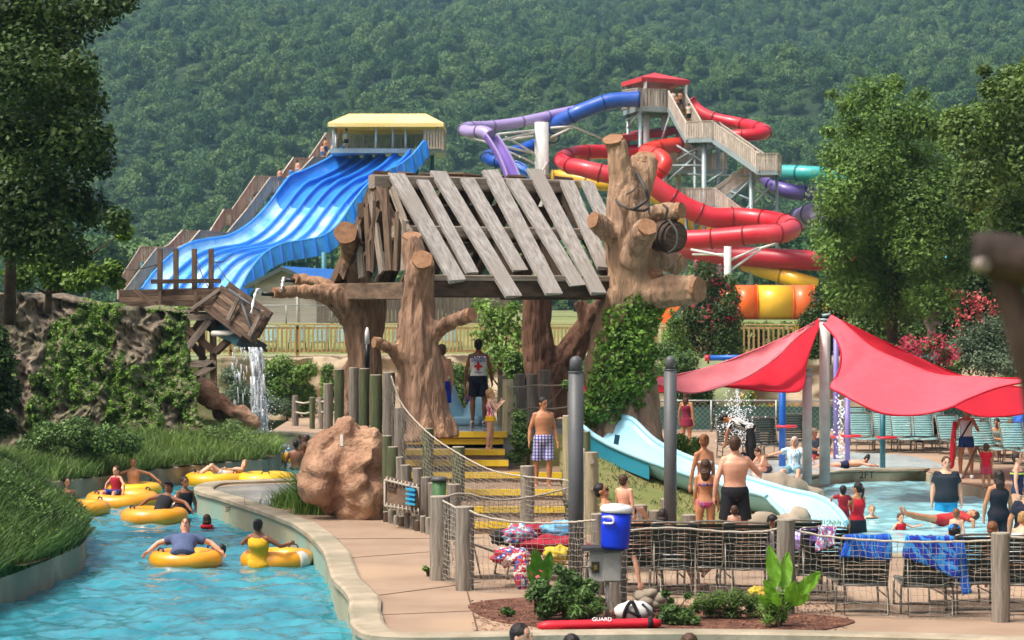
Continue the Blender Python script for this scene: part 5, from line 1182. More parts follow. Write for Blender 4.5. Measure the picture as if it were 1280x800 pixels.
def waterfall():
    t = thing('waterfall', 'white waterfall dropping from the flume spout into the river', 'waterfall', P(325,558,76)); g = random.Random(4); b = MB(); b2 = MB()
    foam = bpy.data.materials.new('falling_water'); foam.use_nodes = True; N = foam.node_tree.nodes; L = foam.node_tree.links; bs = N['Principled BSDF']; bs.inputs['Base Color'].default_value = (.85,.92,.96,1); bs.inputs['Roughness'].default_value = .2
    nz = N.new('ShaderNodeTexNoise'); nz.inputs['Scale'].default_value = 7; tc = N.new('ShaderNodeTexCoord'); mp = N.new('ShaderNodeMapping'); mp.inputs['Scale'].default_value = (5,5,.6); L.new(tc.outputs['Object'], mp.inputs[0]); L.new(mp.outputs[0], nz.inputs['Vector'])
    rp = N.new('ShaderNodeMapRange'); rp.inputs[1].default_value = .38; rp.inputs[2].default_value = .56; rp.inputs[3].default_value = .25; rp.inputs[4].default_value = 1; L.new(nz.outputs['Fac'], rp.inputs[0]); L.new(rp.outputs[0], bs.inputs['Alpha'])
    for i in range(210):
        k = g.gauss(0, 1); s = g.random(); x = 311+ (g.random()**1.5)*14 if g.random() < .75 else g.uniform(290, 312); dens = x > 308
        y0 = 434; yl = g.uniform(440, 556) if dens else g.uniform(436, 540); ln = g.uniform(12, 45) if dens else g.uniform(4, 16); dr = g.uniform(6, 12) if dens else g.uniform(-2, 4)
        ya = max(y0, yl-ln); f = lambda y: (y-434)/122; dd = 74.6 + g.uniform(-.25,.25)
        pts = [P(x+dr*f(yy)**.5+g.uniform(-.5,.5), yy, dd) for yy in np.linspace(ya, yl, 4)]; rr = g.uniform(.012,.05) if dens else g.uniform(.01,.022)
        (b if dens else b2).tube(pts, [rr*.5,rr,rr,rr*.6], 5)
    for i in range(500): 
        x = g.gauss(325, 9); y = 434+122*g.random()**.5; b2.ell(P(x+g.uniform(-4,4), y, 74.4+g.uniform(-.5,.5)), g.uniform(.008,.022), 4, 3)
    b.build('main_stream', foam, t); b2.build('drops', spray_m, t)
    b = MB()
    for i in range(260): x = g.gauss(330, 12); b.ell(P(x, g.gauss(560,5), 76.5+g.uniform(-1,1)), g.uniform(.015,.06), 5, 4)
    b.build('splash_foam', spray_m, t)
waterfall()

# ------------------------------------------------------------------ pale blue toddler slides
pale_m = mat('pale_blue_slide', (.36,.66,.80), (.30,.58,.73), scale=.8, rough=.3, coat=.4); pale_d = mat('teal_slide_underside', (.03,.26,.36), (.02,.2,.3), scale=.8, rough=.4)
def chute(label, pts, r, h, floor_z=.05, name='toddler_slide', hump=True):
    S = smooth_line([P(*p) for p in pts], 6); t = thing(name, label, 'slide', V(S[-1].x, S[-1].y, 0)); n = len(S)-1
    def fr(v):
        f = v*n; i = min(n-1, int(f)); p = S[i].lerp(S[i+1], f-i); tg = (S[i+1]-S[i]).normalized(); sd = tg.cross(V(0,0,1)).normalized(); return p, sd
    def fn(u, v):
        p, sd = fr(v); a = (u*2-1); hh = h*abs(a)**2.6 + (.22*math.exp(-((v-.13)/.11)**2)*(abs(a)**2) if hump and a < 0 else 0); return p + sd*a*r + V(0,0,hh-.1)
    b = MB(); b.grid(fn, 16, 60); b.build('trough', pale_m, t, thick=.05)
    b = MB(); b.tube([fn(0, i/60) for i in range(61)], .055, 7); b.tube([fn(1, i/60) for i in range(61)], .055, 7); b.build('rim', pale_m, t)
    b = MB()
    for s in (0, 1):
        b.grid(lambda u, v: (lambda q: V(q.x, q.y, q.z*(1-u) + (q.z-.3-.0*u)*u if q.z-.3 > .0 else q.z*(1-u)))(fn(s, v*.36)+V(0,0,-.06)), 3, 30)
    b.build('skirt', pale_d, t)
    return t
t = chute('long pale blue toddler slide curving down from the ivy tree to the pool', [(744,546,51.6),(762,558,51.3),(792,576,50.7),(845,598,49.7),(900,617,48.8),(950,632,48.1),(990,643,47.6),(1012,660,46.9),(1022,676,46.5)], .56, .42)
b = MB(); b.beam(P(770,562,50.5)+V(0,0,.1), P(772,550,50.5)+V(0,0,.1), .1, .04, up=(0,-1,0)); b.build('hand_slot', mat('slot_dark','#1d4a5c',rough=.6), t)
t = thing('toddler_slide', 'pale blue slide mouth standing on the platform behind the lifeguard', 'slide', P(578, 535, 54.5))
b = MB(); 
def hood(u, v): a = math.pi*u; x = P(556+48*v, 0, 54.5).x; hz = 1.44+ (.85-.55*sstep(.15,.5,v)+.25*sstep(.5,.75,v))*(math.sin(a)**.5 if u else 0); return V(x, 54.2+.9*u, hz)
b.grid(hood, 12, 20); b.build('hood', pale_m, t, thick=.05)
b = MB(); b.box((P(557,0,54.5).x, 53.9, 1.44), (P(600,0,54.5).x, 55.2, 1.62)); b.build('basin', pale_m, t, bevel=.05)
# ------------------------------------------------------------------ splash deck, shade sails, spray posts
ds = MB(); ds.poly([[(p.x, p.y) for p in smooth_line([G(*p) for p in [(935,588),(975,572),(1010,566),(1080,566),(1150,572),(1180,584),(1158,586),(1110,587),(1050,588),(1000,598),(975,606),(940,604)]], 3, True)]], .006)
ds.build('splash_deck_floor', mat('wet_splash_deck', '#e2e8e8', '#c4d0d2', scale=1.2, rough=.12, spec=.7, bump=.1, bscale=6), kind='structure', rec=False)
ds = MB(); ds.poly([[(p.x, p.y) for p in smooth_line([G(*p) for p in [(985,603),(1000,601),(1050,591),(1100,589.5),(1155,589),(1156,587),(1100,587.5),(1048,589),(998,599),(980,603)]], 2, True)]], .05, .05)
ds.build('pool_kerb', cope_m, kind='structure', rec=False)
for x, y, s in ((1083,595.5,.3),):
    t = thing('depth_marking', 'black 2FT depth letters on the pale pool edge wall', 'marking', G(x, y, -.1)); p = G(1083, 590)
    letters('2FT', .24, mat('stencil_black','#222222',rough=.8), t, (0, -.09, .03))
t = thing('depth_marking', 'black 3FT depth letters on the river wall corner', 'marking', G(292, 636, -.15)); letters('3FT', .15, MATS['stencil_black'], t, (-.05, -.30, 0), (R(90), 0, R(-34)))

sail_l = mat('sunlit_pink_sail_cloth', (.88,.15,.20), (.84,.125,.175), scale=6, rough=.75, bump=.15, bscale=30); sail_d = mat('shaded_red_sail_cloth', (.62,.012,.035), (.55,.01,.03), scale=6, rough=.8, bump=.15, bscale=30)  # sail cloth twice: sunlit top and shaded underside put into the colour
sail_s = mat('sunlit_pale_sail_cloth', (.86,.27,.31), (.82,.24,.28), scale=6, rough=.75, bump=.15, bscale=30)  # top of the left sail, its sunlight put into the colour
for m_ in (sail_l, sail_d, sail_s):
    nt = m_.node_tree; t_ = nt.nodes.new('ShaderNodeBsdfTranslucent'); t_.inputs[0].default_value = (.8,.04,.07,1); mx = nt.nodes.new('ShaderNodeMixShader'); mx.inputs[0].default_value = .34
    nt.links.new(nt.nodes['Principled BSDF'].outputs[0], mx.inputs[1]); nt.links.new(t_.outputs[0], mx.inputs[2]); nt.links.new(mx.outputs[0], nt.nodes['Material Output'].inputs[0])
def sail(label, top, bot, m, n=48, bow=.12):
    T = lerp_pts(smooth_line([P(*p) for p in top], 8), n); B = lerp_pts(smooth_line([P(*p) for p in bot], 8), n); b = MB()
    t = thing('shade_sail', label, 'shade sail', T[0])
    def fn(u, v): i = min(n, int(round(u*n))); return T[i].lerp(B[i], v) + V(0, bow*math.sin(math.pi*v)*math.sin(math.pi*u), .022*math.sin(u*19+v*7)+.015*math.sin(u*41-v*3)*math.sin(v*3.1))
    b.grid(fn, n, 14); c = b.build('cloth', m, t, thick=.015)
    for E in (T, B): b = MB(); b.tube(E, .02, 6); b.build('hem', sail_d if m is sail_l else m, t)
    return t
sail('large pink shade sail stretched from the tall white post over the pool', [(1040,394,58),(1056,405,57.5),(1100,438,57),(1150,460,56.5),(1210,471,56),(1300,473,55.5)], [(1029,405,58),(1046,425,57.2),(1051,443,56.6),(1048,466,55.8),(1038,484,55),(1050,491,54.6),(1075,505,54.2),(1105,517,54),(1145,519,54),(1185,511,54),(1210,499,54.3),(1250,484,55),(1300,475,55.5)], sail_l)
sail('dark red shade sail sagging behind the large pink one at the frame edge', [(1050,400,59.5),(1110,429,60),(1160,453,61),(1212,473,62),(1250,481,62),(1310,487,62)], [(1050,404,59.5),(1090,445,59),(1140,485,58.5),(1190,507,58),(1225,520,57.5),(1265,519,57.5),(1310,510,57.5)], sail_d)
sail('dark red shade sail hanging left of the tall white post', [(897,479,56.5),(925,470,57),(962,453,58),(985,435,58.5),(1005,415,58.6),(1024,398,58.6)], [(897,482,55.6),(924,485,55.6),(957,488,55.6),(987,490,55.8),(1003,485,56),(1008,455,57),(1016,428,57.8),(1027,401,58.5)], sail_d)  # underside of the left sail as its own piece, shade in its colour
sail('pale pink strip of shade sail running down behind the second grey pole', [(1018,403,58),(993,416,57),(957,432,56.3),(935,441,56),(890,458,55.4),(845,469,55),(813,475,54.8)], [(1018,405,58),(993,424,56.6),(970,447,56),(939,468,55.4),(912,480,55),(885,488,54.7),(863,491,54.6),(845,488,54.6),(813,477,54.7)], sail_s)  # upper side of that same left sail, brightened by its colour
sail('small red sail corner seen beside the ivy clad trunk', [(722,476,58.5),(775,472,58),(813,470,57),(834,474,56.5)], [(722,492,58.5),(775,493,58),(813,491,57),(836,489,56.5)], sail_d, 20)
def simple_post(px, yt, d, w, label, m, cap=None, name='shade_post', ring=None, yb=None):
    x = P(px,0,d).x; zt = P(0,yt,d).z; r = w/2/FPX*d; t = thing(name, label, 'post', V(x,d,0)); b = MB(); b.tube([V(x,d,-.1), V(x,d,zt)], r, 16); b.build('shaft', m, t)
    if cap: b = MB(); b.tube([V(x,d,zt),V(x,d,zt+.05)], r*1.15, 14); b.tube([V(x-.06,d,zt+.12),V(x+.12,d-.05,zt+.15)], .03, 6); b.build('bracket', steel_b, t)
    if ring: b = MB(); z = P(0,ring,d).z; b.tube([V(x+math.cos(a)*.24+.1, d+math.sin(a)*.2, z) for a in np.linspace(0, 6.28, 17)], .028, 6); b.build('hoop', red_m, t)
    return t
simple_post(1031, 401, 58.3, 13.5, 'tall white post holding the peak of the large pink sail', mat('post_white','#cfcdc8','#b9b6b0',scale=3,rough=.5), True)
simple_post(1009, 470, 57.5, 12, 'shorter white post in front of the tall sail post', MATS['post_white'], True)
simple_post(1045, 408, 66, 6.5, 'left purple spray post with a red hoop behind the white posts', mat('post_purple','#8478b8','#7268a6',rough=.4), name='spray_post', ring=546)
simple_post(1059.5, 497, 64, 6.5, 'right purple spray post nearer the pool with a red hoop', MATS['post_purple'], name='spray_post', ring=545)
simple_post(1103.5, 505, 62.5, 7, 'teal spray post with a red hoop in front of the loungers', mat('post_teal','#1d6470','#185662',rough=.4), name='spray_post', ring=547)
t = thing('spray_post', 'blue spray post with red elbow and long overhead pipe', 'post', V(P(978,0,63).x, 63, 0)); d = 63; bm_ = mat('post_blue','#1560b8','#1150a4',rough=.35); x = P(978,0,d).x
b = MB(); b.tube([V(x,d,-.1), P(978,462,d)], .085, 14); b.build('shaft', bm_, t)
b = MB(); b.tube(smooth_line([P(978,464,d),P(977,455,d),P(972,449,d),P(962,446.5,d)], 4), .075, 12); b.build('elbow', mat('post_red','#c9404a','#b8333f',rough=.4), t)
b = MB(); b.tube([P(962,446.5,d),P(887,447.5,d)], .07, 12); b.build('pipe', bm_, t); b = MB(); b.tube([P(887,447.5,d),P(881,447.5,d)], .075, 12); b.build('end_cap', MATS['post_red'], t)
b = MB(); b.tube([V(x+math.cos(a)*.24+.1, d+math.sin(a)*.2, P(0,533,d).z) for a in np.linspace(0, 6.28, 17)], .035, 6); b.build('hoop', MATS['post_red'], t)
t = thing('water_spray', 'water streaming down from the overhead blue pipe onto the bending bather', 'water spray', P(915,560,63)); b = MB(); g = random.Random(6)
for i in range(420):
    y = g.uniform(450, 560); s = (y-450)/110; x = g.gauss(908 if g.random() < .3 else 924-4*(1-s), .6+9*s**2.2); b.ell(P(x, y, 62.8+g.gauss(0,.2)), g.uniform(.006,.014)*(1+s*.5), 5, 4)
for i in range(420): b.ell(P(g.gauss(922,11), g.gauss(525,16), 62.3+g.gauss(0,.25)), g.uniform(.008,.022), 5, 4)
for i in range(160): b.ell(P(g.gauss(1052,4), g.uniform(470,572), 65+g.gauss(0,.3)), g.uniform(.012,.03), 4, 3)
b.build('drops', spray_m, t)

wind_pts = [V(P(x,0,d).x, d, 0) for x, d in ((808,80),(1040,80),(1300,79))]
chain_fence('galvanised pool fence with green windscreen cloth behind the loungers', wind_pts, 1.0, 1.9, name='pool_fence', mesh=True, wind=.74)

# ------------------------------------------------------------------ loungers
frame_m = mat('bronze_tube', '#7f7a70', '#6a655c', scale=8, rough=.35, metal=.6); strap_a = mat('aqua_strap', '#7fa7a6', '#6b9392', scale=5, rough=.6, rnd=.12); strap_g = mat('dark_green_strap', '#1d2a25', '#17211d', scale=5, rough=.55, rnd=.15)
def lounger_proto(strap, label, group, back=60, loc=(0,0,0)):
    t = thing('sun_lounger', label, 'sun lounger', (0,0,0), group); a = R(back); L = .74; W = .31; z0 = .36
    bt = V(0, -math.cos(a)*L, z0+math.sin(a)*L)
    f = MB(); c = .06
    f.tube(smooth_line([V(-W,1.25,z0),V(-W,.6,z0),V(-W,0,z0)], 2), .016, 7); f.tube([V(W,1.25,z0),V(W,0,z0)], .016, 7); f.tube([V(-W,1.25,z0),V(W,1.25,z0)], .016, 7); f.tube([V(-W,0,z0),V(W,0,z0)], .014, 6)
    f.build('seat_frame', frame_m, t)
    f = MB(); u = (bt-V(0,0,z0)).normalized(); f.tube(smooth_line([V(-W,0,z0), V(-W,0,z0)+u*L*.6, V(-W,0,z0)+u*(L-c), V(-W+c,0,z0)+u*L, V(W-c,0,z0)+u*L, V(W,0,z0)+u*(L-c), V(W,0,z0)+u*L*.6, V(W,0,z0)], 3), .016, 7); f.build('back_frame', frame_m, t)
    for y in (.12, 1.08):
        f = MB(); f.tube(smooth_line([V(-W-.02,y,z0),V(-W-.03,y-.07,.05),V(-W,y-.04,.015),V(0,y,.015),V(W,y-.04,.015),V(W+.03,y-.07,.05),V(W+.02,y,z0)], 4), .015, 7); f.build('leg', frame_m, t)
    f = MB(); f.tube([V(-W+.03,0,z0)+u*L*.62, V(-W+.03,-.32,.015), V(W-.03,-.32,.015), V(W-.03,0,z0)+u*L*.62], .012, 6); f.build('back_stand', frame_m, t)
    for sx in (-W-.02, W+.02): f = MB(); f.tube([V(sx,.12,.2),V(sx,1.08,.2)], .012, 6); f.build('brace', frame_m, t)
    f = MB()
    for i in range(15): y = .05+i*.082; f.grid(lambda q, w: V(-W+2*W*q, y-.028+.056*w, z0+.012-.03*math.sin(math.pi*q)), 4, 1)
    f.build('seat_straps', strap, t, thick=.008)
    f = MB()
    for i in range(10):
        s = .04+i*.068
        f.grid(lambda q, w: V(-W+2*W*q, 0, z0)+u*(s+.056*w)+V(0,-.03*math.sin(math.pi*q)*0-.012,0), 4, 1)
    f.build('back_straps', strap, t, thick=.008)
    return t
GB, GF = 'pale aqua loungers along the far side of the pool', 'dark strapped loungers behind the front net'
proto_a = lounger_proto(strap_a, 'x', GB, 62); proto_g = lounger_proto(strap_g, 'x', GF, 64); proto_f = None
far_l = [(1083,566,3,'aqua lounger straight behind the teal and purple spray posts'),(1112,565,-4,'aqua lounger half hidden by the teal spray post'),(1136,566,2,'aqua lounger with a raised back right of the teal post'),(1160,566,-2,'aqua lounger left of the lifeguard with the red rescue tube'),(1176,563,5,'aqua lounger just behind the lifeguard with the red tube'),
 (1075,556,0,'aqua lounger in the back row by the windscreen near the purple posts'),(1120,556,5,'aqua lounger in the back row with dark clothes on its side'),(1165,555,-3,'aqua lounger in the back row below the sail hem'),(1196,570,10,'aqua lounger under the seated bathers at the windscreen end'),(1222,574,-14,'aqua lounger pushed askew in front of the seated pair'),(1240,580,18,'aqua lounger angled towards the pool near the wrapped child'),(1262,572,-6,'aqua lounger by the child wrapped in a towel'),(1278,582,8,'aqua lounger at the frame edge under the dark sail'),(1250,560,4,'aqua lounger in the back row beside the blue backpack')]
for i, (px, py, a, lab) in enumerate(far_l):
    o = proto_a if i == 0 else dup(proto_a); p = G(px, py); o.location = p+V(0, .9, 0); o.rotation_euler = (0, 0, R(180+a)); o['label'] = lab
far_d = [(912,572,'dark strapped lounger at the far end left of the blue spray post'),(935,570,'dark strapped lounger second from the pool fence corner'),(958,572,'dark strapped lounger just left of the blue spray post'),(990,566,'dark strapped lounger between the blue post and the white post')]
front = [(800,745,2,'front dark lounger nearest the drink cooler'),(845,748,-3,'front dark lounger with a bather\'s foot hanging beside it'),(889,746,2,'front dark lounger below the girl in the bikini'),(934,748,-2,'front dark lounger left of the broad leaf plant'),(1030,756,3,'front dark lounger with the purple and red towels'),(1083,770,0,'front dark lounger under the striped blue towel'),(1165,772,-3,'front dark lounger under the dotted blue towel'),(1222,768,4,'front dark lounger behind the last stout post'),(1290,770,-3,'front dark lounger at the frame edge'),(1000,744,-5,'front dark lounger partly behind the broad leaf plant'),]
FL = {}
proto_f = lounger_proto(strap_g, 'front dark lounger folded low behind the left net with towels on it', GF, 20); proto_f.location = G(622,722); proto_f.rotation_euler = (0,0,R(-75)); o_ = dup(proto_f, G(692,715), R(-83), 'front dark lounger lying flat under the heap of red towels')
for i, (px, py, a, lab) in enumerate(front):
    o = proto_g if i == 0 else dup(proto_g); p = G(px, py); o.location = p+V(0, .3, 0); o.rotation_euler = (0, 0, R(a)); o['label'] = lab; FL[px] = o
for (px, py, lab) in far_d: o = dup(proto_g); p = G(px, py); o.location = p; o.rotation_euler = (0,0,R(180+random.uniform(-8,8))); o['label'] = lab; o['group'] = 'dark loungers behind the blue spray post'
for i in range(9):
    o = dup(proto_a, V(P(300+i*33+random.uniform(-4,4),0,101).x, 101+random.uniform(-.5,1.5), ground_z(0, 101)), R(180+random.uniform(-15,15)), ['first','second','third','fourth','fifth','sixth','seventh','eighth','ninth'][i]+' aqua lounger from the flume end seen through the timber rail', 'loungers glimpsed through the timber rail')
t = thing('picnic_table', 'dark picnic table with benches behind the blue spray post', 'table', V(P(938,0,73).x, 73, 0)); c = V(P(938,0,73).x, 73, 0)
tm_ = mat('dark_table', '#3c3936', '#2c2a28', rough=.6); b = MB(); b.box((c.x-.9,c.y-.35,.72),(c.x+.9,c.y+.35,.76)); b.build('table_top', tm_, t)
for s in (-1, 1): b = MB(); b.box((c.x-.9,c.y+s*.75-.13,.42),(c.x+.9,c.y+s*.75+.13,.46)); b.build('bench', tm_, t); b = MB(); b.beam(c+V(s*.6,-.7,0), c+V(s*.6,.25,.72), .07); b.beam(c+V(s*.6,.7,0), c+V(s*.6,-.25,.72), .07); b.beam(c+V(s*.6,-.8,.4), c+V(s*.6,.8,.4), .07); b.build('leg', tm_, t)

# ------------------------------------------------------------------ towels and belongings
def towel(label, loc, rz, w, m, front=.42, back=.55, slope=64, name='towel', skew=0.0, seed=1, twist=0):
    """draped over the top of a lounger back standing at loc"""
    g = random.Random(seed); ph = [g.uniform(0,6) for _ in range(4)]; a = R(slope); u = V(0,-math.cos(a),math.sin(a)); top = V(0,0,.36)+u*.76; b = MB(); Mz = Matrix.Rotation(rz, 4, 'Z')
    def fn(x, v):
        s = v*(front+back); X = (x-.5)*w; sk = skew*(x-.5)
        if s < back+sk: q = top+V(0,-.03-.04*math.sin(x*9+ph[0])*(1-s/back)*.8,-(back+sk-s)*(1+.0*x))+V(0,-.05*(1-s/back),0)
        else: q = top-u*(s-back-sk)+V(0,.035,.01)
        q.x = X*(1+.06*math.sin(v*5+ph[1])) + .02*math.sin(v*9+x*7+ph[2]); return loc + Mz@q
    b.grid(fn, 22, 26); return b.build(name, m, None, label, 'towel', thick=.014, group=None)
def stripe_mat(name, cols, scale, axis='u', wave=.6, bump=.4):
    m = bpy.data.materials.new(name); m.use_nodes = True; N = m.node_tree.nodes; L = m.node_tree.links; bs = N['Principled BSDF']; bs.inputs['Roughness'].default_value = .95
    tc = N.new('ShaderNodeTexCoord'); mp = N.new('ShaderNodeMapping'); L.new(tc.outputs['UV'], mp.inputs[0]); nz = N.new('ShaderNodeTexNoise'); nz.inputs['Detail'].default_value = 3
    mp.inputs['Scale'].default_value = (scale, .5, 1) if axis == 'u' else ((.5, scale, 1) if axis == 'v' else (scale, scale, 1)); L.new(mp.outputs[0], nz.inputs['Vector']); nz.inputs['Scale'].default_value = 3
    rp = N.new('ShaderNodeValToRGB'); rp.color_ramp.interpolation = 'CONSTANT'; e = rp.color_ramp.elements; n = len(cols)
    for i, c in enumerate(cols):
        pos = .3+.4*i/n; el = e[i] if i < 2 else e.new(pos); el.position = pos if i else 0; el.color = (*srgb(c), 1)
    L.new(nz.outputs['Fac'], rp.inputs[0]); L.new(rp.outputs[0], bs.inputs['Base Color'])
    n2 = N.new('ShaderNodeTexNoise'); n2.inputs['Scale'].default_value = 60; b = N.new('ShaderNodeBump'); b.inputs['Strength'].default_value = bump; L.new(n2.outputs['Fac'], b.inputs['Height']); L.new(b.outputs[0], bs.inputs['Normal']); return m
tw_b1 = stripe_mat('blue_striped_terry', ['#0c2c88','#1150b4','#0c3898','#2b86cc','#0a2a78'], 4.2); tw_b2 = stripe_mat('dark_blue_terry', ['#0a1e78','#122c94','#2a80c4','#0b247e'], 1.6, 'x')
tw_r = stripe_mat('red_white_terry', ['#b3202c','#e8e4e0','#c22a36','#3455a0','#ece8e6'], 2.0, 'x'); tw_p = stripe_mat('lilac_terry', ['#9d8fc6','#b7aed8','#8d7fc0'], 2.0); tw_m = stripe_mat('multicolour_terry', ['#b01f2e','#1c5fa8','#c8353d','#3fa0c8','#e5e2de','#7f1726'], 3.0, 'x'); tw_y = mat('yellow_terry','#c9b13a','#b39c30',scale=8,rough=.95,bump=.5); tw_red = mat('crimson_terry','#9c1f35','#83182b',scale=8,rough=.95,bump=.5); tw_bl = mat('aqua_terry','#3f8fc0','#86b7cf',scale=6,rough=.95,bump=.5)
for px, lab, m, f, bk, sk, w in ((1083,'striped blue towel draped over a front lounger back',tw_b1,.4,.30,.05,.64),(1165,'dotted dark blue towel hanging lower over the next lounger back',tw_b2,.4,.40,.28,.66),(1030,'red white and blue towel over the lounger beside the broad leaf plant',tw_m,.3,.28,-.1,.25)):
    o = FL[px]; towel(lab, o.location, o.rotation_euler.z, w, m, f, bk, skew=sk, seed=px)
b = MB(); o = FL[1165].location
b.grid(lambda u, v: o+V(.26+.12*u+.10*v, -.46-.03*math.sin(v*7), .98-.68*v+.03*u), 6, 16); b.build('towel', tw_b1, None, 'twisted end of the dotted blue towel trailing to the ground', 'towel', thick=.02)
def heap(label, px, py, d, rx, ry, rz, m, seed=1, name='towel', cat='towel'):
    c = P(px, py, d); b = MB(); b.ell(c, (rx, ry, rz), 28, 16, fn=lambda p: 1+.30*fbm(p.x*2.4+seed, p.y*2.4, p.z*2.4+seed, 3)+.1*math.sin(p.x*11+seed)*p.z); return b.build(name, m, None, label, cat)
heap('red and white patterned towel bundle on the left front lounger', 638, 696, 36.2, .26, .3, .13, tw_r, 1); heap('red white cloth end hanging down from the left lounger', 652, 716, 35.9, .10, .08, .26, tw_r, 2)
heap('crimson towel spread along the second front lounger', 690, 680, 37.0, .55, .3, .12, tw_red, 3); heap('dark crimson bag behind the crimson towel', 672, 663, 37.8, .25, .2, .12, tw_red, 4, 'bag', 'bag')
heap('blue and white patterned cloth on top of the towel heap', 703, 662, 37.6, .3, .2, .13, tw_bl, 5); heap('blue patterned bag with orange spots left in the towel heap', 648, 668, 37.0, .24, .2, .14, tw_m, 6, 'bag', 'bag')
heap('yellow towel roll on the lounger beside the tall grey pole', 697, 693, 36.3, .2, .2, .12, tw_y, 7); heap('black bag behind the net under the crimson towel', 630, 671, 38.2, .2, .2, .12, mat('black_cloth','#1c1c20','#121214',rough=.8), 8, 'bag', 'bag')
heap('lilac towel lying over the lounger by the broad leaf plant', 1004, 676, 34.4, .16, .2, .14, tw_p, 9); heap('purple towel lump on the lounger top rail', 1018, 672, 34.2, .10, .2, .12, mat('purple_cloth','#6a4fa0','#5a4190',rough=.9), 10)
heap('white and yellow wrap lying under the front loungers', 948, 741, 34.8, .14, .14, .09, tw_y, 11); heap('pale patterned towel under the lounger by the last stout post', 1212, 700, 34.5, .16, .2, .12, tw_bl, 12)
heap('dark clothes piled on an aqua lounger by the windscreen', 1165, 534, 70.5, .45, .3, .22, MATS['black_cloth'], 13, 'clothes_pile', 'clothes'); heap('blue towel folded on an aqua lounger behind the pool', 1148, 546, 70.3, .3, .2, .14, mat('royal_cloth','#20408f','#18337a',rough=.9), 14)
heap('bright blue backpack standing on a lounger at the frame edge', 1279, 538, 66, .3, .22, .45, mat('backpack_blue','#1560c4','#1150aa',rough=.7), 15, 'backpack', 'backpack'); heap('white towel thrown on the far lounger near the green windscreen', 1138, 533, 71, .2, .2, .1, mat('white_cloth','#d9d9d4','#bfc0bc',rough=.9), 16)
heap('black and white beach bag at the pool fence by the blue spray', 925, 575, 66, .3, .2, .18, MATS['black_cloth'], 17, 'bag', 'bag')

# ------------------------------------------------------------------ utility box and cooler
t = thing('utility_box', 'grey metal utility box on a pipe stand under the drink cooler', 'utility box', G(760, 772)); d = 32.6; gb = mat('box_grey', '#a3a29e', '#8d8c88', scale=4, rough=.6, bump=.1, col3='#96938a')
a, c = P(737,688,d), P(776,727,d); b = MB(); b.box((a.x, d-.12, c.z), (c.x, d+.12, a.z)); b.build('cabinet', gb, t, bevel=.012)
b = MB(); b.box((P(754,0,d).x, d-.135, c.z+.02), (c.x-.01, d-.12, a.z-.02)); b.build('cabinet_lid', gb, t, bevel=.004)
b = MB(); p = P(744,708,d); b.box((p.x-.05, d-.14, p.z-.07), (p.x+.05, d-.121, p.z+.07)); b.build('switch_recess', mat('recess_dark','#3b3426',rough=.7), t); b = MB(); b.box((p.x-.02, d-.155, p.z-.03), (p.x+.02, d-.141, p.z+.03)); b.build('padlock', mat('brass','#a08a3c',rough=.35,metal=.8), t)
b = MB(); b.tube([V(P(759,0,d).x, d, 0), V(P(759,0,d).x, d, c.z)], .028, 10); b.build('conduit', white_p, t)
b = MB(); b.box((P(727,0,d).x, d-.2, a.z+.006), (P(779,0,d).x, d+.2, a.z+.05)); b.build('shelf', mat('shelf_dark','#3d3d3e','#303031',rough=.6), t)
b = MB(); b.tube([P(735,690,d-.05), P(733,705,d-.1), P(735,720,d-.1), P(733,745,d)], .014, 6); b.tube([P(727,709,d-.1),P(742,709,d-.14)], .012, 6); b.build('cable', frame_m, t)
t = thing('drink_cooler', 'blue round drink cooler with white lid and handle on the utility box', 'cooler', P(769, 683, 32.45)); cb = mat('cooler_blue', (.004,.035,.62), (.004,.03,.54), scale=3, rough=.35)
lo = P(768.5,686.5,32.45); zz = lo.z+.006; up_ = V(.045,0,1).normalized(); b = MB(); b.tube([lo+V(0,0,.012), lo+up_*.05, lo+up_*.25, lo+up_*.47], [.17,.178,.188,.192], 28); b.build('body', cb, t)
b = MB(); b.tube([lo+up_*.47, lo+up_*.50, lo+up_*.53, lo+up_*.56], [.205,.207,.205,.17], 28); b.tube([lo+up_*.56, lo+up_*.575], [.1,.09], 20); b.build('lid', mat('cooler_white','#e2e2e0','#d2d2d0',rough=.4), t)
b = MB(); h = lo+up_*.42; b.tube(smooth_line([h+V(-.15,-.12,.0), h+V(-.17,-.17,-.0), h+V(-.06,-.215,-.0), h+V(-.05,-.215,-.07), h+V(-.16,-.17,-.075), h+V(-.15,-.12,-.07)], 3), .014, 8); b.build('carry_handle', MATS['cooler_white'], t)
t = thing('rescue_tube', 'long red rescue tube with a dark strap lying on the mulch edge', 'rescue tube', G(750, 790)); a, c = P(672,783,31.3), P(826,779,31.5); b = MB()
n = 14; pts = [a.lerp(c, i/n) for i in range(n+1)]; b.tube(pts, [.035]+[.075]*(n-1)+[.05], 16, flat=(.85,1)); b.build('foam_body', mat('rescue_red', (.60,.012,.03), (.5,.01,.025), scale=4, rough=.45), t)
b = MB(); p = a.lerp(c, .89); q = a.lerp(c, .93); b.tube([p, q], .082, 16, flat=(.85,1)); b.build('strap', MATS['black_cloth'], t)
letters('GUARD', .07, mat('white_print','#e6e6e6',rough=.7), t, tuple(a.lerp(c, .52)+V(0,-.05,.068)-root_loc(t)), (R(55),0,-.01))
t = thing('backpack', 'white backpack with black straps resting behind the red rescue tube', 'backpack', G(790, 778)); c = P(792, 764, 31.9); b = MB(); b.ell(c, (.24,.16,.13), 20, 12, fn=lambda p: 1+.12*fbm(p.x*2, p.y*2, p.z*2)); b.build('body', MATS['white_cloth'], t)
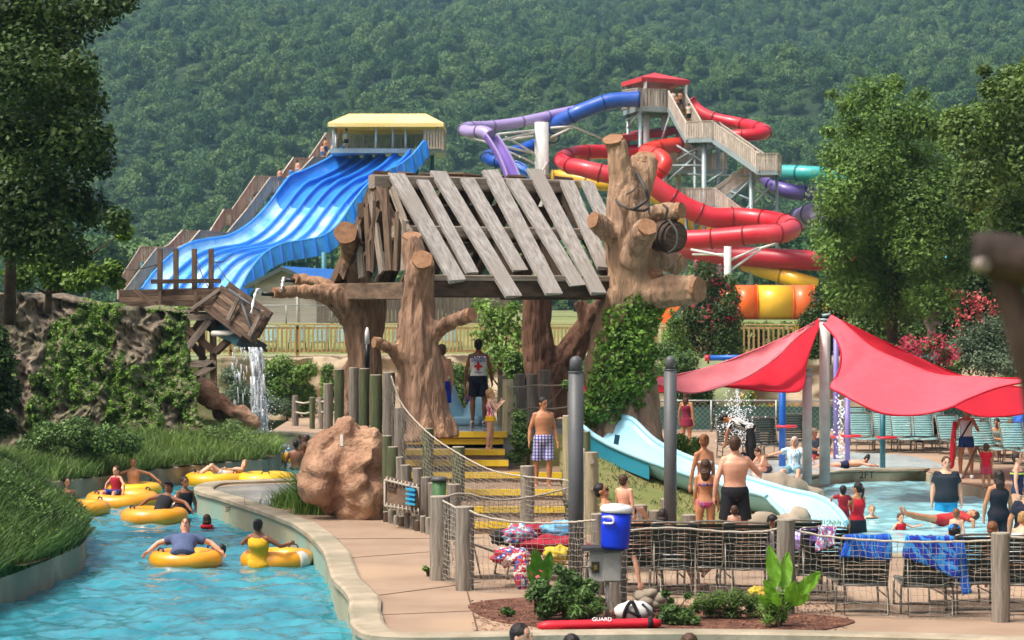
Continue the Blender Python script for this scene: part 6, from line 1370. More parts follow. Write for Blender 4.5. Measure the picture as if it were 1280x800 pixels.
b = MB(); b.tube(smooth_line([c+V(-.14,-.12,-.12), c+V(-.1,-.17,.05), c+V(-.02,-.15,.13), c+V(.06,-.17,-.06), c+V(.13,-.14,-.12)], 4), .025, 6); b.tube([c+V(-.1,-.17,.03), c+V(.08,-.18,-.05)], .02, 6); b.tube([c+V(.1,-.1,.1), c+V(.24,-.12,-.05), c+V(.2,-.14,-.1)], .02, 6); b.build('strap', MATS['black_cloth'], t)

# ------------------------------------------------------------------ planting bed at the front
mulch = mat('bark_mulch', '#6a4433', '#3d261c', scale=22, rough=1, bump=1, bscale=30, col3='#7a5340')
for k, pl in enumerate(([(585,760),(600,753),(640,749),(700,747),(770,752),(850,757),(905,765),(880,778),(850,788),(800,794),(730,793),(660,783),(615,776)], [(860,770),(905,768),(960,768),(1020,770),(1060,775),(1066,780),(1020,790),(950,795),(880,797),(850,790)])):
    b = MB(); L = smooth_line([G(*p) for p in pl], 4, True); b.poly([[(p.x, p.y) for p in L]], .012+.003*k, .012); b.build('mulch_bed_ground', mulch, kind='structure', rec=False)
g = random.Random(9); pts = [tuple(G(g.uniform(590,1060), g.uniform(752,792))+V(0,0,.015)) for _ in range(2600)]
pts = [p for p in pts if not (p[0] > 2.4 and p[1] < 31.2)]
leaves('mulch_litter', np.array(pts), .05, LM('mulch_chip', '#8a5f48', '#55362a', 2, 0, .4), up=1.5, kind='stuff')
shrub('leafy bush with one pink bloom left of the utility box', [(675,735,14),(690,750,20),(712,725,15),(705,745,20),(725,755,18),(735,735,14),(745,755,12),(680,762,12),(720,768,14),(665,745,9),(700,712,8)], 32.3, 3400, .062, LM('bed_leaf', (.10,.19,.045), (.045,.10,.022), 2), seed=61, dj=.15, flowers=(flower_pink, 26, .06), parent_z=.02)
shrub('grass like clump between the pink bloom bush and the box', [(730,745,12),(745,760,10),(738,770,9),(722,765,10)], 32.0, 900, .11, leaf_mid, seed=62, dj=.1, asp=.14, up=1.5, parent_z=.02)
shrub('dark round leafy plant at the end of the red rescue tube', [(840,765,11),(855,770,11),(830,772,8),(845,778,10),(868,775,7)], 31.8, 1500, .055, MATS['bed_leaf'], seed=63, dj=.1, parent_z=.02)
shrub('low feathery bush in front of the dark loungers', [(880,752,13),(900,750,14),(920,748,14),(942,752,14),(958,760,12),(890,765,12),(915,765,13),(940,768,11),(870,760,8),(970,768,8)], 32.4, 5200, .05, LM('feather_leaf', (.15,.25,.05), (.07,.14,.025), 3), seed=64, dj=.15, asp=.28, up=1, parent_z=.02)
shrub('tiny green tuft in the mulch near the net', [(632,764,6),(640,766,4)], 32.6, 260, .045, MATS['bed_leaf'], seed=65, dj=.05, parent_z=.015)
shrub('small weed at the foot of the stout corner post', [(532,711,4),(538,713,3)], 37.6, 120, .05, leaf_light, seed=66, dj=.05, parent_z=.005)
shrub('leggy pink flowering plant by the white backpack', [(832,742,5),(838,752,5),(860,745,5),(830,760,5)], 32.2, 260, .06, MATS['bed_leaf'], seed=67, dj=.05, parent_z=.02)
def broad(label, base, specs, m, name='broad_leaf_plant'):
    t = thing(name, label, 'plant', base)
    for (tip, wdt, droop) in specs:
        tip = Vector(tip); s = base+V(0,0,.02); ln = (tip-s).length; st = s.lerp(tip, .38)+V(0,.0,.10*ln); b = MB(); b.tube(smooth_line([s, s.lerp(st,.5)+V(0,0,.03), st], 4), .012, 6); b.build('stalk', leafstalk, t)
        d = tip-st; dn = d.normalized(); sd = dn.cross(V(0,-1,.25)).normalized()
        if abs(dn.dot(V(0,-1,.25).normalized())) > .9: sd = V(1,0,0)
        nn = sd.cross(dn)
        def fn(u, v):
            a = u*2-1; w = wdt*math.sin(math.pi*min(.985, v*.93+.05))**.65*(1-.25*v); return st+d*v+sd*a*w*.5+V(0,0,-droop*v*v)+nn*(-.10*wdt*(1-abs(a))*1.2+.02*math.sin(v*16+a*4)*abs(a))
        b = MB(); b.grid(fn, 10, 16); b.build('leaf', m, t)
leafstalk = mat('leaf_stalk', (.2,.35,.07), rough=.5); ear = mat('broad_leaf', (.22,.46,.035), (.14,.33,.025), scale=7, rough=.4, trans=.35, spec=.4, bump=.4, bscale=20); eard = mat('dark_broad_leaf', (.10,.27,.03), (.06,.19,.02), scale=7, rough=.4, trans=.3, bump=.4, bscale=20)  # eard is a darker green than ear
c = G(975, 782); c.y = 31.7; q = lambda x, y, d=31.6: P(x, y, d)
broad('bright broad leaf plant in front of the stout grey post', V(c.x, 31.7, 0), [(q(962,682,31.8),.20,0),(q(1026,712,31.5),.20,.03),(q(985,690,31.9),.2,0),(q(956,722,31.4),.16,.03),(q(1012,735,31.3),.17,.1),(q(968,740,31.2),.14,.02),(q(948,738,31.5),.14,.08),(q(995,725,31.3),.16,.02)], ear)
broad('upright broad leaved plant behind the net beside the pink bloom bush', G(676,765)+V(0,-.1,0), [(P(669,686,32.8),.2,0),(P(688,690,33.0),.18,.0),(P(683,708,32.6),.15,.02),(P(660,705,32.7),.13,.03)], eard)
shrub('clump of leafy blades at the base of the broad leaf plant', [(965,760,9),(975,770,9),(985,755,8),(978,745,7),(960,775,7)], 31.6, 700, .14, leaf_light, seed=68, dj=.08, asp=.12, up=1.6, parent_z=.02)
for i, (x, y, r) in enumerate(((800,744,9),(812,740,10),(825,748,9),(808,752,10),(820,755,8))):
    boulder(['largest','topmost','rightmost','lowest','smallest'][i]+' pale stone in the little heap behind the white backpack', [(x,y,r,r*.7,0)], 33.2, rock_g, .03, .05, name='stone')

# ------------------------------------------------------------------ blurred bracket close to the camera
t = thing('wooden_bracket', 'very dark blurred timber bracket leaning in at the frame edge', 'bracket', P(1262, 345, 6.2)); bw = mat('bracket_wood', '#3a2d27', '#211915', scale=5, rough=.8, bump=.6, col3='#4d3d36')
b = MB(); b.tube(smooth_line([P(1218,318,6.2),P(1240,318,6.2),P(1290,330,6.2),P(1330,345,6.3)], 3), [.05,.052,.055,.055,.058,.058,.06,.06,.06,.06][:10], 14, flat=(1,.9)); b.build('head_block', bw, t, remesh=.006, smooth=3); 
b = MB(); b.tube(smooth_line([P(1252,340,6.22),P(1268,390,6.22),P(1284,450,6.22),P(1296,500,6.24),P(1310,700,6.3),P(1318,1000,6.4),P(1318,2400,6.4)], 3), .036, 12); b.build('arm_post', bw, t)
b = MB(); b.tube([P(1221,332,6.14),P(1233,330,6.12)], .018, 8); b.build('peg', mat('bracket_peg', '#8a7f76', '#6f655d', rough=.7), t)
# carved post beyond the sails, totem like
t = thing('carved_post', 'weathered carved post among the flowering bushes behind the pink sail', 'post', P(1166, 452, 73)); b = MB(); d = 73
b.beam(P(1165,450,d), P(1164,388,d), .22, .2, ch=.2); b.build('shaft', grey_wood, t)
b = MB(); b.beam(P(1155,402,d-.1), P(1178,404,d-.1), .14, .13); b.beam(P(1166,392,d-.1), P(1174,388,d-.1), .2, .18); b.beam(P(1158,404,d-.1), P(1163,418,d-.1), .12, .1); b.build('cross_piece', grey_wood, t)
t = thing('planter_table', 'thin teal topped stand below the pink blossoms', 'table', V(P(1160,0,71).x, 71, 1.2)); b = MB(); b.beam(P(1138,445,71), P(1172,446,71), .5, .06); b.build('table_top', teal_m, t); b = MB(); b.beam(P(1168,447,71), P(1168,470,71), .05); b.beam(P(1142,447,71), P(1142,470,71), .05); b.build('leg', steel_b, t)
# ------------------------------------------------------------------ people
skins = {'pale': ('#d9a78a','#c8917a'), 'tan': ('#b9835f','#a5704f'), 'brown': ('#8a5b40','#754a33'), 'light': ('#e0b397','#cf9c82'), 'dark': ('#5c3c2c','#4b3023')}
SK = {k: mat('skin_'+k, a, b_, scale=6, rough=.5, sub=.08, spec=.4) for k, (a, b_) in skins.items()}
hairs = {'black': '#17120f', 'dark': '#2a1c14', 'brown': '#4c3220', 'auburn': '#5e3a22', 'blond': '#a98552', 'grey': '#cfcac2', 'ginger': '#7d4d2c'}
HR = {k: mat('hair_'+k, v, tuple(c*.6 for c in srgb(v)), scale=30, rough=.55, bump=.5) for k, v in hairs.items()}
CL = {}
def cloth(c):
    if c in MATS: return MATS[c]
    return mat('cloth_'+c.strip('#'), c, tuple(x*.8 for x in srgb(c)), scale=7, rough=.85, bump=.25, bscale=22)
def vadd(p, d, k): return Vector(p)+Vector(d)*k
def rig(pose, kid=0.0):
    g = lambda k, dflt: Vector(pose.get(k, dflt)).normalized()
    U = g('U', (0, 0, 1)); J = {}; tw = R(pose.get('twist', 0)); S = Vector((math.cos(tw), math.sin(tw), 0)); S = (S - U*S.dot(U)).normalized(); S2 = S
    if 'side' in pose: S = S2 = Vector(pose['side']).normalized()
    Fw = S.cross(U)*1.0          # forward when U is up and S the left side: (1,0,0)x(0,0,1) = (0,-1,0)
    J['U'], J['S'], J['F'] = U, S, Fw; pel = Vector((0, 0, 0)); J['pelvis'] = pel
    hs = Vector(pose.get('hipside', S))
    for s, n in ((1, 'l'), (-1, 'r')):
        J['hip'+n] = pel + hs*.085*s - U*.02; J['knee'+n] = J['hip'+n] + g(n+'t', (.05*s, 0, -1))*.43; J['ank'+n] = J['knee'+n] + g(n+'s', (.0, .05, -1))*.41
        J['toe'+n] = J['ank'+n] + (g(n+'foot', tuple(Fw*.95 + Vector((.15*s, 0, -.35)))))*.19
        J['sh'+n] = pel + U*.452 + S*.160*s; J['el'+n] = J['sh'+n] + g(n+'a', (.16*s, .02, -1))*.285; J['wr'+n] = J['el'+n] + g(n+'f', (.06*s, -.18, -1))*.245
    J['waist'] = pel+U*.13; J['chest'] = pel+U*.34; J['neck'] = pel+U*.50
    hd = Vector(pose.get('hd', tuple(U))).normalized(); J['head'] = J['neck'] + hd*(.166-.015*kid)
    yaw, pit = pose.get('look', (0, 0)); f = Fw; Mx = Matrix((S, -f, hd)).transposed(); J['HM'] = Mx @ Matrix.Rotation(R(yaw), 3, 'Z') @ Matrix.Rotation(R(pit), 3, 'X')
    return J
def torso_loft(b, J, fem, bulk, grow=0.0, lo=-.12, hi=.50, k=1.0):
    U, S = J['U'], J['S']; prof = [(-.12,.10,.09),(-.07,.155,.115),(0,.168,.122),(.07,.150,.112),(.14,.138,.103),(.22,.146,.108),(.31,.165,.118),(.39,.172,.115),(.45,.160,.098),(.49,.115,.08),(.52,.062,.062)]
    if fem: prof = [(-.12,.10,.09),(-.07,.160,.118),(0,.170,.122),(.07,.138,.105),(.14,.118,.092),(.22,.128,.098),(.31,.148,.125),(.36,.152,.120),(.43,.145,.088),(.48,.105,.07),(.52,.052,.054)]
    n = len(b.v); seg = 20; rows = 0; F = J['F']
    for i in range(30):
        h = lo+(hi-lo)*i/29; w = float(np.interp(h, [p[0] for p in prof], [p[1] for p in prof])); d = float(np.interp(h, [p[0] for p in prof], [p[2] for p in prof]))
        bl_ = bulk if h < .42 else 1+(bulk-1)*.4; belly = max(0, bulk-1)*.12*math.exp(-((h-.1)/.14)**2)
        w = w*bl_*k+grow; d = d*bl_*k+grow; c = J['pelvis']+U*h+F*belly
        for q in range(seg):
            a = 2*math.pi*q/seg; b.v.append(tuple(c+S*math.cos(a)*w+F*math.sin(a)*d))
        rows += 1
    for i in range(rows-1):
        for q in range(seg): p = n+i*seg+q; r = n+i*seg+(q+1) % seg; b.face((p, r, r+seg, p+seg), None, True)
    b.face([n+q for q in reversed(range(seg))]); b.face([n+(rows-1)*seg+q for q in range(seg)])
def limb(b, pts, r, seg=12): b.tube(pts, r, seg); [b.ell(p, rr*.98, 10, 6) for p, rr in zip(pts, r)]
def hand(b, w, d, nrm, side, curl=.5):
    d = Vector(d).normalized(); nrm = Vector(nrm); nrm = (nrm-d*nrm.dot(d)).normalized(); s = d.cross(nrm)*side
    b.tube([w-d*.01, w+d*.045, w+d*.09], [.024,.036,.038], 10, flat=(.5,1), ref=tuple(nrm)); 
    for k, L in enumerate((.062,.072,.068,.052)):
        base = w+d*.085+s*(.030-.020*k); m = base+(d*(1-.3*curl)+nrm*.5*curl).normalized()*L*.55; tp = m+(d*(1-curl)+nrm*1.2*curl).normalized()*L*.5
        b.tube([base-d*.02, base, m, tp], [.0095,.0095,.0088,.007], 7)
    t0 = w+d*.025+s*.028; b.tube([w+d*.01+s*.01, t0, t0+(d*.7+s*.7+nrm*.3).normalized()*.04, t0+(d*.95+s*.45+nrm*.5).normalized()*.07], [.013,.013,.0105,.008], 7)
BODYN = [0]
def person(label, loc, H=1.75, rz=0, pose={}, wear=(), skin='tan', hair='dark', style='short', fem=False, bulk=1.0, kid=0.0, at='feet', vox=.012, group=None, cat='person', eyes=True, head_s=1.0):
    """loc: where the feet stand (at='feet') or the top of the head is (at='head'); pose directions are in the body's frame, forward = -Y"""
    s = H/1.75; J = rig(pose, kid); hs = (1.05+.40*kid)*head_s
    if kid:       # children: bigger head, shorter limbs
        pass
    top = J['head']+Vector((0,0,.118*hs)); low = min(min(J['ank'+n].z-.075, J['toe'+n].z-.03) for n in 'lr'); low = min(low, -.13)
    Mz = Matrix.Rotation(rz, 3, 'Z'); loc = Vector(loc)
    if at == 'feet': org = loc - Mz@(Vector((0,0,low))*s)
    elif at == 'pelvis': org = loc
    else: org = loc - Mz@(top*s)
    X = lambda p: org + Mz@(Vector(p)*s)
    t = thing('person', label, cat, X((0,0,0)) if at == 'head' else Vector((X((0,0,0)).x, X((0,0,0)).y, X((0,0,low)).z)), group)
    def out(b, name, m, parent, vx, sm=1):
        b.v = [tuple(X(p)) for p in b.v]; o = b.build(name, m, parent, remesh=vx*s, smooth=sm); o.data.materials.clear(); o.data.materials.append(m); return o
    bw = 1+(bulk-1)*.7; f = .92 if fem else 1.0; kl = 1+.12*kid
    b = MB(); torso_loft(b, J, fem, bulk)
    for n, sg in (('l', 1), ('r', -1)):
        h, k, a, to = J['hip'+n], J['knee'+n], J['ank'+n], J['toe'+n]; hm = h.lerp(k, .35); km = k.lerp(a, .3)+J['F']*-.012
        limb(b, [h+J['U']*.02, hm, h.lerp(k,.75), k, km, k.lerp(a,.7), a], [x*bw*kl for x in ((.092 if fem else .088),.084,.062,.054,.056,.041,.034)])
        fd = (to-a).normalized(); dn = Vector((0,0,-1)) if abs(fd.z) < .8 else -J['F']; hl = a + dn*.035 - fd*.03; b.tube([hl, a+dn*.03+fd*.05, a+dn*.045+fd*.12, a+dn*.05+fd*.17, a+dn*.05+fd*.19], [.032,.036,.036,.028,.016], 10, flat=(.7,1), ref=tuple(dn)); b.ell(hl, .034, 8, 6)
        sh, el, wr = J['sh'+n], J['el'+n], J['wr'+n]
        limb(b, [J['pelvis']+J['U']*.455+J['S']*.07*sg, sh, sh.lerp(el,.4), el, el.lerp(wr,.35), wr], [x*bw*f for x in (.050,.052,.046,.038,.040,.025)]); b.tube([J['neck']+J['U']*.035, J['neck'].lerp(sh,.5)+J['U']*.006, sh], [.045*bw,.042*bw,.040*bw], 10)
        hand(b, wr, (wr-el).normalized(), (-J['S']*sg*.9+J['F']*.3), -sg*1.0, pose.get('curl', .45))
    HM = J['HM']; hc = J['head']; q = lambda v: hc+HM@(Vector(v)*hs)
    b.tube([J['neck']-J['U']*.05, J['neck']+J['U']*.03, q((0,.01,-.05))], [.075*f*bw, .056*f*bw, .054*f*bw], 12)
    r3 = HM; b.ell(q((0,.008,.02)), (.074*hs,.092*hs,.098*hs), 18, 12, rot=r3); b.ell(q((0,-.022,-.045)), (.055*hs,.066*hs,.066*hs), 14, 9, rot=r3); b.ell(q((0,-.062,-.088)), (.022*hs,.022*hs,.018*hs), 8, 6, rot=r3)
    b.tube([q((0,-.086,.02)), q((0,-.104,-.012)), q((0,-.098,-.028))], [.009*hs,.014*hs,.013*hs], 8)
    for sg in (1, -1): b.ell(q((.075*sg,.01,-.008)), (.011*hs,.02*hs,.03*hs), 8, 6, rot=r3)
    b.ell(q((0,-.088,-.058)), (.022*hs,.010*hs,.010*hs), 8, 5, rot=r3)
    body = out(b, 'body', SK[skin], t, vox, 2)
    if eyes:
        b = MB(); [b.ell(q((.031*sg,-.083,.014)), (.015*hs,.008*hs,.007*hs), 8, 6, rot=r3) for sg in (1,-1)]; b.v = [tuple(X(p)) for p in b.v]; b.build('eyes', mat('eye_dark', '#1d1512', rough=.3), t)
        b = MB(); [b.tube([q((.015*sg,-.092,.032)), q((.032*sg,-.090,.037)), q((.048*sg,-.082,.032))], .0045*hs, 5) for sg in (1,-1)]; b.v = [tuple(X(p)) for p in b.v]; b.build('eyebrows', HR[hair if hair != 'grey' else 'brown'], t)
        b = MB(); b.tube([q((-.022,-.092,-.056)), q((0,-.100,-.058)), q((.022,-.092,-.056))], [.003*hs,.006*hs,.003*hs], 6); b.v = [tuple(X(p)) for p in b.v]; b.build('mouth', mat('lips', '#9a4d45', rough=.5), t)
    # hair
    if style != 'bald':
        b = MB(); b.ell(q((0,.022,.038)), (.083*hs,.094*hs,.092*hs), 18, 12, rot=r3); b.ell(q((0,.05,-.01)), (.074*hs,.058*hs,.075*hs), 12, 8, rot=r3)
        if style == 'short': pass
        if style in ('long', 'bob'):
            L = .30 if style == 'long' else .12; c = q((0,.05,-.02)); e = c + Vector((0,0,-1))*L*(.9) - J['F']*.03 if J['U'].z > .5 else c - J['U']*L
            b.tube([c, c.lerp(e,.35)+(-J['F'])*.02, c.lerp(e,.7), e], [.075*hs,.085*hs,.07*hs,.035*hs], 12, flat=(1,.6), ref=tuple(J['S'])); [b.tube([q((.07*sg,.0,.03)), q((.078*sg,.02,-.06)), q((.06*sg,.04,-.12))], [.025*hs,.026*hs,.018*hs], 8) for sg in (1,-1)]
        if style == 'bun': b.ell(q((0,.085,.085)), .042*hs, 10, 8)
        if style == 'pony': c = q((0,.09,.05)); b.tube([c, c+Vector((0,0,-.04))-J['F']*.06, c+Vector((0,0,-.18))-J['F']*.04, c+Vector((0,0,-.26))-J['F']*.01], [.02,.034,.03,.01], 8)
        ho = out(b, 'hair', HR[hair], t, max(vox, .012), 1)
        for v in ho.data.vertices: v.co += v.normal*(.006*s*noise.fractal(v.co*38, 1, 2, 2))
    for w in wear:
        kind, c = w[0], w[1]; a = w[2] if len(w) > 2 else None; m = cloth(c) if isinstance(c, str) else c; b = MB(); vx = max(vox, .014); sm = 2
        if kind in ('shorts', 'trunks', 'pants'):
            L = {'shorts': .78, 'trunks': .42, 'pants': 1.0}[kind] if a is None else a; torso_loft(b, J, fem, bulk, .014, -.115, .075)
            for n in 'lr':
                h, k = J['hip'+n], J['knee'+n]; e = h.lerp(k, min(L, 1)); r0 = .098*bw*kl; r1 = (.098 if L > .6 else .094)*bw*kl; P2 = [h+J['U']*.03, h.lerp(e,.5), e]; rr = [r0, r1*1.0, r1*(1.04 if L > .6 else .98)]
                if kind == 'pants': P2 += [k.lerp(J['ank'+n], .9)]; rr += [.055*bw]
                b.tube(P2, rr, 16)
        elif kind in ('shirt', 'tank', 'vest', 'dress'):
            lo = {'shirt': -.06, 'tank': -.03, 'vest': .10, 'dress': -.12}[kind] if a is None else a; g_ = {'shirt': .018, 'tank': .012, 'vest': .035, 'dress': .016}[kind]; torso_loft(b, J, fem, bulk, g_, lo, .47 if kind != 'tank' else .455)
            if kind == 'shirt':
                for n in 'lr': b.tube([J['pelvis']+J['U']*.43+J['S']*(.08 if n == 'l' else -.08), J['sh'+n], J['sh'+n].lerp(J['el'+n], .62)], [.07*bw,.074*bw,.070*bw], 14)
            if kind == 'tank':
                for sg in (1, -1): b.tube([J['pelvis']+J['U']*.42+J['S']*.085*sg+J['F']*.09, J['pelvis']+J['U']*.50+J['S']*.085*sg, J['pelvis']+J['U']*.42+J['S']*.085*sg-J['F']*.08], .022, 8)
            if kind == 'dress': 
                c0 = (J['hipl']+J['hipr'])/2; b.tube([c0+J['U']*.06, c0.lerp((J['kneel']+J['kneer'])/2, .45)], [.175*bw, .20*bw], 18, flat=(1,.8), ref=tuple(J['S']))
        elif kind == 'suit': torso_loft(b, J, fem, bulk, .008, -.115, .40); [b.tube([J['pelvis']+J['U']*.38+J['S']*.07*sg+J['F']*.10, J['pelvis']+J['U']*.495+J['S']*.075*sg, J['pelvis']+J['U']*.36+J['S']*.05*sg-J['F']*.10], .012, 8) for sg in (1,-1)]; [b.ell(J['hip'+n]+J['U']*.0, .098*bw, 12, 8) for n in 'lr']
        elif kind == 'bikini':
            torso_loft(b, J, fem, bulk, .007, .30, .345); torso_loft(b, J, fem, bulk, .007, -.11, .0); [b.ell(J['hip'+n]+J['U']*.012, .094*bw, 12, 8) for n in 'lr']; vx = .012; sm = 1
            b.tube([J['pelvis']+J['U']*.34+J['S']*.06+J['F']*.11, J['neck']+J['F']*.02], .007, 6); b.tube([J['pelvis']+J['U']*.34-J['S']*.06+J['F']*.11, J['neck']+J['F']*.02], .007, 6)
        elif kind == 'skirt': c0 = (J['hipl']+J['hipr'])/2; b.tube([c0+J['U']*.06, c0+(J['kneel']+J['kneer']-c0*2)*.5*(a or .5)], [.172*bw, .21*bw], 18, flat=(1,.82), ref=tuple(J['S']))
        elif kind == 'cap':
            b.ell(q((0,.012,.055)), (.086*hs,.098*hs,.075*hs), 16, 10, rot=r3); b.tube([q((0,-.07,.045)), q((0,-.13,.035)), q((0,-.155,.03))], [.07*hs,.062*hs,.03*hs], 12, flat=(.14,1), ref=tuple(HM@Vector((0,0,1))))
        elif kind == 'visor': b.tube([q((0,-.06,.055)), q((0,-.13,.05)), q((0,-.16,.045))], [.075*hs,.066*hs,.03*hs], 12, flat=(.2,1), ref=tuple(HM@Vector((0,0,1)))); b.tube([q((.08*math.cos(x_), .09*math.sin(x_), .052)) for x_ in np.linspace(0, 6.28, 17)], .016*hs, 6)
        elif kind == 'glasses': b.tube([q((-.06,-.07,.014)), q((-.032,-.096,.012)), q((0,-.094,.018)), q((.032,-.096,.012)), q((.06,-.07,.014))], [.006,.018,.006,.018,.006], 8); vx = .006
        elif kind == 'collar': b.tube([q((.10*math.cos(x_), .02+.10*math.sin(x_), -.135)) for x_ in np.linspace(0, 6.28, 17)], .052, 8)
        elif kind == 'floats': [b.tube([J['sh'+n].lerp(J['el'+n],.35), J['sh'+n].lerp(J['el'+n],.75)], .075, 12) for n in 'lr']
        elif kind == 'shoes': [ (b.tube([J['ank'+n]+Vector((0,0,.02)), J['ank'+n]-Vector((0,0,.03)), J['ank'+n]-Vector((0,0,.045))+(J['toe'+n]-J['ank'+n]).normalized()*.10, J['ank'+n]-Vector((0,0,.05))+(J['toe'+n]-J['ank'+n]).normalized()*.2], [.045,.05,.05,.035], 10)) for n in 'lr']
        elif kind == 'belt': torso_loft(b, J, fem, bulk, .02, a, a+.04)
        out(b, w[3] if len(w) > 3 else {'suit': 'swimsuit', 'floats': 'arm_floats', 'collar': 'float_collar', 'tank': 'tank_top', 'trunks': 'swim_trunks', 'vest': 'life_vest', 'glasses': 'sunglasses'}.get(kind, kind), m, t, vx, sm)
    t['_x'] = 0; del t['_x']; t_J = {k: X(v) for k, v in J.items() if k not in ('U','S','F','HM')}; return t, t_J

plaid = bpy.data.materials.new('plaid_cloth'); plaid.use_nodes = True; N = plaid.node_tree.nodes; L = plaid.node_tree.links; tc = N.new('ShaderNodeTexCoord'); outc = None
for ax, sc_ in (('X', 5.2), ('Z', 5.2)):
    w_ = N.new('ShaderNodeTexWave'); w_.bands_direction = ax; w_.inputs['Scale'].default_value = sc_; w_.inputs['Distortion'].default_value = .6; w_.inputs['Detail'].default_value = 1; L.new(tc.outputs['Object'], w_.inputs[0]); r_ = N.new('ShaderNodeValToRGB'); r_.color_ramp.elements[0].position = .55; r_.color_ramp.elements[0].color = (.72,.74,.84,1); r_.color_ramp.elements[1].position = .72; r_.color_ramp.elements[1].color = (.14,.12,.42,1); L.new(w_.outputs[0], r_.inputs[0])
    if outc is None: outc = r_.outputs[0]
    else: mx_ = N.new('ShaderNodeMix'); mx_.data_type = 'RGBA'; mx_.blend_type = 'MULTIPLY'; mx_.inputs[0].default_value = .8; L.new(outc, mx_.inputs[6]); L.new(r_.outputs[0], mx_.inputs[7]); outc = mx_.outputs[2]
L.new(outc, N['Principled BSDF'].inputs['Base Color']); N['Principled BSDF'].inputs['Roughness'].default_value = .85
floral = stripe_mat('floral_cloth', ['#bcdce8','#e9eef0','#6fb2cf','#d8e8ee'], 9, 'x'); floral.node_tree.links.new([n for n in floral.node_tree.nodes if n.type == 'TEX_COORD'][0].outputs['Object'], [n for n in floral.node_tree.nodes if n.type == 'MAPPING'][0].inputs[0])
dots = stripe_mat('dotted_cloth', ['#c02a4a','#f0e6e6','#c8355a','#e7b9c0'], 8, 'x'); multi = stripe_mat('bright_print', ['#1b2a6a','#c22b5a','#1f6f9a','#d8557a','#14204a'], 9, 'x'); zebra = stripe_mat('zebra_cloth', ['#e5e5e2','#15151a','#d8d8d6','#1a1a20'], 10, 'v')
for m_ in (dots, multi, zebra): m_.node_tree.links.new([n for n in m_.node_tree.nodes if n.type == 'TEX_COORD'][0].outputs['Object'], [n for n in m_.node_tree.nodes if n.type == 'MAPPING'][0].inputs[0])
D = R
# --- on the platform and stairs
t, J = person('lifeguard seen from behind in a white sleeveless shirt with a red cross', P(598,533,53.6), 1.83, D(178), dict(la=(.28,.02,-1), lf=(.12,-.3,-1), ra=(-.3,.02,-1), rf=(-.1,-.35,-1), lt=(.07,.02,-1), rt=(-.09,0,-1)), [('tank','#f2f2f0',-.06,'shirt'),('shorts','#12162b'),('shoes','#e2e2e0')], 'brown', 'black', vox=.012)
bk = P(598,0,53.6); zb = J['chest'].z; y_ = J['chest'].y-.155
lm_b = mat('print_blue', '#1d2f8a', rough=.8); lm_r = mat('print_red', '#c01622', rough=.8)
letters('MAGIC', .105, lm_b, t, tuple(Vector((J['chest'].x, y_, zb+.10))-t.location), ext=.004); letters('SPRINGS', .082, lm_b, t, tuple(Vector((J['chest'].x, y_, zb+.025))-t.location), ext=.004)
b = MB(); cx_ = J['chest'].x; b.box((cx_-.085, y_-.004, zb-.115), (cx_+.085, y_+.004, zb-.065)); b.box((cx_-.025, y_-.0045, zb-.175), (cx_+.025, y_+.0035, zb-.005)); b.build('red_cross', lm_r, t); letters('LIFEGUARD', .036, lm_b, t, tuple(Vector((cx_, y_+.01, zb-.22))-t.location), ext=.004)
person('man in blue trunks standing half behind the tan sculpted trunk', P(552,542,52.6), 1.84, D(200), {}, [('shorts','#1530a0')], 'pale', 'brown')
person('small child in red and blue trunks beyond the lifeguard', P(588,529,54.8), 1.02, D(150), {}, [('trunks',multi)], 'tan', 'brown', kid=.8)
person('little girl in a dotted swimsuit with a yellow skirt raising her hands on the steps', P(613,563,50.55), 1.2, D(95), dict(la=(.2,-.55,-.7), lf=(.0,-.6,.9), ra=(-.1,-.5,-.8), rf=(.2,-.7,.8), lt=(.05,-.12,-1), rt=(-.04,.12,-1), rs=(0,.1,-1)), [('suit',dots),('skirt','#e0b212',.22)], 'light', 'blond', 'short', True, kid=.6)
person('child with orange arm floats seen from behind by the capped post', P(656,473,55.4), 1.2, D(170), dict(la=(.5,0,-1), ra=(-.5,0,-1)), [('trunks','#4f8a3a'),('floats','#e08a1c')], 'brown', 'black', kid=.5, at='head')
person('shirtless man in plaid shorts walking down the yellow edged stairs', P(679,611,48.3), 1.74, D(12), dict(la=(.25,.1,-1), lf=(.12,-.35,-1), ra=(-.32,.1,-1), rf=(-.12,-.2,-1), lt=(.06,-.12,-1), rt=(-.09,.1,-1), look=(28,12)), [('shorts',plaid,.92)], 'tan', 'black', bulk=1.08)
# --- middle group
person('woman with a bun and white top standing behind the girl in the bikini', P(880,543,41.5), 1.66, D(215), dict(look=(-25,0), la=(.15,-.2,-1)), [('bikini','#cfd4d8'),('skirt','#c6ccd2',.3)], 'tan', 'ginger', 'bun', True, at='head')
person('long haired girl in a printed bikini standing behind the dark loungers', P(882,574,39.0), 1.42, D(172), dict(lt=(.12,0,-1), rt=(-.10,0,-1), la=(.12,0,-1), ra=(-.22,.0,-1)), [('bikini',multi)], 'tan', 'brown', 'long', True, kid=.2, at='head')
person('big man in black shorts seen from behind reaching forward', P(919,545,38.6), 1.86, D(188), dict(la=(.38,.0,-1), lf=(.1,-.2,-1), ra=(-.75,-.25,-.75), rf=(-.35,-1,-.2), lt=(.12,0,-1), rt=(-.12,0,-1), look=(-20,0)), [('shorts','#101218',.9)], 'pale', 'brown', bulk=1.15, at='head')
person('toddler in blue floral trunks between the legs of the big man', P(918,632,37.2), .8, D(180), {}, [('trunks',stripe_mat('blue_floral',['#1c3f9c','#dfe7f0','#2a5ac0'],9,'x'))], 'pale', 'brown', kid=1, at='head')
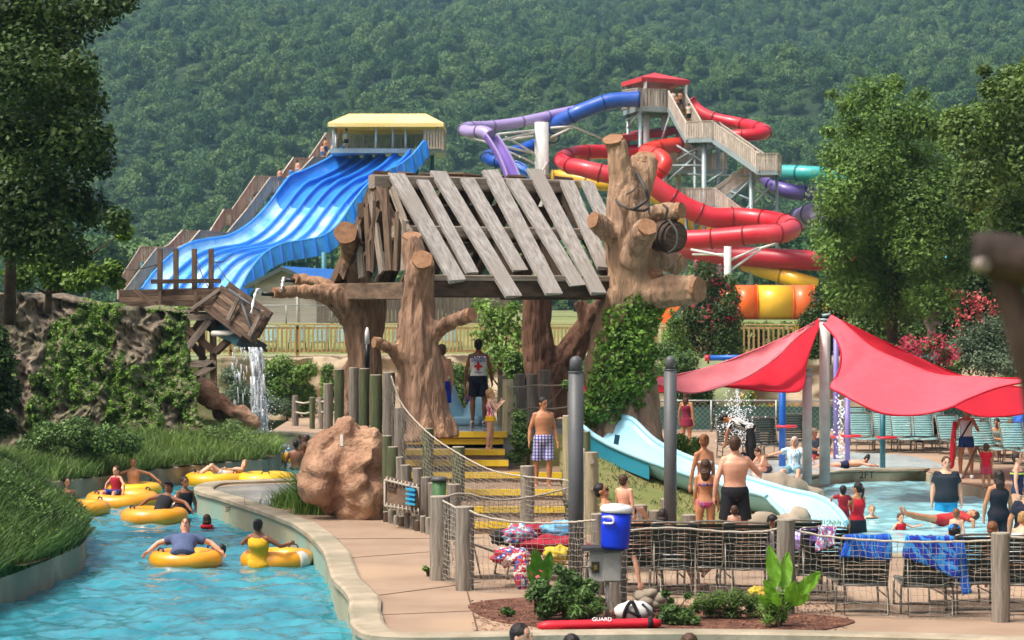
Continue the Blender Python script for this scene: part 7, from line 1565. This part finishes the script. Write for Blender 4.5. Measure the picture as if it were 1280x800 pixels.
person('dark haired man with sunglasses sitting behind the drink cooler', P(752,604,38.6), 1.75, D(75), dict(U=(0,.32,1), la=(.1,-.5,-.8), lf=(.1,-1,-.1), ra=(-.1,-.5,-.8), rf=(-.1,-1,-.1), lt=(.1,-1,.15), ls=(0,-.5,-1), rt=(-.1,-1,.30), rs=(0,-.35,-1), look=(8,5)), [('shorts','#dcdfe4'),('glasses','#121212')], 'tan', 'black', at='head')
person('shirtless boy sitting on the grass mound seen from behind', P(780,593,43.2), 1.35, D(150), dict(U=(0,.05,1), lt=(.3,-1,.1), ls=(0,-.7,-.6), rt=(-.3,-1,.1), rs=(0,-.7,-.6), la=(.2,-.3,-1), lf=(.1,-.9,-.2)), [('trunks','#20304f')], 'pale', 'brown', kid=.4, at='head')
person('dark haired bather leaning low against the stumps', P(829,636,40.2), 1.5, D(160), dict(U=(0,.1,1), la=(.8,-.2,-.5), ra=(-.8,-.2,-.5), lt=(.2,-1,0), rt=(-.2,-1,0)), [('suit','#2c2a38')], 'pale', 'dark', 'bob', True, at='head')
person('bather lying back on the lounger next to the cooler with one foot hanging', P(770,662,35.5), 1.7, D(100), dict(U=(0,.75,.45), lt=(.2,-1,.1), ls=(.1,-.8,-.5), rt=(-.2,-.9,.05), rs=(0,-.35,-1), la=(.4,.1,-.6), ra=(-.4,-.1,-.6)), [('shorts','#d8dce0')], 'pale', 'dark', at='head')
person('dark haired child sitting beside the last of the dark loungers', P(966,644,36.4), 1.2, D(60), dict(U=(0,-.15,1), lt=(.2,-1,0), rt=(-.2,-1,0), la=(.2,-.7,-.7), lf=(0,-.8,.3), look=(0,15)), [('shirt','#d9cfcf')], 'brown', 'black', kid=.4, at='head')
# --- splash deck and behind
person('woman with long brown hair in a burgundy swimsuit by the pool fence', P(858,490,70), 1.66, D(150), dict(la=(.3,-.1,-1)), [('suit','#6e1230'),('skirt','#7a1838',.4)], 'tan', 'brown', 'long', True, at='head', vox=.016)
person('bather in zebra top and black pants bending over under the falling water', G(938,590), 1.72, D(-100), dict(U=(0,-.93,.35), la=(.15,-.5,-1), lf=(0,-.2,-1), ra=(-.15,-.5,-1), rf=(0,-.2,-1), lt=(.1,.1,-1), rt=(-.1,-.15,-1), look=(0,30)), [('shirt',zebra),('pants','#101116',)], 'tan', 'black', fem=True, vox=.014)
person('white haired woman in a pale blue flowered top sitting by the blue post', P(993,546,59), 1.6, D(-20), dict(la=(.9,-.4,-.4), lf=(.5,-.6,-.4), ra=(-.9,-.4,-.3), rf=(-.8,-.5,-.2), lt=(.3,-1,-.1), ls=(0,-.6,-.8), rt=(-.3,-1,-.1), rs=(0,-.6,-.8)), [('shirt',floral),('shorts','#7fb4c6')], 'light', 'grey', 'bob', True, 1.15, at='head', vox=.014)
person('boy in navy trunks lying on his front on the splash deck edge', G(1058,588)+V(0,0,.14), 1.35, D(90), dict(U=(0,-1,.12), side=(1,0,0), hd=(0,-.8,.6), la=(.6,-.9,-.25), lf=(-.5,-.9,-.1), ra=(-.6,-.9,-.25), rf=(.5,-.9,-.1), lt=(.1,1,-.03), ls=(0,1,0), rt=(-.1,1,-.03), rs=(0,1,.0), lfoot=(.2,1,-.1), rfoot=(-.2,1,-.1)), [('trunks','#16284f')], 'pale', 'black', kid=.3, at='pelvis', vox=.014)
t, J = person('lifeguard in white tank top and visor carrying a red rescue tube by the pool', G(1208,598), 1.66, D(-8), dict(la=(.5,-.1,-1), lf=(-.6,-.5,1), ra=(-.45,.05,-1), rf=(.0,-.5,-.6), lt=(.10,0,-1), rt=(-.12,0,-1)), [('tank','#e0e2e4'),('trunks','#1c3f78'),('visor','#e8e8e8'),('shoes','#dcdcdc')], 'tan', 'blond', 'pony', True, vox=.013)
b = MB(); p = J['shl']; q_ = J['hipr']; b.tube([p+V(-.05,-.12,.0), J['chest']+V(0,-.17,-.03), q_+V(-.05,-.16,.08)], .02, 6); b.build('shoulder_strap', MATS['black_cloth'], t)
t2 = thing('rescue_tube', 'red rescue tube hanging at the side of the standing woman lifeguard', 'rescue tube', V(J['hipr'].x-.2, J['hipr'].y, .2)); b = MB(); p = V(J['shr'].x-.12, J['shr'].y-.05, 0); b.tube([V(p.x,p.y,J['shr'].z-.02), V(p.x-.03,p.y,.9), V(p.x-.07,p.y,.3), V(p.x-.08,p.y,.22)], [.06,.095,.09,.04], 12, flat=(1,.7)); b.build('foam_body', MATS['rescue_red'], t2)
t = thing('lifeguard_stand', 'small wooden footstool frame beside the standing woman lifeguard', 'stand', G(1222, 599)); p = G(1222,599); b = MB()
for a_, c_ in (((-.35,0,0),(0,.05,.75)),((.35,0,0),(0,.05,.75)),((-.28,.02,.12),(.28,.02,.12))): b.beam(p+V(*a_), p+V(*c_), .05, .05)
b.build('frame', brown_wood, t)
# --- pool
PZ = -.25
person('large man in a navy shirt and aqua shorts standing in the pool', P(1183,571,52.3), 1.86, D(-5), dict(la=(.35,.05,-1), lf=(.12,-.15,-1), ra=(-.32,.05,-1), rf=(-.1,-.1,-1), look=(8,0)), [('shirt','#1b2530',-.09),('shorts','#1f8fc4')], 'pale', 'brown', bulk=1.38, at='head')
person('woman in a red top standing in the pool holding a toddler', P(1072,603,47.6), 1.62, D(215), dict(la=(.2,-.5,-.8), lf=(-.5,-.8,.1), ra=(-.2,-.5,-.9), rf=(.4,-.9,.1), look=(10,0)), [('tank','#c0182c',.03),('skirt','#14202c',.8)], 'tan', 'black', 'pony', True, 1.12, at='head')
person('toddler in a red suit carried by the woman in the red top', P(1054,607,47.2), .95, D(175), dict(la=(.7,-.5,-.2), ra=(-.5,-.5,-.5), lt=(.6,-.6,-.6), ls=(0,.1,-1), rt=(-.3,-.5,-1)), [('shirt','#8f1426',-.06,'swim_shirt'),('shorts','#8f1426',.6)], 'tan', 'black', kid=1, at='head')
person('smiling child in a dark vest with only head and shoulders above the pool water', P(1090,632,50.7), 1.2, 0, {}, [('vest','#2f3a30')], 'pale', 'blond', kid=.5, at='head')
person('toddler in a red life vest paddling with arms out in the pool', P(1126,642,48), .95, D(20), dict(la=(.9,-.3,-.4), lf=(.7,-.5,.2), ra=(-.8,-.3,-.7)), [('vest','#c11226')], 'pale', 'brown', kid=.9, at='head')
person('bather floating on the back in the pool with bare feet in the air', P(1178,650,48.6), 1.6, D(-78), dict(U=(.1,.95,.15), side=(1,0,0), lt=(.08,-1,.22), ls=(0,-1,.22), rt=(-.08,-1,.10), rs=(0,-1,.3), lfoot=(0,-.4,1), rfoot=(.1,-.3,1), la=(.9,.2,-.2), ra=(-.9,.2,-.2)), [('trunks','#b3202c'),('shirt','#b8322f')], 'tan', 'brown', at='pelvis')
person('fair haired child standing waist deep behind the blue capped person', P(1196,636,46.5), 1.1, D(160), {}, [('trunks','#3a5a8a')], 'pale', 'ginger', kid=.6, at='head')
person('person in a bright blue cap sitting in a front lounger', P(1193,655,35.2), 1.7, D(178), dict(U=(0,.2,1), lt=(.15,-1,0), ls=(0,-.8,-.4), rt=(-.15,-1,0), rs=(0,-.8,-.4), la=(.3,-.4,-.8), ra=(-.3,-.4,-.8)), [('cap','#1e7fd0'),('shorts','#9fb4c0')], 'tan', 'black', at='head')
person('ginger haired child seen from behind beside the last stout post', P(1241,652,34.4), 1.2, D(165), dict(lt=(.15,-1,0), rt=(-.15,-1,0)), [('trunks','#3d6a8a')], 'pale', 'ginger', kid=.7, at='head')
person('toddler in a bright red shirt on the far pool edge', G(1233,612), .98, D(170), {}, [('shirt','#d0142a'),('shorts','#c03a50')], 'tan', 'brown', kid=1, vox=.014)
person('woman with long wet hair in a black tank top seen from behind', P(1249,588,44.5), 1.66, D(185), dict(la=(.35,0,-1), ra=(-.2,0,-1)), [('tank','#101725',-.1),('shorts','#101725')], 'tan', 'dark', 'long', True, 1.2, at='head')
person('woman in a yellow and navy swimsuit at the far pool rim by the frame edge', P(1272,566,51.5), 1.65, D(70), dict(la=(.2,-.5,-.8), lf=(.1,-.9,.3)), [('suit','#1a2c50'),('belt','#b7c34a',.33)], 'pale', 'dark', 'short', True, 1.15, at='head')
person('stout person in a dark navy shirt cut by the frame edge', P(1285,606,42.4), 1.72, D(175), dict(la=(.5,0,-1), ra=(-.5,0,-1)), [('shirt','#121a2c',-.1)], 'tan', 'brown', bulk=1.4, at='head')
person('pale bather bending a bare shoulder into view beside the navy shirt', P(1280,640,37), 1.5, D(120), dict(U=(0,-.3,1)), [('suit','#cfd8dc')], 'pale', 'blond', fem=True, at='head')
# --- on the far loungers
sit = dict(lt=(.15,-1,.0), ls=(0,-.25,-1), rt=(-.15,-1,.0), rs=(0,-.25,-1), la=(.25,-.6,-.8), lf=(.0,-.9,-.1), ra=(-.25,-.6,-.8), rf=(0,-.9,-.1), U=(0,-.15,1))
person('bather in an orange top sitting on the far loungers left of the dark haired one', P(1229,523,67), 1.6, D(35), sit, [('tank','#c06a2a'),('trunks','#3a2f2a')], 'tan', 'dark', 'bob', True, at='head', vox=.016)
person('dark haired bather sitting bent forward on the far loungers', P(1246,523,67.3), 1.65, D(-30), dict(sit, U=(0,-.35,1)), [('tank','#8f9a8f'),('trunks','#6c7f86')], 'tan', 'dark', at='head', vox=.016)
t, J = person('child wrapped in a lilac and blue towel sitting on the far loungers', P(1263,525,66), 1.35, D(-15), sit, [('dress',stripe_mat('lilac_wrap',['#7fa5c0','#a08fc8','#8fb7cf','#9184bb'],3))], 'brown', 'ginger', at='head', kid=.3, vox=.016)
person('shaded person with a cap sitting behind the white posts', P(1018,535,66), 1.65, D(40), sit, [('shirt','#4a5560'),('cap','#7a6a55'),('shorts','#8a2430')], 'brown', 'dark', at='head', vox=.016)
person('brown haired person in dark clothes sitting right of the white sail posts', P(1034,533,68), 1.65, D(20), sit, [('tank','#54342c'),('trunks','#5a3a3a')], 'tan', 'brown', 'long', True, at='head', vox=.016)
person('bather kneeling at the splash deck edge left of the white haired woman', P(947,560,60.5), 1.3, D(-60), dict(sit, U=(0,-.6,.8)), [('trunks','#3a3a44')], 'pale', 'brown', kid=.3, at='head', vox=.016)
# --- heads at the lower frame edge
person('dark haired person with a pink cheek at the lower frame edge', P(652,780,22), 1.62, D(60), {}, [('tank','#2a3550')], 'pale', 'black', at='head')
person('dark haired head just rising over the lower frame edge', P(715,793,23), 1.6, D(170), {}, [('tank','#3a2a2a')], 'tan', 'black', at='head')
person('brown haired head just peeking over the lower frame edge', P(862,792,23), 1.6, D(175), {}, [('tank','#6a2a2a')], 'tan', 'brown', at='head')

# ------------------------------------------------------------------ river tubes and riders
tube_y = mat('tube_orange', (.82,.36,.012), (.72,.27,.01), scale=2, rough=.35, spec=.5, coat=.3); tube_l = mat('tube_yellow', (.85,.50,.02), (.78,.42,.015), scale=2, rough=.35, coat=.3)
def ring(label, px, py, d, R0=.47, r=.165, m=None, double=False, rz=0, tilt=0.0, z=None):
    c = P(px, py, d); c.z = -.45+r*.52 if z is None else z; t = thing('swim_tube', label, 'swim tube', V(c.x, c.y, -.45)); Mz = Matrix.Rotation(rz, 3, 'Z') @ Matrix.Rotation(tilt, 3, 'X')
    for k in ((-1, 1) if double else (0,)):
        cc = c + Mz@V(k*R0*1.12, 0, 0); b = MB(); n = 36
        b.tube([cc+Mz@V(math.cos(2*math.pi*i/n)*R0, math.sin(2*math.pi*i/n)*R0, 0) for i in range(n)], [r*(1+.025*math.cos(i*math.pi/3)) for i in range(n)], 18, closed=True, ref=(0,0,1)); b.build('ring', m or tube_y, t)
        b = MB(); a0 = .6+k
        for aa in (a0, a0+math.pi):
            b = MB(); hh = cc + Mz@V(math.cos(aa)*R0, math.sin(aa)*R0, r); td = Mz@V(-math.sin(aa), math.cos(aa), 0); b.tube(smooth_line([hh-td*.1, hh-td*.06+V(0,0,.05), hh+td*.06+V(0,0,.05), hh+td*.1], 3), .016, 6)
            b.build('handle', mat('handle_navy','#22304a',rough=.6), t); b = MB()
        if 'pale patch' not in label: continue
        b = MB(); aa = -1.2+k*.4; b.tube([cc+Mz@V(math.cos(aa+x_)*(R0+.02), math.sin(aa+x_)*(R0+.02), .0) for x_ in (0,.1,.3,.42)], [r*.985,r*1.012,r*1.012,r*.985], 18, ref=(0,0,1)); b.build('patch', mat('tube_print_white','#c9c6c0','#b5b2ac',rough=.5), t)
    return t, c
def G2(px, py): return G(px, py, -.45).y
rec = dict(U=(0,.78,.5), lt=(.25,-1,.15), ls=(.1,-.7,-.7), rt=(-.25,-1,.15), rs=(-.1,-.7,-.7), la=(.9,.05,-.25), lf=(.6,-.3,-.5), ra=(-.9,.05,-.25), rf=(-.6,-.3,-.5), hd=(0,.3,1))
t, c = ring('orange tube under the rider in the grey blue shirt in the middle of the river', 232, 700, G2(0,706)); person('rider in a grey blue shirt stretched across the orange tube', V(c.x, c.y-.42, -.24), 1.78, D(2), dict(rec, U=(0,.8,.5), lt=(.15,-.15,-1), ls=(.05,0,-1), rt=(-.15,-.15,-1), rs=(-.05,0,-1)), [('shirt','#4f5d80'),('shorts','#2a3348')], 'pale', 'dark', bulk=1.2, at='pelvis')
t, c = ring('orange tube with a pale patch carrying the rider in yellow', 346, 697, G2(0,706), .46, .17, rz=.4); person('rider in a yellow shirt and dark bun seen from behind in a tube', V(c.x-.26, c.y-.52, -.36), 1.66, D(160), dict(U=(-.05,.12,1), lt=(.2,-1,.25), ls=(0,-.8,-.3), rt=(-.2,-1,.2), rs=(0,-.8,-.3), la=(.8,-.5,-.5), lf=(.4,-.9,0), ra=(-.8,-.35,-.5), rf=(-.3,-.9,.1)), [('tank','#d9a51c',-.1)], 'brown', 'black', 'bun', True, 1.25, at='pelvis')
t, c = ring('orange tube carrying the rider in a black cap', 193, 645, G2(0,652), .5, .19); person('rider in a black cap lying back in an orange tube', V(c.x+.05, c.y+.1, -.35), 1.75, D(-20), dict(rec, U=(.15,.5,.75)), [('tank','#1c2026'),('cap','#15161a'),('shorts','#222c3a')], 'brown', 'black', at='pelvis')
t, c = ring('big orange tube with the child in the red life vest', 153, 625, G2(0,632), .62, .2, tilt=.05); person('child in a red life vest sitting up on a big orange tube', V(c.x-.10, c.y-.25, -.14), 1.25, D(-30), dict(lt=(.35,-1,.1), ls=(0,-.4,-1), rt=(-.35,-1,.1), rs=(0,-.4,-1), la=(.7,-.2,-.8), ra=(-.7,-.2,-.8), hd=(0,-.05,1)), [('vest','#a3152c',.02),('shorts','#26408a')], 'pale', 'brown', kid=.6, at='pelvis')
t, c = ring('yellow tube behind the big orange one with the blond rider', 166, 616, G2(0,618), .5, .18, tube_l); person('blond rider resting in a yellow tube behind the child in the vest', V(c.x, c.y+.1, -.32), 1.6, D(10), dict(rec, U=(0,.3,.9)), [('tank','#c98d63')], 'tan', 'blond', 'bun', True, at='pelvis')
t, c = ring('orange tube half hidden by the grassy bank', 98, 632, G2(0,642), .5, .18)
person('dark haired swimmer just beyond the grassy near bank', P(84,597,58), 1.7, D(30), {}, [('tank','#7a3a30')], 'tan', 'black', at='head'); person('swimmer with a red collar partly hidden by the bank grass', P(67,599,58), 1.6, D(-30), {}, [('collar','#b02a2a')], 'tan', 'brown', at='head')
person('man in a black tank top standing in the river', P(231,596,54.6), 1.75, D(35), dict(la=(.25,-.2,-1), lf=(.1,-.5,-1)), [('tank','#16181e')], 'brown', 'black', at='head'); person('child with a pale face and open mouth beside the man in the black tank top', P(221,617,54.6), 1.2, D(-25), {}, [('vest','#3f6f78')], 'light', 'brown', kid=.5, at='head')
person('swimmer in a bright red float collar in open water', P(259,643,50.7), 1.3, D(160), {}, [('collar','#d0162c'),('vest','#c8142a')], 'brown', 'brown', 'bob', kid=.5, at='head')
t, c = ring('long double yellow tube floating by the walkway corner', 300, 600, G2(0,606), .56, .2, tube_l, True, rz=.06); person('blond rider lying with raised knees on the long double yellow tube', V(c.x-.42, c.y+.05, -.22), 1.62, D(-72), dict(U=(0,.9,.25), side=(1,0,0), lt=(.1,-1,.9), ls=(0,-.9,-.7), rt=(-.1,-1,.6), rs=(0,-.9,-.6), la=(.5,-.5,.1), lf=(.3,-.9,.1), ra=(-.5,-.5,-.1), hd=(0,.5,.9)), [('trunks','#cfd8e4')], 'light', 'blond', at='pelvis')
person('dark haired head in the water behind the double yellow tube', P(312,584,66.5), 1.6, D(180), {}, [('tank','#2a2a30')], 'dark', 'black', at='head')
person('broad shirtless man wading away upstream', P(370,550,68.8), 1.78, D(180), dict(la=(.45,0,-1), ra=(-.45,0,-1)), [('trunks','#2a3550')], 'brown', 'black', at='head', vox=.014)
t, c = ring('yellow tube floating upstream beside the shirtless man', 372, 562, 72, .5, .17, tube_l); person('child riding a yellow tube with knees bent beyond the shirtless man', V(c.x+.1, c.y, -.3), 1.4, D(-70), dict(rec, U=(0,.25,1), rf=(0,-.2,1)), [('trunks','#7a2a2a')], 'dark', 'black', kid=.3, at='pelvis', vox=.014)
person('pink armed swimmer clinging to the tube of the rider in grey blue', P(276,681,45.3), 1.2, D(-60), dict(la=(.6,-.8,.2), lf=(0,-1,.1)), [('collar','#c62a5a')], 'pale', 'black', kid=.4, at='head')

# ------------------------------------------------------------------ far people on the slides
far = [(433,161,203,1.75,180,'#d8dcd8','#1c2a50','pale','staff member in white on the yellow roofed slide deck'),(407,172,207.5,1.7,160,None,'#1b3a7a','tan','shirtless rider near the top of the blue slide stair'),(403,180,206.5,1.4,150,None,'#2a6ab0','pale','child with a blue mat just below the top of the slide stair'),(372,200,204,1.7,150,None,'#8fa4c0','pale','shirtless rider on the stair landing below the top flight'),(364,209,203,1.5,170,'#2f7fc0','#2f7fc0','tan','child in blue on the slide stair landing'),(350,210,203,1.6,190,None,'#30405a','pale','pale rider at the left end of the stair landing'),
 (841,113,204.5,1.7,190,'#e2d5c8','#3a3a40','pale','rider in pale clothes at the top of the red tower stair'),(850,113,205,1.7,170,None,'#141418','tan','rider in black trunks at the top of the red tower stair'),(846,118,203.8,1.6,200,None,'#6a4a3a','tan','rider just below the pair at the top of the tower stair'),(861,129,201.8,1.75,180,'#cfc4b4','#15151a','tan','rider climbing halfway up the top tower stair'),(944,186,198.5,1.7,100,'#c9a184','#2a2a30','tan','rider leaning on the rail of the lower tower flight')]
for (px, py, d, H, a, sh, tr, sk_, lab) in far:
    person(lab, P(px, py, d), H, D(a), {}, ([('shirt', sh)] if sh else [])+[('shorts', tr)], sk_, random.choice(['dark','brown','black']), at='head', vox=.03, eyes=False, group=None)
